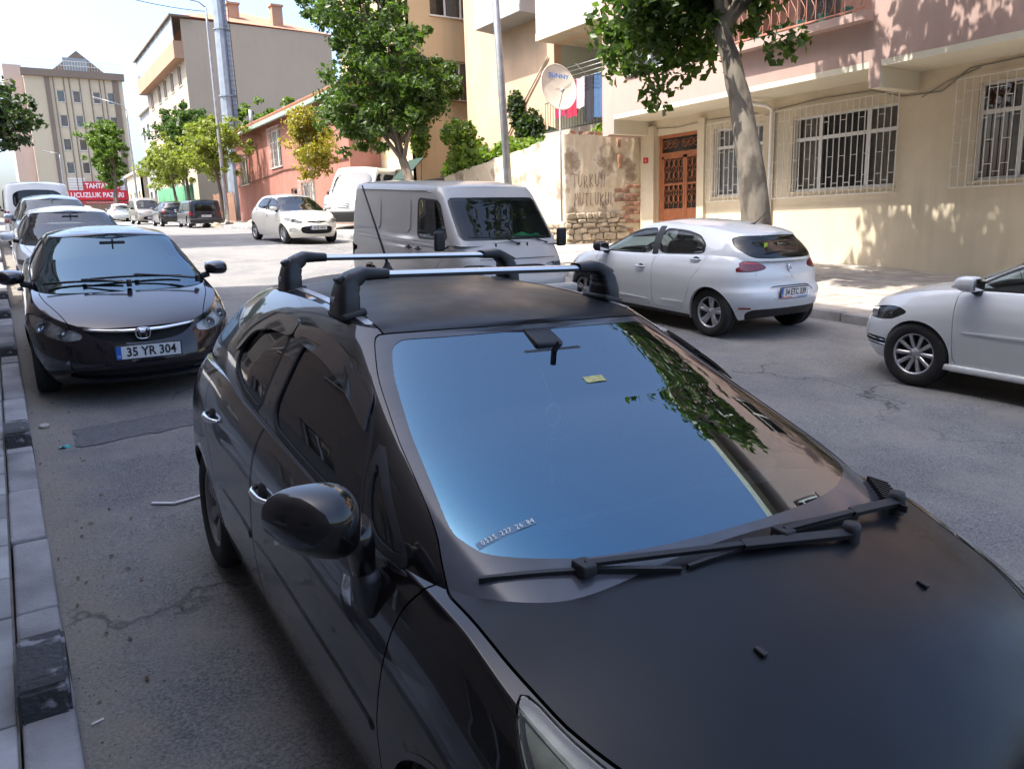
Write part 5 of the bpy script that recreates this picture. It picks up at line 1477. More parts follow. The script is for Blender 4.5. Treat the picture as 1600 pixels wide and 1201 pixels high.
P_CAB = dict(W=1.0, nf=3.0, nr=2.6, e=2.2, levels=28, tpow=1.35, Lf=.45, Lr=.45,
    lf=[(0, .66), (.3, .46), (.7, .32), (1, .28)], lr=[(0, .42), (1, .4)],
    zb=[(.6, .92), (.9, .91), (1.3, .905), (2.06, .945), (2.6, .985), (3.1, 1.015), (3.9, .98)],
    zs=[(1.4, 1.33), (1.75, 1.364), (2.1, 1.398), (2.5, 1.415), (2.9, 1.408), (3.4, 1.345), (3.7, 1.29)],
    zc=[(1.7, 1.378), (1.85, 1.405), (2.3, 1.452), (2.8, 1.470), (3.2, 1.45), (3.6, 1.36)],
    pw=[(.7, 1), (2.6, 1), (3.2, .97), (3.9, .88)],
    sec=[(0, .81), (.25, .785), (.5, .735), (.75, .675), (.9, .628), (1, .585)],
    yf=[(0, .64), (.5, 1.18), (.85, 1.60), (1, 1.77)],
    yr=[(0, 3.92), (.5, 3.84), (.85, 3.68), (1, 3.56)])
PEU = dict(name='hatchback_car', L=4.03, res=1.7, paint=P_BLACK, hoodm=P_MATTE, roofm=P_MATTE, glass=G_ATHERM, sideglass=G_BLACKT, low=P_LOW, cab=P_CAB,
    yfw=.74, yrw=3.34, rad=.305, track=.745, twid=.195, arch=.338, spokes=(7, .035, 'cover'), rimm=M_CAPS, rim=.20,
    wind=[(-.5, .85), (.78, .85), (.745, .96), (.715, 1.02), (.672, 1.15), (.625, 1.265), (.575, 1.34), (.55, 1.366), (.3, 1.376), (-.5, 1.378)], windy=2.0, fritw=.062, fritm=M_FRIT, frito=-.0025, fritin=[(-.5, .978), (.45, .982), (.66, .990), (.695, 1.015), (.637, 1.16), (.583, 1.27), (.535, 1.335), (.49, 1.355), (.2, 1.36), (-.5, 1.36)],
    back=[(-.3, 1.10), (.6, 1.10), (.5, 1.33), (-.3, 1.35)],
    glass_side=[[(1.06, .925), (1.32, .935), (1.455, 1.145), (1.37, 1.10)],
                [(1.345, .935), (1.49, 1.16), (1.74, 1.248), (2.0, 1.30), (2.23, 1.322), (2.25, .995), (1.9, .965)],
                [(2.38, 1.00), (2.36, 1.324), (2.62, 1.32), (2.80, 1.29), (2.90, 1.20), (2.87, 1.10), (2.70, 1.04)]],
    hole=[(-.66, 1.0), (.66, 1.0), (.70, 2.0), (.66, 3.2), (.5, 3.6), (-.5, 3.6), (-.66, 3.2), (-.70, 2.0)],
    hood=[(0, .10), (.36, .14), (.60, .27), (.72, .52), (.755, .75), (.765, 1.0), (.4, 1.1), (0, 1.1), (-.4, 1.1), (-.765, 1.0), (-.755, .75), (-.72, .52), (-.60, .27), (-.36, .14)], hoodz=.55,
    lamps_top=[[(.752, .66), (.725, .50), (.61, .25), (.42, .115), (.52, .05), (.70, .09), (.80, .25), (.825, .45), (.80, .60)]], lens_top=glass('yellowed_lens', (.78, .80, .66), 1.55, dirt=.35),
    front_cuts=[([(-.55, .30), (.55, .30), (.50, .48), (-.50, .48)], -.04, M_TRIM, 'front_grille')],
    lamps_rear=[[(.58, .70), (.80, .74), (.80, .96), (.66, 1.0), (.60, .86)]],
    doors=[[(.95, 1.0), (1.04, .86), (1.10, .60), (1.13, .30), (1.18, .255), (2.33, .25), (2.33, .6), (2.31, 1.04), (1.7, 1.0)],
           [(2.34, .25), (2.90, .25), (2.99, .40), (3.02, .62), (3.14, .78), (3.22, .95), (3.15, 1.08), (2.6, 1.06), (2.32, 1.04), (2.34, .7)]],
    handles=[(2.15, .78), (3.0, .855)], handlem=M_CHROME,
    mould=[[(1.12, .485), (2.30, .515), (2.30, .565), (1.15, .525)], [(2.36, .518), (2.98, .54), (2.93, .585), (2.36, .568)]],
    cabseam=[[(2.308, .9), (2.302, 1.385)]],
    roofcut=[(-.535, 1.80), (-.3, 1.765), (0, 1.755), (.3, 1.765), (.535, 1.80), (.53, 2.2), (.515, 2.8), (.46, 3.4), (-.46, 3.4), (-.515, 2.8), (-.53, 2.2)], roofz=1.30,
    slim=.6, dashy=1.15, dashz=.90, seaty=2.0, tubz=.55, mirrz=1.275, mirry=1.66, mouldo=.006, dashw=.62, dashm=mat('lifted_dash', (.17, .18, .19), .7, var=.3, scale=6))  # dash tone raised to stand in for light in the dim cabin
pcar, plow, pcab = make_car(PEU)
# roof ditch strips
for sg in (1, -1):
    patch('roof_strip', pcab, lambda V: np.where((V[:, 0] * sg > .3) & (V[:, 2] > 1.3), pline(V[:, :2] * np.array([sg, 1]), [(.548, 1.93), (.545, 2.2), (.53, 2.8), (.475, 3.38)]) - .014, 9.0), M_STRIP, pcar, .004, .006)
# smoked rain visors over the side panes
VIS = [[(1.50, 1.135), (1.60, 1.175), (1.78, 1.228), (2.0, 1.268), (2.315, 1.288), (2.315, 1.352), (2.0, 1.335), (1.76, 1.288), (1.60, 1.225)],
       [(2.33, 1.288), (2.6, 1.285), (2.78, 1.25), (2.88, 1.15), (2.925, 1.17), (2.85, 1.30), (2.64, 1.345), (2.33, 1.352)]]
for poly in VIS:
    for sg in (1, -1):
        patch('rain_visor', pcab, lambda V: side(V, poly, sg, k=2, q=.16, lim=.6), M_VISOR, pcar, .016, .010)
# window-line trim
for sg in (1, -1):
    patch('waist_trim', pcab, lambda V: np.where(V[:, 0] * sg > .3, pline(V[:, 1:3], [(1.08, .915), (1.4, .923), (2.1, .97), (2.6, 1.015), (2.88, 1.085)]) - .008, 9.0), mat('satin_trim', (.1, .095, .095), .25, .8), pcar, .006, .008)
# roof bars
for k, (y, z0, hw) in enumerate(((2.10, 1.418, .525), (2.84, 1.425, .50))):
    bar = empty('roof_bar', (0, 0, 0)); bar.parent = pcar
    top = 1.535 + .012 * k
    def oval(u, v, y=y, top=top, hw=hw):
        a = 2 * math.pi * v; return ((u - .5) * 2 * (hw + .02), y + .031 * math.cos(a), top + .012 * math.sin(a))
    b = MB(); b.grid(oval, 8, 20); b.build('crossbar', M_ALU, bar)
    b = MB()
    for dy in (-.036,): b.bar((-hw, y - .031, top - .006), (hw, y - .031, top - .006), .006, .012)
    b.build('rubber_strip', M_TRIM, bar)
    for sg in (1, -1):
        # foot: a hooked, tapering bracket
        def foot(u, v, y=y, sg=sg, top=top, hw=hw, z0=z0):
            path = [(hw + .045, z0 - .02, .075, .040), (hw + .042, z0 + .03, .070, .040), (hw + .036, z0 + .068, .058, .038), (hw + .02, z0 + .098, .048, .031), (hw - .02, top + .003, .042, .024), (hw - .07, top + .002, .040, .020), (hw - .11, top + .001, .038, .018)]
            k_ = u * (len(path) - 1); i = min(int(k_), len(path) - 2); f = k_ - i
            q = [path[i][j] * (1 - f) + path[i + 1][j] * f for j in range(4)]
            nx = path[min(i + 1, 6)][0] - path[i][0]; nz = path[min(i + 1, 6)][1] - path[i][1]; ln = math.hypot(nx, nz); nx /= ln; nz /= ln
            a = 2 * math.pi * v; ca, sa = math.cos(a), math.sin(a)
            sq = lambda c: math.copysign(abs(c) ** .55, c)
            off = sq(sa) * q[3]
            return (sg * (q[0] + nz * off), y + sq(ca) * q[2], q[1] - nx * off)
        b = MB(); b.grid(foot, 18, 28); b.bevbox((sg * (hw + .058), y, z0 + .098), (.03, .045, .03), .006, Matrix.Rotation(sg * .5, 3, 'Y'))
        ft = b.build('bar_foot', M_RACK, bar)
        c = MB(); c.bevbox((sg * (hw + .035), y, z0 - .012), (.09, .165, .026), .01, Matrix.Rotation(sg * .25, 3, 'Y')); c.build('foot_pad', M_TRIM, ft)
        text_part('foot_lettering', 'FLY', .026, M_STRIP, ft, (sg * (hw + .0865), y, z0 + .035), (R(90), 0, R(90) if sg > 0 else R(-90)), .001)
# aerial
b = MB(); az = 1.462
b.lathe([(.034, -.012), (.03, .012), (.016, .03), (.011, .045)], (-.03, 3.0, az), n=16)
b.tube([(-.03, 3.0, az + .04), (-.035, 3.03, az + .10), (-.08, 3.17, az + .40)], [.007, .006, .0035], 8)
b.build('aerial', M_TRIM, pcar)
# wipers, cowl and washer jets (the pane's foot)
def pane_z(y): return float(np.interp(y, [.775, 1.25, 1.62, 1.79], [.925 + 0, 1.13, 1.29, 1.37]))
def on_glass(x, y):
    V = pcab[0]; k = (V[:, 1] < 1.9); P_ = V[k]; d = (P_[:, 0] - x) ** 2 + (P_[:, 1] - y) ** 2
    i = np.argsort(d)[:4]; w = 1 / (d[i] + 1e-5); return (x, y, float((P_[i, 2] * w).sum() / w.sum()))
wiper(pcar, on_glass(-.70, .92), on_glass(-.27, .73), 'wiper', .008, arm=(.26, .655, .945))
wiper(pcar, on_glass(-.25, .73), on_glass(.40, .735), 'wiper', .010, arm=(.58, .73, .945))
# things behind the glass: amulet on a thread, toll sticker, phone-number strip
gx = lambda x, y, d=-.012: Vector(on_glass(x, y)) + Vector((0, .37, -.93)) * -d * -1
M_PALE = mat('pale_paper', (.85, .85, .8), .6); M_YELS = mat('yellow_sticker', (.50, .46, .18), .5, var=.3, scale=60)
def glass_tag(name, x0, x1, y0, y1, m, lift=.003):
    b = MB(); b.grid(lambda u, v: Vector(on_glass(x0 + (x1 - x0) * u, y0 + (y1 - y0) * v)) + Vector((0, -.37, .93)) * lift, 4, 2); return b.build(name, m, pcar)
st1 = glass_tag('toll_sticker', .012, .092, 1.468, 1.498, M_YELS, -.0025)
st2 = glass_tag('number_strip', -.66, -.50, .985, 1.005, mat('strip_grey_blue', (.10, .20, .30), .3), -.0030)
for k, ch in enumerate('0535 227 26 84'):
    if ch == ' ': continue
    q_ = Vector(on_glass(-.645 + .0105 * k, .995)) + Vector((0, -.37, .93)) * -.0015
    text_part('strip_lettering', ch, .02, M_PALE, st2, q_, (R(22), 0, 0), .0004)
am = MB(); ap = Vector((-.10, 1.50, 1.16)); am.tube([ap + Vector((0, .08, .10)), ap], .002, 5)
am.tube([ap + Vector((.028 * math.cos(t), 0, -.04 + .036 * math.sin(t))) for t in [2 * math.pi * k / 16 for k in range(17)]], .006, 6); am.tube([ap + Vector((.02 * math.sin(k), 0, -.08 - .006 * k)) for k in range(9)], .004, 5); am.tube([ap + Vector((0, 0, -.13)), ap + Vector((0, .0, -.21))], .002, 5); am.lathe([(.004, 0), (.008, -.03), (.010, -.07)], ap + Vector((0, 0, -.20)), n=8)
am.build('hanging_amulet', M_PALE, pcar)
sh = MB(); sh.bevbox((0, 1.715, 1.332), (.11, .10, .024), .01, Matrix.Rotation(.38, 3, 'X')); sh.build('sensor_housing', M_TRIM, pcar)
cow = MB()
for k in range(9):
    x = .56 + .02 * k; cow.box((x, .72 + .02 * k, .955 - .001 * k), (.006, .07, .02))
cow.build('cowl_vent', M_TRIM, pcar)
for sx in (-.29, .29):
    b = MB(); z = surf_z(plow, sx, .47)
    b.bevbox((sx, .47, z + .002), (.016, .028, .010), .004, Matrix.Rotation(.2, 3, 'X')); b.build('washer_jet', M_TRIM, pcar)
# kerb-side mirror: a big teardrop shell on a slanting stalk
for sg in (-1,):
    def shell(u, v, sg=sg):
        a = 2 * math.pi * u; ph = math.pi * (v - .5)
        pw_ = lambda c, e: math.copysign(abs(c) ** e, c)
        X = pw_(math.cos(ph), .8) * pw_(math.cos(a), .8); Z = pw_(math.cos(ph), .8) * pw_(math.sin(a), .8); Y = pw_(math.sin(ph), .75)
        Y = Y if Y < 0 else Y * .22
        hz = .082 * (1 - .18 * X); hx = .108
        return (sg * (.99 + X * hx * (1 + .25 * Y)), 1.18 + Y * .115 + .02 * X, 1.07 + Z * hz + .012 * X)
    b = MB(); b.grid(shell, 40, 26)
    b.tube([(sg * .90, 1.175, 1.03), (sg * .872, 1.19, .97), (sg * .862, 1.20, .90)], [.046, .036, .03], 16)
    m_ = b.build('door_mirror', P_BLACK, pcar)
    c = MB(); c.bevbox((sg * .852, 1.205, .845), (.06, .10, .12), .022, Matrix.Rotation(sg * .12, 3, 'Y')); c.build('mirror_foot', M_RACK, m_)
    g = MB(); g.bevbox((sg * .99, 1.200, 1.07), (.165, .006, .115), .002); g.build('mirror_glass', M_CHROME, m_)
    d = MB()
    d.grid(lambda u, v: (sg * (.884 + .014 * math.sin(math.pi * u) * math.sin(math.pi * v)), 1.24 + .05 * u, .79 + .08 * v - .01 * u), 8, 8)
    d.build('side_repeater', M_REFL, m_)
park(pcar, 4.03, 1.44 + 2.015 * math.sin(R(1.5)), .49 + 2.015, -R(1.5), 'black hatchback with matt roof, two roof bars and blue-reflecting windscreen', roll=R(1.6), dz=-.01)
# ------------------------------------------------------------------ the other parked cars
P_AUBER = paint('aubergine_paint', (0.013, 0.010, 0.015), metal=.45, rough=.25, dust=.05, dustcol=(.10, .09, .09))
P_WHITE = paint('white_paint', (0.70, 0.735, 0.755), rough=.4, dust=.14, dustcol=(.45, .42, .38))
P_CREAM = paint('warm_white_paint', (0.74, 0.71, 0.62), rough=.4, dust=.15, dustcol=(.45, .42, .36))
P_SILV = paint('dull_white_van_paint', (0.41, 0.41, 0.405), rough=.45, dust=.45, dustcol=(.38, .36, .33), coat=.7, coatrough=.08)
P_NAVY = paint('navy_paint', (0.012, 0.015, 0.028), metal=.3, rough=.3, dust=.25, dustcol=(.16, .15, .14))
P_DARK = paint('charcoal_paint', (0.02, 0.02, 0.022), metal=.3, rough=.3, dust=.2, dustcol=(.16, .15, .14))
P_BEIGE = paint('dusty_beige_paint', (0.20, 0.18, 0.15), metal=.3, rough=.4, dust=.3)
P_BLUEG = paint('blue_grey_paint', (0.16, 0.19, 0.25), metal=.5, rough=.3, dust=.15)

def emblem(parent, kind, loc, rz, s=.05):
    b = MB()
    if kind == 'ring_h':                                     # upright slanted H in a rounded frame
        n = 28; pts = []
        for k in range(n + 1):
            a = 2 * math.pi * k / n; c_, s_ = math.cos(a), math.sin(a)
            X = math.copysign(abs(c_) ** .55, c_) * s * (1.0 + .12 * s_); Z = math.copysign(abs(s_) ** .55, s_) * s * .82
            pts.append((X, 0, Z))
        b.tube(pts, s * .11, 6, caps=False)
        for sg in (-1, 1): b.bar((sg * s * .38, 0, -s * .62), (sg * s * .58, 0, s * .66), s * .24, s * .16, (0, 1, 0))
        b.bar((-s * .45, 0, 0), (s * .45, 0, 0), s * .18, s * .2, (0, 1, 0))
    elif kind == 'diamond':
        o = [(0, 0, s), (s * .62, 0, 0), (0, 0, -s), (-s * .62, 0, 0), (0, 0, s)]
        b.tube(o, s * .16, 6); b.tube([(a * .5, -.004, c * .5) for a, _, c in o], s * .09, 6)
    elif kind == 'oval_h':
        pts = [(s * math.cos(2 * math.pi * k / 24), 0, s * .6 * math.sin(2 * math.pi * k / 24)) for k in range(25)]
        b.tube(pts, s * .1, 6, caps=False)
        for sg in (-1, 1): b.bar((sg * s * .35 - s * .1, 0, -s * .42), (sg * s * .35 + s * .1, 0, s * .42), s * .16, s * .12, (0, 1, 0))
        b.bar((-s * .3, 0, -.1 * s), (s * .3, 0, .1 * s), s * .14, s * .14, (0, 1, 0))
    else:
        pts = [(s * math.cos(2 * math.pi * k / 24), 0, s * math.sin(2 * math.pi * k / 24)) for k in range(25)]
        b.tube(pts, s * .1, 6, caps=False); b.tube([(-s * .7, 0, s * .6), (-s * .2, 0, -s * .7), (0, 0, 0), (s * .2, 0, -s * .7), (s * .7, 0, s * .6)], s * .09, 6)
    return b.build('emblem', M_CHROME, parent, loc, (0, 0, rz))

# ---- saloon with a smiling grille, nose to the camera
H_LOW = dict(W=.875, nf=2.4, nr=2.8, Lf=.95, Lr=.6, e=2.2,
    zb=[(0, .20), (.5, .17), (3.9, .17), (4.54, .27)],
    zs=[(.1, .62), (.35, .71), (.7, .80), (1.1, .88), (1.5, .92), (2.6, .955), (3.4, .98), (4.1, .99), (4.54, .95)],
    zc=[(.1, .64), (.25, .715), (.5, .80), (.85, .89), (1.15, .945), (1.4, .97), (3.4, 1.01), (4.1, 1.03), (4.54, .97)],
    pw=[(0, .90), (.5, .965), (1.0, .995), (2.8, 1), (3.8, .98), (4.54, .92)],
    sec=[(0, .92), (.12, .955), (.3, .985), (.5, 1.0), (.7, .998), (.85, .98), (.94, .95), (1, .91)],
    yf=[(0, .10), (.2, .02), (.4, 0), (.6, .02), (.8, .06), (1, .12)],
    yr=[(0, 4.48), (.3, 4.54), (.7, 4.52), (1, 4.44)], flare=[(.92, .012, .42), (3.62, .012, .42)])
H_CAB = dict(W=1.0, nf=2.8, nr=2.8, e=2.2, Lf=.4, Lr=.4, tpow=1.3,
    lf=[(0, .62), (.4, .42), (1, .30)], lr=[(0, .5), (1, .35)],
    zb=[(.8, .90), (1.4, .90), (2.6, .93), (3.4, .955), (4.0, .97)],
    zs=[(1.6, 1.31), (2.0, 1.345), (2.5, 1.36), (3.0, 1.345), (3.4, 1.28)],
    zc=[(1.85, 1.362), (2.1, 1.395), (2.6, 1.43), (3.0, 1.40), (3.3, 1.33)],
    pw=[(.8, 1), (2.8, 1), (3.6, .95), (4.0, .88)],
    sec=[(0, .79), (.25, .765), (.5, .715), (.75, .65), (.9, .60), (1, .555)],
    yf=[(0, .88), (.5, 1.42), (.85, 1.80), (1, 1.95)], yr=[(0, 3.95), (.5, 3.55), (.85, 3.22), (1, 3.05)])
HON = dict(name='saloon_car', L=4.54, res=1.25, paint=P_AUBER, low=H_LOW, cab=H_CAB, glass=glass('saloon_windscreen', (.42, .5, .52), 2.3, refl=(.62, .85, 1.0)), sideglass=G_DARK,
    yfw=.92, yrw=3.62, rad=.31, track=.755, spokes=(5, .06, 'straight'),
    wind=[(-.5, .84), (.80, .84), (.76, .95), (.585, 1.30), (.555, 1.335), (.3, 1.352), (-.5, 1.355)], windy=2.3, fritw=.04,
    back=[(-.3, 1.02), (.60, 1.02), (.50, 1.28), (-.3, 1.31)],
    glass_side=[[(1.28, .95), (1.78, 1.20), (2.02, 1.29), (2.40, 1.315), (2.46, .985)], [(2.53, .99), (2.48, 1.315), (2.9, 1.30), (3.2, 1.2), (3.4, 1.03)]], slim=.52,
    hole=[(-.64, 1.25), (.64, 1.25), (.66, 2.2), (.64, 3.3), (.5, 3.7), (-.5, 3.7), (-.64, 3.3), (-.66, 2.2)],
    hood=[(-.52, .20), (-.2, .12), (.2, .12), (.52, .20), (.60, .5), (.70, .85), (.74, 1.16), (.4, 1.3), (-.4, 1.3), (-.74, 1.16), (-.70, .85), (-.60, .5)], hoodz=.6,
    lamps_front=[([(.47, .585), (.62, .565), (.86, .63), (.86, .74), (.80, .765), (.62, .685), (.47, .64)], 'refl')], bulbs=[(.74, .665, .055), (.60, .63, .045)],
    front_cuts=[([(-.43, .635), (-.30, .565), (-.1, .545), (.1, .545), (.30, .565), (.43, .635), (.43, .665), (-.43, .665)], -.03, M_LINER, 'grille_slot'),
                ([(-.62, .235), (.62, .235), (.55, .33), (-.55, .33)], -.04, M_LINER, 'lower_intake')],
    doors=[[(1.30, .25), (2.52, .25), (2.54, 1.0), (1.35, .96), (1.25, .6)], [(2.56, .25), (3.2, .27), (3.35, .5), (3.5, .98), (2.57, 1.0)]], handles=[(2.35, .80), (3.3, .84)],
    mirror=(1.50, .935, (.22, .16, .14)), dashy=1.62, dashz=.90, seaty=2.35, tubz=.55, mirrz=1.27, mirry=1.85)
honda, hlow, hcab = make_car(HON)
bar = MB()
bar.tube([(x, surf_y(hlow, x, .648) - .006, .665 - .085 * (1 - (x / .45) ** 2) * .35) for x in [-.45 + .05 * k for k in range(19)]], [.011 + .012 * (1 - abs(k - 9) / 9) for k in range(19)], 8)
bar.build('grille_bar', M_CHROME, honda)
emblem(honda, 'ring_h', (0, surf_y(hlow, 0, .61) - .022, .615), 0, .058)
plate(honda, (.02, -.012, .475), 0, '35 YR 304')
wiper(honda, (-.68, 1.14, .955), (-.02, 1.02, .955), 'wiper', .02, arm=(.02, .92, .95)); wiper(honda, (-.30, 1.08, .985), (.52, 1.12, .97), 'wiper', .02, arm=(.66, 1.02, .95))
for sg in (1, -1):
    b = MB(); b.lathe([(.0, .003), (.04, .002), (.048, -.006)], (0, 0, 0), axis=1, n=20)
    o = b.build('fog_lamp', M_LAMPDARK, honda, (sg * .58, surf_y(hlow, .58, .36) - .002, .36)); o.rotation_euler = (math.pi, 0, -sg * .35)
patch('sunroof', hcab, lambda V: np.where(V[:, 2] > 1.3, np.abs(sdf(V[:, :2], chaikin([(-.36, 2.12), (.36, 2.12), (.36, 2.62), (-.36, 2.62)], 2, .12))) - .004, 9.0), M_TRIM, honda, .001, .002)
park(honda, 4.54, .994, 9.641, -R(1.15), 'dark aubergine saloon with chrome smile grille, plate 35 YR 304, parked by the kerb', group='cars parked along the near kerb')

# ---- white hatchback seen from behind
C_LOW = dict(W=.90, nf=2.5, nr=2.9, Lf=.85, Lr=.62, e=2.3,
    zb=[(0, .22), (.5, .19), (3.4, .19), (4.05, .30)],
    zs=[(.1, .66), (.3, .76), (.6, .84), (.95, .91), (1.3, .94), (2.2, .965), (3.0, 1.0), (3.5, 1.02), (4.05, .98)],
    zc=[(.1, .68), (.25, .79), (.5, .88), (.85, .95), (1.2, .98), (3.5, 1.03), (4.05, .99)],
    pw=[(0, .88), (.5, .96), (.9, .99), (2.2, .985), (3.2, 1.0), (3.6, .99), (4.05, .93)],
    sec=[(0, .91), (.12, .95), (.3, .975), (.5, .995), (.66, 1.0), (.8, .985), (.92, .945), (1, .90)],
    yf=[(0, .10), (.3, .01), (.5, 0), (.8, .05), (1, .10)],
    yr=[(0, 3.95), (.15, 4.01), (.32, 4.05), (.48, 4.02), (.52, 3.985), (.75, 3.95), (1, 3.86)], flare=[(.85, .014, .42), (3.43, .03, .45)])
C_CAB = dict(W=1.0, nf=2.8, nr=2.7, e=2.2, Lf=.4, Lr=.4, tpow=1.3,
    lf=[(0, .6), (.4, .42), (1, .30)], lr=[(0, .5), (1, .42)],
    zb=[(.8, .90), (1.3, .91), (2.2, .935), (3.0, .97), (3.9, .97)],
    zs=[(1.4, 1.30), (1.8, 1.345), (2.3, 1.375), (2.9, 1.365), (3.4, 1.315), (3.75, 1.265)],
    zc=[(1.7, 1.365), (1.9, 1.395), (2.4, 1.44), (2.9, 1.43), (3.4, 1.385), (3.78, 1.31)],
    pw=[(.8, 1), (2.5, 1), (3.2, .975), (3.9, .89)],
    sec=[(0, .805), (.25, .775), (.5, .725), (.75, .66), (.9, .605), (1, .56)],
    yf=[(0, .78), (.5, 1.30), (.85, 1.65), (1, 1.80)], yr=[(0, 3.93), (.3, 3.905), (.6, 3.83), (.85, 3.75), (1, 3.74)])
CLI = dict(name='hatchback_car', L=4.05, res=1.25, paint=P_WHITE, low=C_LOW, cab=C_CAB, glass=G_CAR, sideglass=glass('privacy_glass', (.52, .58, .55), 1.52), backglass=glass('rear_glass', (.22, .25, .24), 1.52),
    yfw=.85, yrw=3.43, rad=.312, track=.775, reary=3.72, spokes=(5, .042, 'double'), arch=.35, skirt=.235,
    wind=[(-.5, .84), (.80, .84), (.765, .95), (.60, 1.29), (.57, 1.325), (.3, 1.345), (-.5, 1.35)], windy=2.1, fritw=.04,
    back=[(-.5, 1.005), (.50, 1.005), (.60, 1.04), (.655, 1.13), (.60, 1.235), (.50, 1.272), (-.5, 1.285)],
    glass_side=[[(1.18, .945), (1.62, 1.19), (1.88, 1.285), (2.22, 1.318), (2.28, .98), (1.7, .955)], [(2.38, .985), (2.33, 1.318), (2.75, 1.305), (3.02, 1.255), (3.17, 1.15), (3.20, 1.05), (3.08, 1.02)]], slim=.55,
    pillar_black=[[(2.275, .96), (2.225, 1.34), (2.34, 1.34), (2.39, .965)]],
    hole=[(-.66, 1.2), (.66, 1.2), (.68, 2.2), (.66, 3.2), (.5, 3.6), (-.5, 3.6), (-.66, 3.2), (-.68, 2.2)],
    hood=[(-.52, .14), (0, .08), (.52, .14), (.66, .45), (.72, .85), (.75, 1.05), (.4, 1.2), (-.4, 1.2), (-.75, 1.05), (-.72, .85), (-.66, .45)],
    lamps_front=[([(.42, .62), (.84, .64), (.84, .74), (.66, .75)], 'refl')],
    front_cuts=[([(-.5, .28), (.5, .28), (.42, .58), (-.42, .58)], -.03, M_LINER, 'front_grille')],
    lamps_rear=[[(.38, .885), (.62, .845), (.89, .85), (.89, .965), (.80, .985), (.46, .95)]],
    rear_cuts=[([(-.62, .22), (.62, .22), (.68, .34), (.60, .385), (-.60, .385), (-.68, .34)], .002, M_TRIM, 'diffuser'),
               ([(-.36, .50), (.36, .50), (.42, .60), (.36, .665), (-.36, .665), (-.42, .60)], -.018, P_WHITE, 'plate_recess')],
    doors=[[(1.12, .96), (1.17, .6), (1.22, .30), (1.3, .27), (2.36, .27), (2.36, .7), (2.33, 1.0)], [(2.375, .27), (2.95, .29), (3.03, .45), (3.1, .68), (3.24, .85), (3.3, 1.03), (2.36, 1.0)]], handles=[(2.12, .79), (3.12, .96)],
    mould=[[(1.35, .335), (2.34, .345), (2.34, .375), (1.4, .365)], [(2.40, .345), (2.96, .375), (2.94, .40), (2.40, .375)]],
    mirror=(1.36, .935, (.20, .15, .14)), mirrorm=M_TRIM, dashy=1.5, dashz=.90, seaty=2.25, tubz=.55, mirrz=1.28, mirry=1.75)
clio, clow, ccab = make_car(CLI)
# tailgate seam, lamp pattern, badge, plate
lampr = mat('bright_red_line', (.55, .03, .03), .2, coat=1.0)  # brighter red plastic for the lamp pattern
for sg in (1, -1):
    patch('lamp_line', clow, lambda V: np.where((V[:, 1] > 3.74) & (V[:, 0] * sg > 0), pline(np.stack([V[:, 0] * sg, V[:, 2]], 1), [(.48, .937), (.80, .955), (.86, .93), (.80, .87), (.62, .87)]) - .009, 9.0), lampr, clio, .008, .004)
patch('tailgate_seam', clow, lambda V: np.where(V[:, 1] > 3, pline(np.stack([np.abs(V[:, 0]), V[:, 2]], 1), [(.0, .70), (.45, .705), (.55, .75), (.585, .86), (.60, .98)]) - .0045, 9.0), M_LINER, clio, .001, .001)
emblem(clio, 'diamond', (0, surf_y(clow, 0, .87, False) + .012, .875), 0, .062)
text_part('badge_lettering', 'C L I O', .042, M_CHROME, clio, (0, surf_y(clow, 0, .775, False) + .004, .775), (R(90), 0, R(180)), .003, sx=1.35)
pl = plate(clio, (0, surf_y(clow, 0, .585, False) + .008, .585), math.pi, '34 ETC 339', layout=.76)
for x0, x1, mm in ((-.25, -.05, mat('orange_red_print', (.75, .16, .08), .4)), (-.05, .05, M_PLATE), (.05, .25, mat('sky_blue_print', (.1, .32, .7), .4))):
    b = MB(); b.bx(x0, x1, -.006, -.0045, -.068, -.056); b.build('plate_strip', mm, pl)
b = MB(); b.tube([(0, 3.3, 1.39), (0, 3.35, 1.415), (0, 3.52, 1.56)], [.014, .007, .003], 8); b.lathe([(.05, -.01), (.035, .012), (.012, .022)], (0, 3.3, 1.388), n=14); b.build('aerial', M_TRIM, clio)
wiper(clio, (-.02, 3.90, 1.05), (.38, 3.895, 1.07), 'rear_wiper', .015)
b = MB(); b.bx(.30, .36, 3.80, 3.803, 1.13, 1.19); b.build('window_sticker', mat('lime_sticker', (.45, .7, .05), .5), clio)
for sg in (1, -1):
    b = MB(); b.bevbox((sg * .70, surf_y(clow, .70, .41, False) - .005, .40), (.16, .02, .025), .006, Matrix.Rotation(-sg * .5, 3, 'Z')); b.build('rear_reflector', M_REDL, clio)
park(clio, 4.05, 8.35, 8.28, 'out', 'white hatchback seen from behind, red tail lamps, plate 34 ETC 339', group='cars parked along the far kerb')

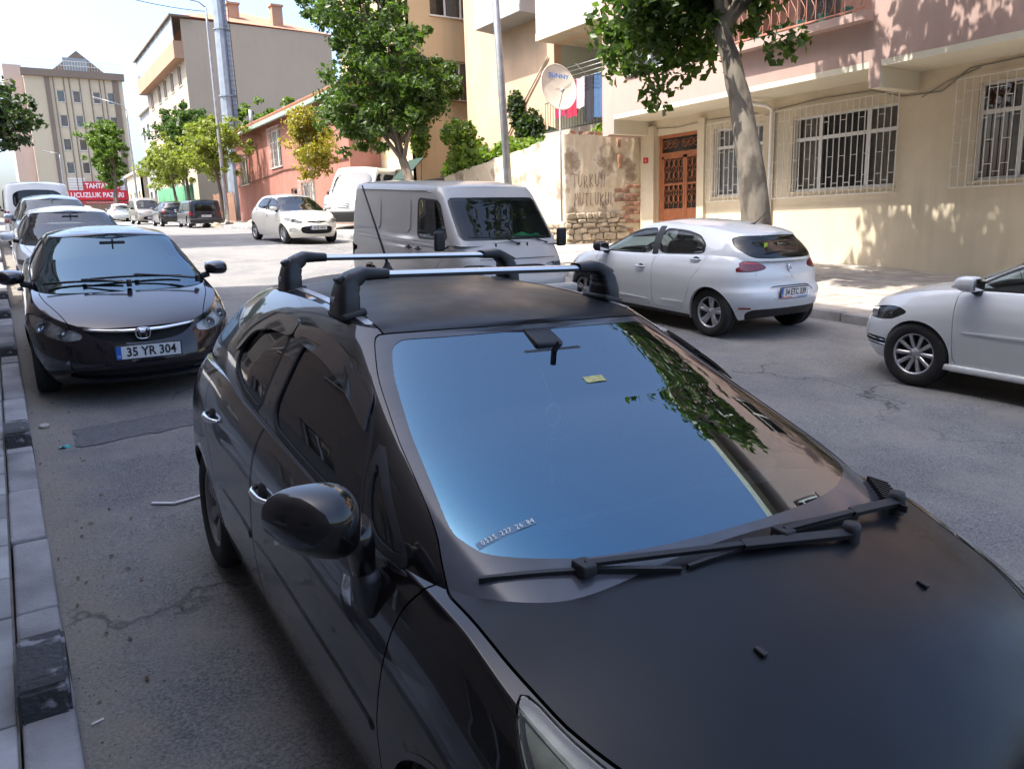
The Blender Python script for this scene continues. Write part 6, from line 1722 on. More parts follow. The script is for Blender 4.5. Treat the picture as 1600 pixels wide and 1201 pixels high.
# ---- white supermini, front wing in view
VWS = scaled(CLI, .935, .98, 1.01, res=1.25, name='supermini_car', spokes=(10, .032, 'straight'), rad=.308, arch=.345, skirt=None, track=.735,
    lamps_front=[([(.40, .60), (.60, .585), (.80, .60), (.83, .70), (.78, .745), (.62, .70)], 'dark')], bulbs=[(.64, .65, .045)],
    mould=[[(1.25, .56), (2.30, .575), (2.30, .60), (1.25, .585)]], mouldm=P_WHITE, mirrorm=P_WHITE,
    doors=[[(1.16, .96), (1.17, .6), (1.19, .30), (1.26, .26), (2.36, .26), (2.36, .7), (2.33, 1.0)], [(2.375, .26), (2.95, .29), (3.03, .45), (3.1, .68), (3.2, 1.0), (2.36, 1.0)]], handles=[(2.12, .82), (3.05, .85)],
    lamps_rear=[[(.5, .80), (.82, .80), (.82, .98), (.52, .97)]], wheelside=1)
VWS['glass_side'] = [[(1.19, .95), (1.50, 1.13), (1.62, 1.19), (1.85, 1.29), (2.2, 1.32), (2.25, .985), (1.7, .965)], VWS['glass_side'][1]]
vw, vlow, vcab = make_car(VWS)
for sg in (1, -1): patch('fog_lamp_slot', vlow, lambda V: np.where(V[:, 0] * sg > 0, front(V, [(.50, .32), (.80, .33), (.80, .42), (.52, .40)], 1.0), 9.0), M_LINER, vw, .002, .002)
for z in (.345, .385):
    b = MB(); b.tube([(x, surf_y(vlow, x, z) - .004, z) for x in (.50, .58, .66, .74, .78)], .006, 6); b.build('fog_lamp_trim', M_CHROME, vw)
emblem(vw, 'roundel', (0, surf_y(vlow, 0, .62) - .01, .62), 0, .06)
b = MB(); b.bevbox((.79, 1.85, .235), (.05, 1.5, .06), .018); b.build('sill_trim', P_WHITE, vw); b = MB(); b.bevbox((-.79, 1.85, .235), (.05, 1.5, .06), .018); b.build('sill_trim', P_WHITE, vw)
park(vw, VWS['L'], 7.99, 2.85, 'out', 'white supermini with ten-spoke alloy wheels parked at the far kerb', group='cars parked along the far kerb')

# ---- small warm-white hatchback facing the camera further up
HYU = scaled(CLI, .95, .973, 1.035, res=.7, name='small_hatchback', paint=P_CREAM, sideglass=G_DARK, glass=glass('clear_windscreen', (.55, .62, .62), 1.7), rad=.30, arch=.34, skirt=None, mirrorm=P_CREAM,
    lamps_front=[([(.40, .66), (.52, .62), (.82, .70), (.83, .80), (.60, .755)], 'refl')], bulbs=[(.66, .71, .05)],
    front_cuts=[([(-.46, .30), (.46, .30), (.52, .46), (.45, .55), (-.45, .55), (-.52, .46)], -.03, M_LINER, 'lower_intake'), ([(-.34, .665), (-.1, .64), (.1, .64), (.34, .665), (.30, .70), (-.30, .70)], -.02, M_LINER, 'grille_slot')],
    spokes=(6, .06, 'straight'))
hyu, ylow, ycab = make_car(HYU)
plate(hyu, (0, surf_y(ylow, 0, .50) - .02, .50), 0, '34 EE 0636', layout=.8)
emblem(hyu, 'oval_h', (0, surf_y(ylow, 0, .69) - .015, .69), 0, .07)
for sg in (1, -1):
    patch('fog_lamp', ylow, lambda V: np.where(V[:, 0] * sg > 0, front(V, [(.55, .36), (.78, .38), (.74, .50), (.60, .50)], 1.1), 9.0), M_REFL, hyu, .003, .004)
park(hyu, HYU['L'], 8.045, 25.13, R(3.6), 'small warm-white hatchback facing down the street in full sun', group='cars parked along the far kerb')
# ---- cab-over panel van in the lane
V_LOW = dict(W=.845, nf=3.4, nr=5.0, Lf=.40, Lr=.25, e=3.0,
    zb=[(0, .36), (.5, .34), (3.6, .34), (4.3, .42)],
    zs=[(.0, 1.14), (.5, 1.12), (1.2, 1.10), (4.3, 1.10)], zc=[(.0, 1.145), (.5, 1.15), (4.3, 1.12)],
    pw=[(0, .94), (.4, .985), (1, 1), (4.0, 1), (4.3, .98)],
    sec=[(0, .95), (.15, .985), (.4, 1.0), (.7, .995), (.9, .985), (1, .965)],
    yf=[(0, .06), (.15, 0), (.35, .0), (.45, .06), (.7, .16), (1, .34)], yr=[(0, 4.26), (.1, 4.3), (1, 4.26)])
V_CAB = dict(W=1.0, nf=5.5, nr=5.0, e=3.2, Lf=.3, Lr=.25, tpow=1.6,
    lf=[(0, .36), (1, .30)], lr=[(0, .25), (1, .3)],
    zb=[(.2, 1.10), (4.3, 1.09)],
    zs=[(.6, 1.80), (1.1, 1.85), (2.0, 1.88), (3.8, 1.88), (4.3, 1.85)],
    zc=[(.95, 1.815), (1.1, 1.885), (1.6, 1.935), (3.8, 1.935), (4.15, 1.89)],
    pw=[(.2, 1), (4.0, 1), (4.3, .98)],
    sec=[(0, .822), (.4, .805), (.75, .785), (.9, .77), (1, .735)],
    yf=[(0, .33), (.5, .66), (.85, .90), (1, 1.02)], yr=[(0, 4.27), (.5, 4.24), (1, 4.14)])
VAN = dict(name='panel_van', L=4.3, res=1.15, paint=P_SILV, low=V_LOW, cab=V_CAB, glass=glass('van_windscreen', (.72, .80, .74), 1.5), sideglass=glass('van_side_glass', (.6, .64, .6), 1.5),
    yfw=.95, yrw=3.35, rad=.305, track=.715, arch=.36, spokes=(8, .05, 'cover'), rimm=M_CAPS, slim=.6, wq=.07, gq=.08,
    wind=[(-.5, 1.165), (.70, 1.165), (.745, 1.21), (.705, 1.66), (.66, 1.71), (-.5, 1.715)], windy=1.5, fritw=.035,
    back=[(-.4, 1.25), (.6, 1.25), (.56, 1.7), (-.4, 1.7)],
    glass_side=[[(.66, 1.16), (.93, 1.62), (1.03, 1.68), (1.62, 1.70), (1.62, 1.13)]],
    hole=[(-.66, .55), (.66, .55), (.66, 4.1), (-.66, 4.1)], holez=1.0,
    lamps_front=[([(.42, .74), (.78, .74), (.80, .86), (.42, .86)], 'refl')], bulbs=[(.60, .80, .055)],
    front_cuts=[([(-.40, .75), (.40, .75), (.40, .85), (-.40, .85)], -.012, M_TRIM, 'front_grille')],
    doors=[[(.72, .95), (1.22, .62), (1.28, .45), (1.68, .42), (1.69, 1.13), (.60, 1.13)], [(1.74, .42), (2.80, .42), (2.80, 1.13), (1.74, 1.13)]], handles=[(1.56, .99), (1.88, .99)], handlem=M_TRIM,
    cabseam=[[(1.715, 1.05), (1.715, 1.80), (.98, 1.75), (.55, 1.10)], [(2.82, 1.05), (2.82, 1.80), (1.715, 1.80)], [(1.715, 1.815), (4.2, 1.815)]],
    lamps_rear=[[(.70, .62), (.84, .62), (.84, .95), (.70, .95)]],
    dashy=.86, dashz=1.12, seaty=1.65, tubz=.75, mirrz=1.62, mirry=.98, dashw=.62, trunk=.3)
van, nlow, ncab = make_car(VAN)
# pressed side panels, belt crease, door-mirror boxes, wiper and cloth on the dash
for y0, y1 in ((1.84, 2.70), (2.94, 3.98)):
    for sg in (1, -1):
        f = lambda V: side(V, [(y0, 1.20), (y1, 1.20), (y1 - .02, 1.70), (y0, 1.70)], sg, q=.10, lim=.6)
        patch('pressed_panel', ncab, f, P_SILV, van, .012, .014)
for sg in (1, -1):
    patch('belt_crease', nlow, lambda V: np.where(V[:, 0] * sg > .6, pline(V[:, 1:3], [(.5, 1.055), (1.7, 1.06), (4.2, 1.06)]) - .010, 9.0), P_SILV, van, .008, .012)
    patch('lower_crease', nlow, lambda V: np.where(V[:, 0] * sg > .6, pline(V[:, 1:3], [(1.4, .60), (2.8, .60), (4.2, .62)]) - .008, 9.0), P_SILV, van, .006, .008)
    b = MB(); b.bevbox((sg * .99, .58, 1.16), (.15, .07, .26), .03); b.tube([(sg * .80, .66, 1.08), (sg * .92, .60, 1.06), (sg * .97, .59, 1.10)], .014, 8); b.build('door_mirror', M_TRIM, van)
for sg in (1, -1):
    b = MB(); b.tube([(sg * (abs(surf_x(ncab, y_, 1.80, sg)) + .004), y_, 1.80) for y_ in (1.0, 1.4, 2.0, 2.6, 3.2, 3.8, 4.12)], .012, 6); b.build('drip_rail', P_SILV, van)
b = MB(); b.tube([(-.60, surf_y(nlow, -.60, .86) - .01, .93), (0, surf_y(nlow, 0, .93) - .01, .93), (.60, surf_y(nlow, .60, .86) - .01, .93)], .004, 6); b.build('panel_seam', M_LINER, van)
for x in (-.28, .22):
    b = MB(); b.bevbox((x, surf_y(nlow, x, 1.10) - .008, 1.10), (.018, .02, .055), .005); b.build('washer_jet', M_TRIM, van)
for x0, px_ in ((-.45, .08), (.10, .56)):
    b = MB(); ya = surf_y(nlow, px_, 1.12)
    b.bar((px_, ya - .02, 1.12), (px_ - .25, ya - .00, 1.20), .02, .012); b.bar((px_ - .25, ya, 1.20), (x0 - .22, ya + .02, 1.215), .012, .018); b.bevbox((px_, ya - .02, 1.115), (.05, .03, .03), .008); b.build('wiper', M_TRIM, van)
b = MB(); b.grid(lambda u, v: (.16 + .44 * u, .55 + .30 * v, 1.175 + .035 * math.sin(7 * u) * math.sin(5 * v) + .03 * u), 14, 10); b.build('dash_cloth', mat('green_cloth', (.01, .36, .16), .8), van)
b = MB(); b.bevbox((0, -.03, .50), (1.62, .14, .17), .05); b.build('front_bumper', P_SILV, van)
park(van, 4.3, 5.871, 10.77, -R(1.05), 'grey-white cab-over panel van with blank pressed side panels standing in the lane', cat='van')

# ---- cars further up the near kerb
SED = scaled(HON, 1.0, 1.0, 1.02, res=.75, name='saloon_car', paint=paint('silver_white_paint', (.62, .63, .64), rough=.35, dust=.1), glass=glass('saloon_windscreen2', (.5, .58, .6), 1.6), mirrorm=P_WHITE,
    lamps_front=[([(.50, .62), (.86, .66), (.86, .745), (.50, .68)], 'dark')], bulbs=[],
    front_cuts=[([(-.60, .26), (.60, .26), (.70, .46), (.5, .50), (-.5, .50), (-.70, .46)], -.03, M_LINER, 'lower_intake'), ([(-.5, .63), (.5, .63), (.5, .665), (-.5, .665)], -.02, M_LINER, 'grille_slot')])
c3, l3, k3 = make_car(SED)
plate(c3, (0, -.012, .40), 0, '34 TN 218', layout=.82)
park(c3, SED['L'], 1.05, 15.6, 0.0, 'silver-white saloon with slit headlamps, second in the kerbside row', group='cars parked along the near kerb')
c4, l4, k4 = make_car(scaled(HYU, 1.02, 1.03, 1.02, res=.6, paint=P_BLUEG, mirrorm=P_BLUEG, name='small_hatchback'))
park(c4, HYU['L'] * 1.03, 1.15, 21.6, 0.0, 'blue-grey hatchback between the silver-white saloon and a white van', group='cars parked along the near kerb')
# light van with its tail to the camera
B_LOW = dict(V_LOW, yf=[(0, .05), (.3, 0), (.6, .03), (1, .15)], zb=[(0, .25), (4.3, .28)], zs=[(0, .80), (.5, .95), (1.0, 1.02), (4.3, 1.06)], zc=[(0, .82), (.5, .99), (1.0, 1.06), (4.3, 1.1)], Lf=.7, nf=2.6)
B_CAB = dict(V_CAB, zb=[(.7, .98), (4.3, 1.04)], zs=[(1.2, 1.70), (2.0, 1.76), (3.8, 1.76), (4.3, 1.74)], zc=[(1.6, 1.72), (1.9, 1.80), (3.8, 1.83), (4.15, 1.78)], yf=[(0, .85), (.5, 1.25), (1, 1.70)], yr=[(0, 4.28), (.5, 4.25), (1, 4.18)], pw=[(.8, 1), (4.3, .98)])
LVAN = dict(name='light_van', L=4.3, res=.7, paint=P_WHITE, low=B_LOW, cab=B_CAB, sideglass=G_DARK, yfw=.85, yrw=3.5, rad=.31, track=.72, arch=.36, slim=.55,
    wind=[(-.5, .95), (.74, .95), (.66, 1.62), (-.5, 1.65)], windy=1.9, back=[(-.5, 1.08), (.60, 1.08), (.58, 1.60), (-.5, 1.62)], backglass=G_DARK,
    glass_side=[[(1.15, 1.08), (1.65, 1.58), (2.2, 1.60), (2.2, 1.08)], [(2.3, 1.08), (2.3, 1.60), (3.9, 1.60), (4.0, 1.10)]],
    hole=[(-.66, 1.1), (.66, 1.1), (.66, 4.1), (-.66, 4.1)], holez=.9, lamps_rear=[[(.70, .72), (.86, .72), (.86, 1.28), (.72, 1.28)]], reary=3.9,
    lamps_front=[([(.40, .64), (.84, .66), (.84, .82), (.5, .76)], 'refl')], front_cuts=[([(-.5, .32), (.5, .32), (.45, .55), (-.45, .55)], -.03, M_LINER, 'lower_intake')],
    doors=[[(1.2, .3), (2.3, .3), (2.3, 1.05), (1.1, 1.0)]], handles=[(2.15, .85)], mirror=(1.45, 1.02, (.2, .14, .18)), mirrorm=M_TRIM, dashy=1.5, dashz=1.0, seaty=2.2, tubz=.6, mirrz=1.5, mirry=1.65)
c5, l5, k5 = make_car(LVAN)
park(c5, 4.3, 1.05, 27.6, 'out', 'white light van with upright red tail lamps at the end of the kerbside row', cat='van', group='cars parked along the near kerb')
# ---- cars further up the far kerb
SPR = scaled(LVAN, 1.12, 1.3, 1.42, res=.6, name='delivery_van', paint=P_WHITE, rad=.34, arch=.40, glass=glass('pale_windscreen', (.45, .58, .64), 2.0))
c6, l6, k6 = make_car(SPR)
b = MB()
for z in (.96, 1.03, 1.10): b.bevbox((0, surf_y(l6, 0, z) - .012, z), (.62, .02, .03), .006)
b.build('grille_bars', M_CHROME, c6)
b = MB(); b.bevbox((0, -.03, .62), (1.85, .14, .42), .06); b.build('front_bumper', M_TRIM, c6)
park(c6, SPR['L'], 12.9, 31.0, -R(40), 'tall white delivery van with raked bonnet parked behind the warm-white hatchback', cat='van', group='cars parked along the far kerb')
WAG = scaled(LVAN, .98, .98, .80, res=.7, name='estate_car', paint=P_NAVY, sideglass=G_DARK, lamps_rear=[[(.62, .66), (.86, .66), (.86, .84), (.66, .84)]], spokes=(6, .05, 'straight'))
c7, l7, k7 = make_car(WAG)
plate(c7, (0, WAG['L'] - .005, .62), math.pi, '34 DZ 714', layout=.8)
b = MB(); b.bevbox((0, WAG['L'] - .02, .40), (1.66, .14, .16), .05); b.build('rear_bumper', M_TRIM, c7)
park(c7, WAG['L'], 9.3, 45.6, 'out', 'dark navy estate car seen from behind near the lamp post', group='cars parked along the far kerb')
DHA = scaled(CLI, .97, .98, 1.02, res=.6, name='hatchback_car', paint=P_DARK, sideglass=G_DARK, mirrorm=P_DARK, rear_cuts=[], lamps_rear=[[(.55, .80), (.88, .78), (.88, .96), (.70, 1.0)]])
c8, l8, k8 = make_car(DHA)
park(c8, DHA['L'], 8.9, 51.2, 'out', 'charcoal hatchback just ahead of the navy estate car', group='cars parked along the far kerb')
c9, l9, k9 = make_car(scaled(LVAN, 1.0, 1.0, 1.0, res=.6, name='minivan', paint=P_BEIGE, hoodm=P_DARK))
plate(c9, (0, -.02, .45), 0, '34 KR 52', layout=.8)
park(c9, 4.3, 8.9, 60.5, 'in', 'dusty beige minivan facing down the street beyond the charcoal hatchback', cat='van', group='cars parked along the far kerb')
c10, l10, k10 = make_car(scaled(CLI, 1.0, 1.05, 1.10, res=.55, name='crossover_car', rear_cuts=[], sideglass=G_DARK))
park(c10, CLI['L'] * 1.05, 9.4, 79, math.pi, 'white crossover car seen from behind further up the street', group='cars parked along the far kerb')
c11, l11, k11 = make_car(scaled(CLI, .97, 1.0, 1.03, res=.55, name='hatchback_car', paint=P_CREAM, rear_cuts=[], mirrorm=P_CREAM))
park(c11, CLI['L'], 7.4, 88, math.pi, 'cream hatchback crossing below the red market sign', group='cars parked along the far kerb')
# ================================================================== poles and cables
def lamp_post(label, x, y, h, arm=(-1.6, .6), r0=.11, r1=.05, lean=(0, 0)):
    p = empty('street_lamp', (x, y, G(0, y) + KH), label=label, cat='street lamp', group='street lamps')
    b = MB(); n = 12
    b.tube([(lean[0] * k / n, lean[1] * k / n, h * k / n) for k in range(n + 1)], [r0 + (r1 - r0) * k / n for k in range(n + 1)], 12); b.build('pole', M_GALV, p)
    t = Vector((lean[0], lean[1], h))
    b = MB(); b.tube([t, t + Vector((arm[0] * .15, 0, arm[1] * .5)), t + Vector((arm[0], 0, arm[1]))], [.04, .035, .03], 8); b.build('arm', M_GALV, p)
    b = MB(); e = t + Vector((arm[0], 0, arm[1])); b.bevbox(e + Vector((-.3, 0, .03)), (.75, .24, .12), .04, Matrix.Rotation(.2, 3, 'Y')); b.build('lamp_head', mat('lamp_grey', (.4, .4, .4), .5), p)
    b = MB(); b.lathe([(.2, 0), (.2, .04), (.12, .25), (r0, .3)], (0, 0, 0), n=12); b.build('foot_collar', mat('concrete_foot', (.35, .34, .32), .9), p)
    return p
lamp_post('tall grey street lamp in front of the red house, beside the navy estate car', 11.2, 47.0, 11.6, (-2.4, .5), .13, .06)
lamp_post('grey street lamp further up among the pale green trees', 11.2, 80, 9.6, (-1.9, .9), .12, .06)
lamp_post('grey street lamp in front of the market building corner', 7.6, 112, 7.6, (-1.0, .3), .12, .06)
mast = empty('telecom_mast', (14.2, 56, G(0, 56)), label='tall sectioned steel mast rising behind the green trees', cat='mast')
b = MB()
for k in range(5):
    b.lathe([(.62 - .06 * k, 4.2 * k), (.58 - .06 * k, 4.2 * k + 4.05), (.66 - .06 * k, 4.2 * k + 4.1), (.66 - .06 * k, 4.2 * k + 4.18)], n=12, smooth=False)
b.build('shaft', mat('blue_grey_steel', (.28, .32, .36), .5, .5, var=.2, scale=2), mast)
b = MB()
for sx in (-.2, .2): b.tube([(sx + .3, -.62, .5), (sx * .6 + .25, -.42, 21)], .025, 6)
for k in range(66): b.bar((.12, -.62 + .003 * k, .6 + .31 * k), (.48, -.62 + .003 * k, .6 + .31 * k), .02, .02)
b.build('ladder', M_LAMPDARK, mast)
pole = empty('utility_pole', (10.62, 16.17, G(0, 16.2) + KH), label='plain grey steel pole leaning in front of the flaking garden wall', cat='pole')
b = MB(); b.tube([(0, 0, 0), (.0, .30, 4.3), (.0, .75, 10.2)], [.10, .09, .07], 14); b.build('shaft', M_GALV, pole)
b = MB(); b.lathe([(.16, 0), (.16, .03), (.10, .06)], n=14); b.build('foot_plate', M_GALV, pole)
pts = []
a = Vector((-6.0, 33, 14.6)); c_ = Vector((11.2, 47.0, G(0, 47) + KH + 11.4))
for k in range(25):
    t = k / 24; q = a.lerp(c_, t); q.z -= 4 * 1.2 * t * (1 - t); pts.append(q)
b = MB(); b.tube(pts, .02, 6); tag(b.build('overhead_cable', M_TRIM), 'sagging overhead cable strung across the street to the tall lamp', 'cable')
# stones by the lamp
for k, (x, y, s_) in enumerate(((9.8, 43.5, .5), (10.6, 44.2, .35), (12.2, 45.5, .4))):
    bm = bmesh.new(); bmesh.ops.create_icosphere(bm, subdivisions=3, radius=s_ * .7)
    for v in bm.verts: v.co *= 1 + .35 * noise.noise(v.co * 3 + Vector((k * 5, 0, 0))); v.co.z = max(v.co.z * .8, -.05)
    me = bpy.data.meshes.new('boulder'); bm.to_mesh(me); bm.free(); me.materials.append(M_STONE)
    tag(link('boulder', me, None, (x, y, G(0, y) + (.0 if x < 10 else KH))), ['grey boulder at the kerb beside the navy estate car', 'small boulder on the pavement edge by the tall lamp', 'boulder on the pavement past the tall lamp'][k], 'boulder', 'boulders by the lamp')
# ================================================================== trees and climbers
def leaf_mat(name, col, col2, trans=.35):
    if name in MATS: return MATS[name]
    m, n, l, b = _nt(name)
    g = n.new('ShaderNodeNewGeometry'); mx = n.new('ShaderNodeMix'); mx.data_type = 'RGBA'; mx.inputs[6].default_value = (*col, 1); mx.inputs[7].default_value = (*col2, 1)
    l.new(g.outputs['Random Per Island'], mx.inputs[0]); l.new(mx.outputs[2], b.inputs['Base Color']); setin(b, Roughness=.45); b.inputs['Specular IOR Level'].default_value = .35
    tr = n.new('ShaderNodeBsdfTranslucent'); hs = n.new('ShaderNodeMix'); hs.data_type = 'RGBA'; hs.blend_type = 'MULTIPLY'; hs.inputs[0].default_value = 1; l.new(mx.outputs[2], hs.inputs[6]); hs.inputs[7].default_value = (2.2, 2.4, .9, 1); l.new(hs.outputs[2], tr.inputs[0])
    ms = n.new('ShaderNodeMixShader'); ms.inputs[0].default_value = trans; l.new(b.outputs[0], ms.inputs[1]); l.new(tr.outputs[0], ms.inputs[2]); l.new(ms.outputs[0], n['Material Output'].inputs[0])
    MATS[name] = m
    return m
L_DARK = leaf_mat('leaf_dark', (.030, .060, .014), (.070, .115, .024))
L_MID = leaf_mat('leaf_mid', (.05, .095, .016), (.11, .16, .03))
L_PALE = leaf_mat('leaf_pale', (.12, .15, .03), (.20, .22, .045))
L_YEL = leaf_mat('leaf_yellow', (.26, .19, .03), (.16, .17, .03))
L_VINE = leaf_mat('leaf_vine', (.06, .12, .02), (.18, .24, .04))
L_DEEP = leaf_mat('leaf_deep', (.018, .035, .014), (.035, .06, .02))
M_BARK = mat('bark', (.15, .12, .095), .95, var=.35, scale=7, bump=.7, bscale=14, stretch=(1, 1, .35))
M_BARKL = mat('mottled_bark', (.065, .055, .045), .95, scale=3.2, bump=1.0, bscale=9, stretch=(1, 1, .45), col2=(.20, .175, .14), detail=9, nr=(.42, .6))

def leaves(name, parent, m, clumps, n, size, seed, droop=.3, long=1.5):
    """n folded leaves scattered in clumps [(centre, radii, weight)]; leaf = two quads creased along the rib"""
    r = np.random.default_rng(seed); w = np.array([c[2] for c in clumps]); idx = r.choice(len(clumps), n, p=w / w.sum())
    C = np.array([c[0] for c in clumps])[idx]; Rr = np.array([c[1] for c in clumps])[idx]
    d = r.normal(size=(n, 3)); d /= np.linalg.norm(d, axis=1, keepdims=True)
    rad = r.random(n) ** (1 / 2.2)
    P = C + d * Rr * rad[:, None]
    ax = r.normal(size=(n, 3)); ax[:, 2] -= droop; ax /= np.linalg.norm(ax, axis=1, keepdims=True)
    nn = d * .6 + r.normal(size=(n, 3)) * .7; nn[:, 2] += .5; nn -= ax * (nn * ax).sum(1, keepdims=True); nn /= np.maximum(np.linalg.norm(nn, axis=1, keepdims=True), 1e-6)
    sd_ = np.cross(ax, nn); s = size * r.uniform(.45, 1.45, n)[:, None]; ln = s * long
    a = P - ax * ln * .5; b = P + ax * ln * .5; mid = P + ax * ln * .05
    l_ = mid + sd_ * s * .45 + nn * s * .14; r2 = mid - sd_ * s * .45 + nn * s * .14
    V = np.stack([a, l_, b, r2], 1).reshape(-1, 3)
    i = np.arange(n) * 4; F = np.stack([np.stack([i, i + 1, i + 2], 1), np.stack([i, i + 2, i + 3], 1)], 1).reshape(-1, 3)
    me = bpy.data.meshes.new(name); me.vertices.add(len(V)); me.vertices.foreach_set('co', V.ravel())
    me.loops.add(F.size); me.loops.foreach_set('vertex_index', F.ravel()); me.polygons.add(len(F)); me.polygons.foreach_set('loop_start', np.arange(0, F.size, 3)); me.polygons.foreach_set('loop_total', np.full(len(F), 3))
    me.materials.append(m); me.update(); me.validate()
    return link(name, me, parent)

def limb_tree(name, label, base, trunk, crown, m_leaf, n, size, seed, bark=None, branches=9, group=None, long=1.5, r0=.22, cat='tree', spread=.62, extra=None, fork=.5):
    """trunk: polyline offsets from base; crown: list of (centre, radii) lobes"""
    root = empty(name, base, label=label, cat=cat, group=group); rr = random.Random(seed)
    b = MB(); pts = [Vector(p) for p in trunk]
    fine = []
    for i in range(len(pts) - 1):
        for k in range(5): fine.append(pts[i].lerp(pts[i + 1], k / 5) + Vector((rr.uniform(-.5, .5), rr.uniform(-.5, .5), 0)) * r0 * .12)
    fine.append(pts[-1]); nn = len(fine)
    rad = [r0 * (1.25 if k == 0 else 1) * (1 - .72 * k / (nn - 1)) for k in range(nn)]
    b.tube(fine, rad, 14); tops = []
    for (c, ra) in crown:
        for k in range(max(2, branches // len(crown))):
            s_ = fine[int(nn * rr.uniform(fork, .95))]
            d = Vector((rr.gauss(0, 1), rr.gauss(0, 1), rr.gauss(.2, .7))); d.normalize()
            e = Vector(c) + Vector((d.x * ra[0], d.y * ra[1], d.z * ra[2])) * rr.uniform(.45, .9)
            mid = s_.lerp(e, .5) + Vector((rr.uniform(-.2, .2), rr.uniform(-.2, .2), rr.uniform(.0, .35)))
            path = [s_, s_.lerp(mid, .5) + Vector((0, 0, .08)), mid, mid.lerp(e, .5), e]; b.tube(path, [r0 * .34, r0 * .28, r0 * .2, r0 * .12, r0 * .04], 6, caps=False); tops += [mid, mid.lerp(e, .5), e]
            for q in range(3):
                t = mid.lerp(e, rr.uniform(.1, .8)); e2 = t + Vector((rr.gauss(0, 1), rr.gauss(0, 1), rr.gauss(0, .8))) * min(ra) * .33
                b.tube([t, t.lerp(e2, .5) + Vector((0, 0, .05)), e2], [r0 * .1, r0 * .07, r0 * .02], 5, caps=False); tops.append(e2)
    b.build('trunk', bark or M_BARK, root)
    cl = []
    for t in tops: cl.append((tuple(t), tuple(np.array([1, 1, .8]) * rr.uniform(.28, .6) * spread * 1.6), 1.0))
    for (c, ra) in crown:
        vol = max(1, int(26 * (ra[0] * ra[1] * ra[2]) ** .5 / 1.2))
        for k in range(vol):
            d = Vector((rr.gauss(0, 1), rr.gauss(0, 1), rr.gauss(0, 1))); d.normalize(); q = rr.uniform(.35, 1.0)
            cl.append(((c[0] + d.x * ra[0] * q, c[1] + d.y * ra[1] * q, c[2] + d.z * ra[2] * q), tuple(np.array([1, 1, .75]) * rr.uniform(.3, .62) * spread), .8))
    if extra: cl += extra
    leaves('crown', root, m_leaf, cl, n, size, seed, long=long)
    return root
# pavement tree in front of the pink house: leaning trunk, big drooping crown
limb_tree('street_tree', 'street tree with a mottled leaning trunk in front of the pink house', (11.0, 8.95, G(0, 9) + KH), [(0, 0, 0), (0, .15, 1.6), (0, .55, 3.3), (-.1, .85, 4.4), (.1, 1.0, 6.4)],
    [((0, 1.7, 5.5), (1.7, 2.5, 1.2)), ((.3, .4, 7.2), (2.7, 3.0, 1.8)), ((.9, -2.0, 7.4), (2.4, 2.4, 1.7)), ((-.1, 2.4, 4.7), (1.2, 1.5, .8)), ((.2, -.2, 8.8), (2.4, 2.6, 1.4))],
    L_DARK, 23000, .12, 21, M_BARKL, 30, r0=.29, fork=.72, extra=[((-.2, 2.0, 4.0), (.5, .6, .5), 3), ((-.1, 2.5, 3.6), (.35, .35, .4), 1.5), ((.1, 1.3, 4.2), (.5, .6, .5), 2.5), ((.1, -.3, 4.0), (.3, .45, .35), 1.5), ((-.2, 3.3, 4.4), (.5, .6, .5), 2.5), ((0, 0, 4.9), (.6, .6, .4), 2), ((-.2, 3.9, 5.1), (.5, .5, .5), 2)])
limb_tree('street_tree', 'large dense green tree behind the panel van, hiding the yellow house corner', (11.3, 22.6, G(0, 22.6) + KH), [(0, 0, 0), (0, .2, 1.2), (0, .9, 2.4), (0, 1.7, 3.8), (0, 2.3, 6.0)],
    [((0, 2.4, 5.3), (2.3, 3.1, 2.4)), ((-.2, 3.2, 7.6), (2.0, 2.5, 2.0)), ((.2, .6, 4.2), (1.4, 1.9, 1.1)), ((0, 4.6, 4.3), (1.5, 2.0, 1.4))], L_DARK, 26000, .115, 22, M_BARK, 26, r0=.22)
limb_tree('young_tree', 'small yellowing tree with a white-painted trunk before the red house', (11.3, 32.2, G(0, 32) + KH), [(0, 0, 0), (0, .05, 1.2), (0, .1, 2.6), (0, .1, 4.0)],
    [((0, .1, 3.2), (1.0, 1.25, 1.25)), ((0, .5, 4.2), (.8, 1.0, .8))], L_YEL, 7000, .10, 23, mat('whitewashed_bark', (.6, .57, .5), .9, var=.3, scale=5), 12, r0=.08)
limb_tree('street_tree', 'pale green feathery tree beside the tall lamp', (11.4, 49.0, G(0, 49) + KH), [(0, 0, 0), (.1, .2, 1.6), (0, .5, 3.2), (0, .6, 5)],
    [((0, -.6, 4.4), (2.0, 3.2, 1.9)), ((0, 2.6, 4.4), (1.6, 2.4, 1.8))], L_PALE, 15000, .12, 24, M_BARK, 16, r0=.14, group='pale green street trees')
limb_tree('street_tree', 'pale green feathery tree next up from the lamp tree', (11.3, 62.5, G(0, 62) + KH), [(0, 0, 0), (.1, .2, 1.6), (0, .5, 3.2), (0, .6, 5)],
    [((0, -1.2, 4.3), (2.0, 3.2, 1.9)), ((0, 3.0, 4.0), (1.8, 2.8, 1.8))], L_PALE, 14000, .13, 25, M_BARK, 16, r0=.14, group='pale green street trees')
limb_tree('street_tree', 'dark fork-trunked tree among the pale green street trees', (12.6, 64.0, G(0, 64) + KH), [(0, 0, 0), (0, .2, 2), (0, .5, 4.5), (0, .6, 7)], [((0, -.4, 6.8), (1.9, 3.4, 1.9))], L_DARK, 9000, .14, 26, M_BARK, 12, r0=.15)
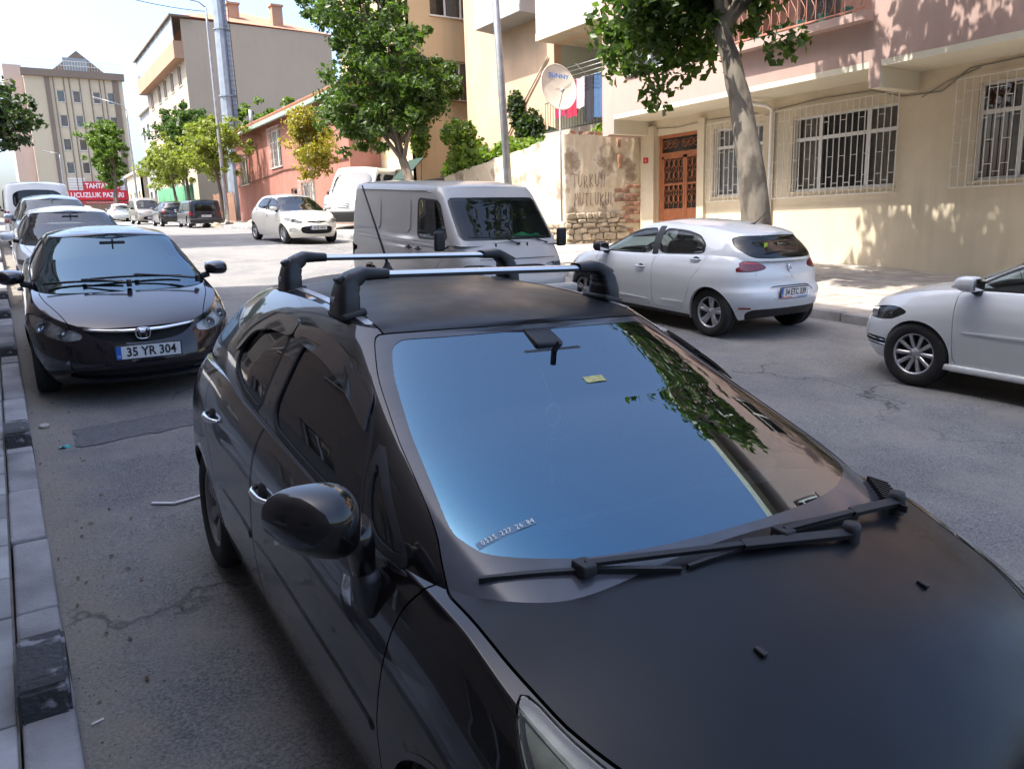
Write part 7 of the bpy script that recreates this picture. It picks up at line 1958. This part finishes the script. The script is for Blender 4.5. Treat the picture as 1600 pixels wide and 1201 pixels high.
limb_tree('street_tree', 'tall round-headed tree in front of the market building', (11.0, 92, G(0, 92) + KH), [(0, 0, 0), (-.1, .2, 2.2), (.1, .3, 5.0), (0, .5, 8)],
    [((-.2, .4, 7.0), (2.0, 3.4, 2.4)), ((-.4, 1.5, 8.8), (1.6, 2.6, 1.6))], L_MID, 16000, .17, 27, M_BARK, 18, r0=.2)
limb_tree('street_tree', 'thin leafy tree beside the round-headed tree near the market sign', (11.4, 98, G(0, 98) + KH), [(0, 0, 0), (0, .1, 2.2), (.2, .2, 4.4), (.2, .3, 7)], [((.2, .3, 5.0), (1.6, 2.2, 2.0))], L_MID, 5000, .18, 28, M_BARK, 10, r0=.12)
limb_tree('garden_tree', 'bushy green treetop showing over the red house roof', (19.0, 60, G(0, 60)), [(0, 0, 0), (0, 0, 3), (0, 0, 6)], [((-1, -1, 6.6), (4.2, 4.6, 2.3)), ((2.8, -3, 6.2), (3.0, 3, 1.8))], L_MID, 16000, .18, 29, M_BARK, 16, r0=.2)
limb_tree('street_tree', 'dark tree overhanging the near pavement far up', (-1.2, 36, G(0, 36) + KH), [(0, 0, 0), (0, 0, 2), (.4, 0, 4), (.7, 0, 6)], [((1.3, 0, 4.4), (1.9, 2.6, 1.5)), ((.8, 3.5, 5.0), (2.0, 2.8, 1.7))], L_DEEP, 9000, .15, 30, M_BARK, 18, r0=.18)
limb_tree('street_tree', 'dark tree over the near pavement beyond the kerbside row', (-1.8, 47, G(0, 47) + KH), [(0, 0, 0), (0, 0, 2), (.2, 0, 4), (.3, 0, 6)], [((.2, 0, 4.6), (1.9, 3.2, 2.4))], L_DEEP, 6000, .18, 31, M_BARK, 14, r0=.18)
def climber(label, base, clumps, m, n, size, seed, stems):
    r_ = empty('climbing_vine', base, label=label, cat='vine')
    b = MB()
    for s_ in stems: b.tube([Vector(p) for p in s_], .022, 6)
    b.build('stem', M_BARK, r_)
    leaves('foliage', r_, m, [(c, ra, w) for c, ra, w in clumps], n, size, seed, long=1.15)
climber('bright green grape vine spilling over the garden wall', (14.3, 25.0, 1.4), [((0, -.6, 2.9), (.7, 1.0, .7), 2), ((-.1, -1.6, 2.6), (.6, 1.0, .5), 2), ((.3, -2.8, 2.9), (.5, .9, .4), 1.2), ((.2, .6, 2.2), (.6, .9, .8), 2), ((-.2, -.2, 3.7), (.6, .9, .5), 1.5), ((.3, -3.9, 2.85), (.5, .8, .3), .8), ((-.35, .3, 1.2), (.3, .5, .6), .7)], L_VINE, 5200, .15, 41,
    [[(0, 0, -.3), (.1, -.3, 1.5), (-.1, -1.2, 2.6), (.2, -3, 2.8)], [(0, 0, -.3), (0, .3, 1.4), (0, .6, 2.6)]])
climber('dark vine clinging round the yellow house window', (17.0, 29.8, 3.0), [((-1.3, -.15, 5.0), (.9, .25, .45), 2), ((-1.9, -.2, 4.0), (.4, .25, .9), 1.5), ((-2.0, -.2, 2.6), (.5, .3, 1.0), 1.5), ((-.2, -.15, 4.5), (.4, .2, .4), .6), ((1.6, -.15, 4.6), (.7, .22, .32), 1.2), ((2.3, -.2, 4.2), (.4, .3, .4), .8)], L_MID, 3600, .15, 42,
    [[(-2.0, -.1, -1), (-1.9, -.1, 2), (-1.7, -.1, 4.5), (-.3, -.1, 5.0)], [(-.3, -.1, 5.0), (.6, -.1, 4.2), (1.2, -.1, 4.6), (2.4, -.1, 4.3)]])
climber('dark ivy hanging on the peach house beside the loggia', (16.8, 24.2, 4.5), [((0, 0, .6), (.3, .9, .9), 2), ((0, .9, 1.6), (.25, .5, .7), 1), ((0, -1.2, .2), (.3, .9, .5), 1)], L_DEEP, 2400, .14, 43, [[(0, 0, -2), (0, .1, .5), (0, .9, 2)]])
climber('green shoots sprouting under the washing on the wall top', (15.6, 18.6, 4.25), [((0, 0, .2), (.35, .4, .3), 1), ((.3, .9, .15), (.3, .4, .2), .6)], L_VINE, 420, .13, 44, [[(0, 0, -.1), (.02, .05, .4)]])
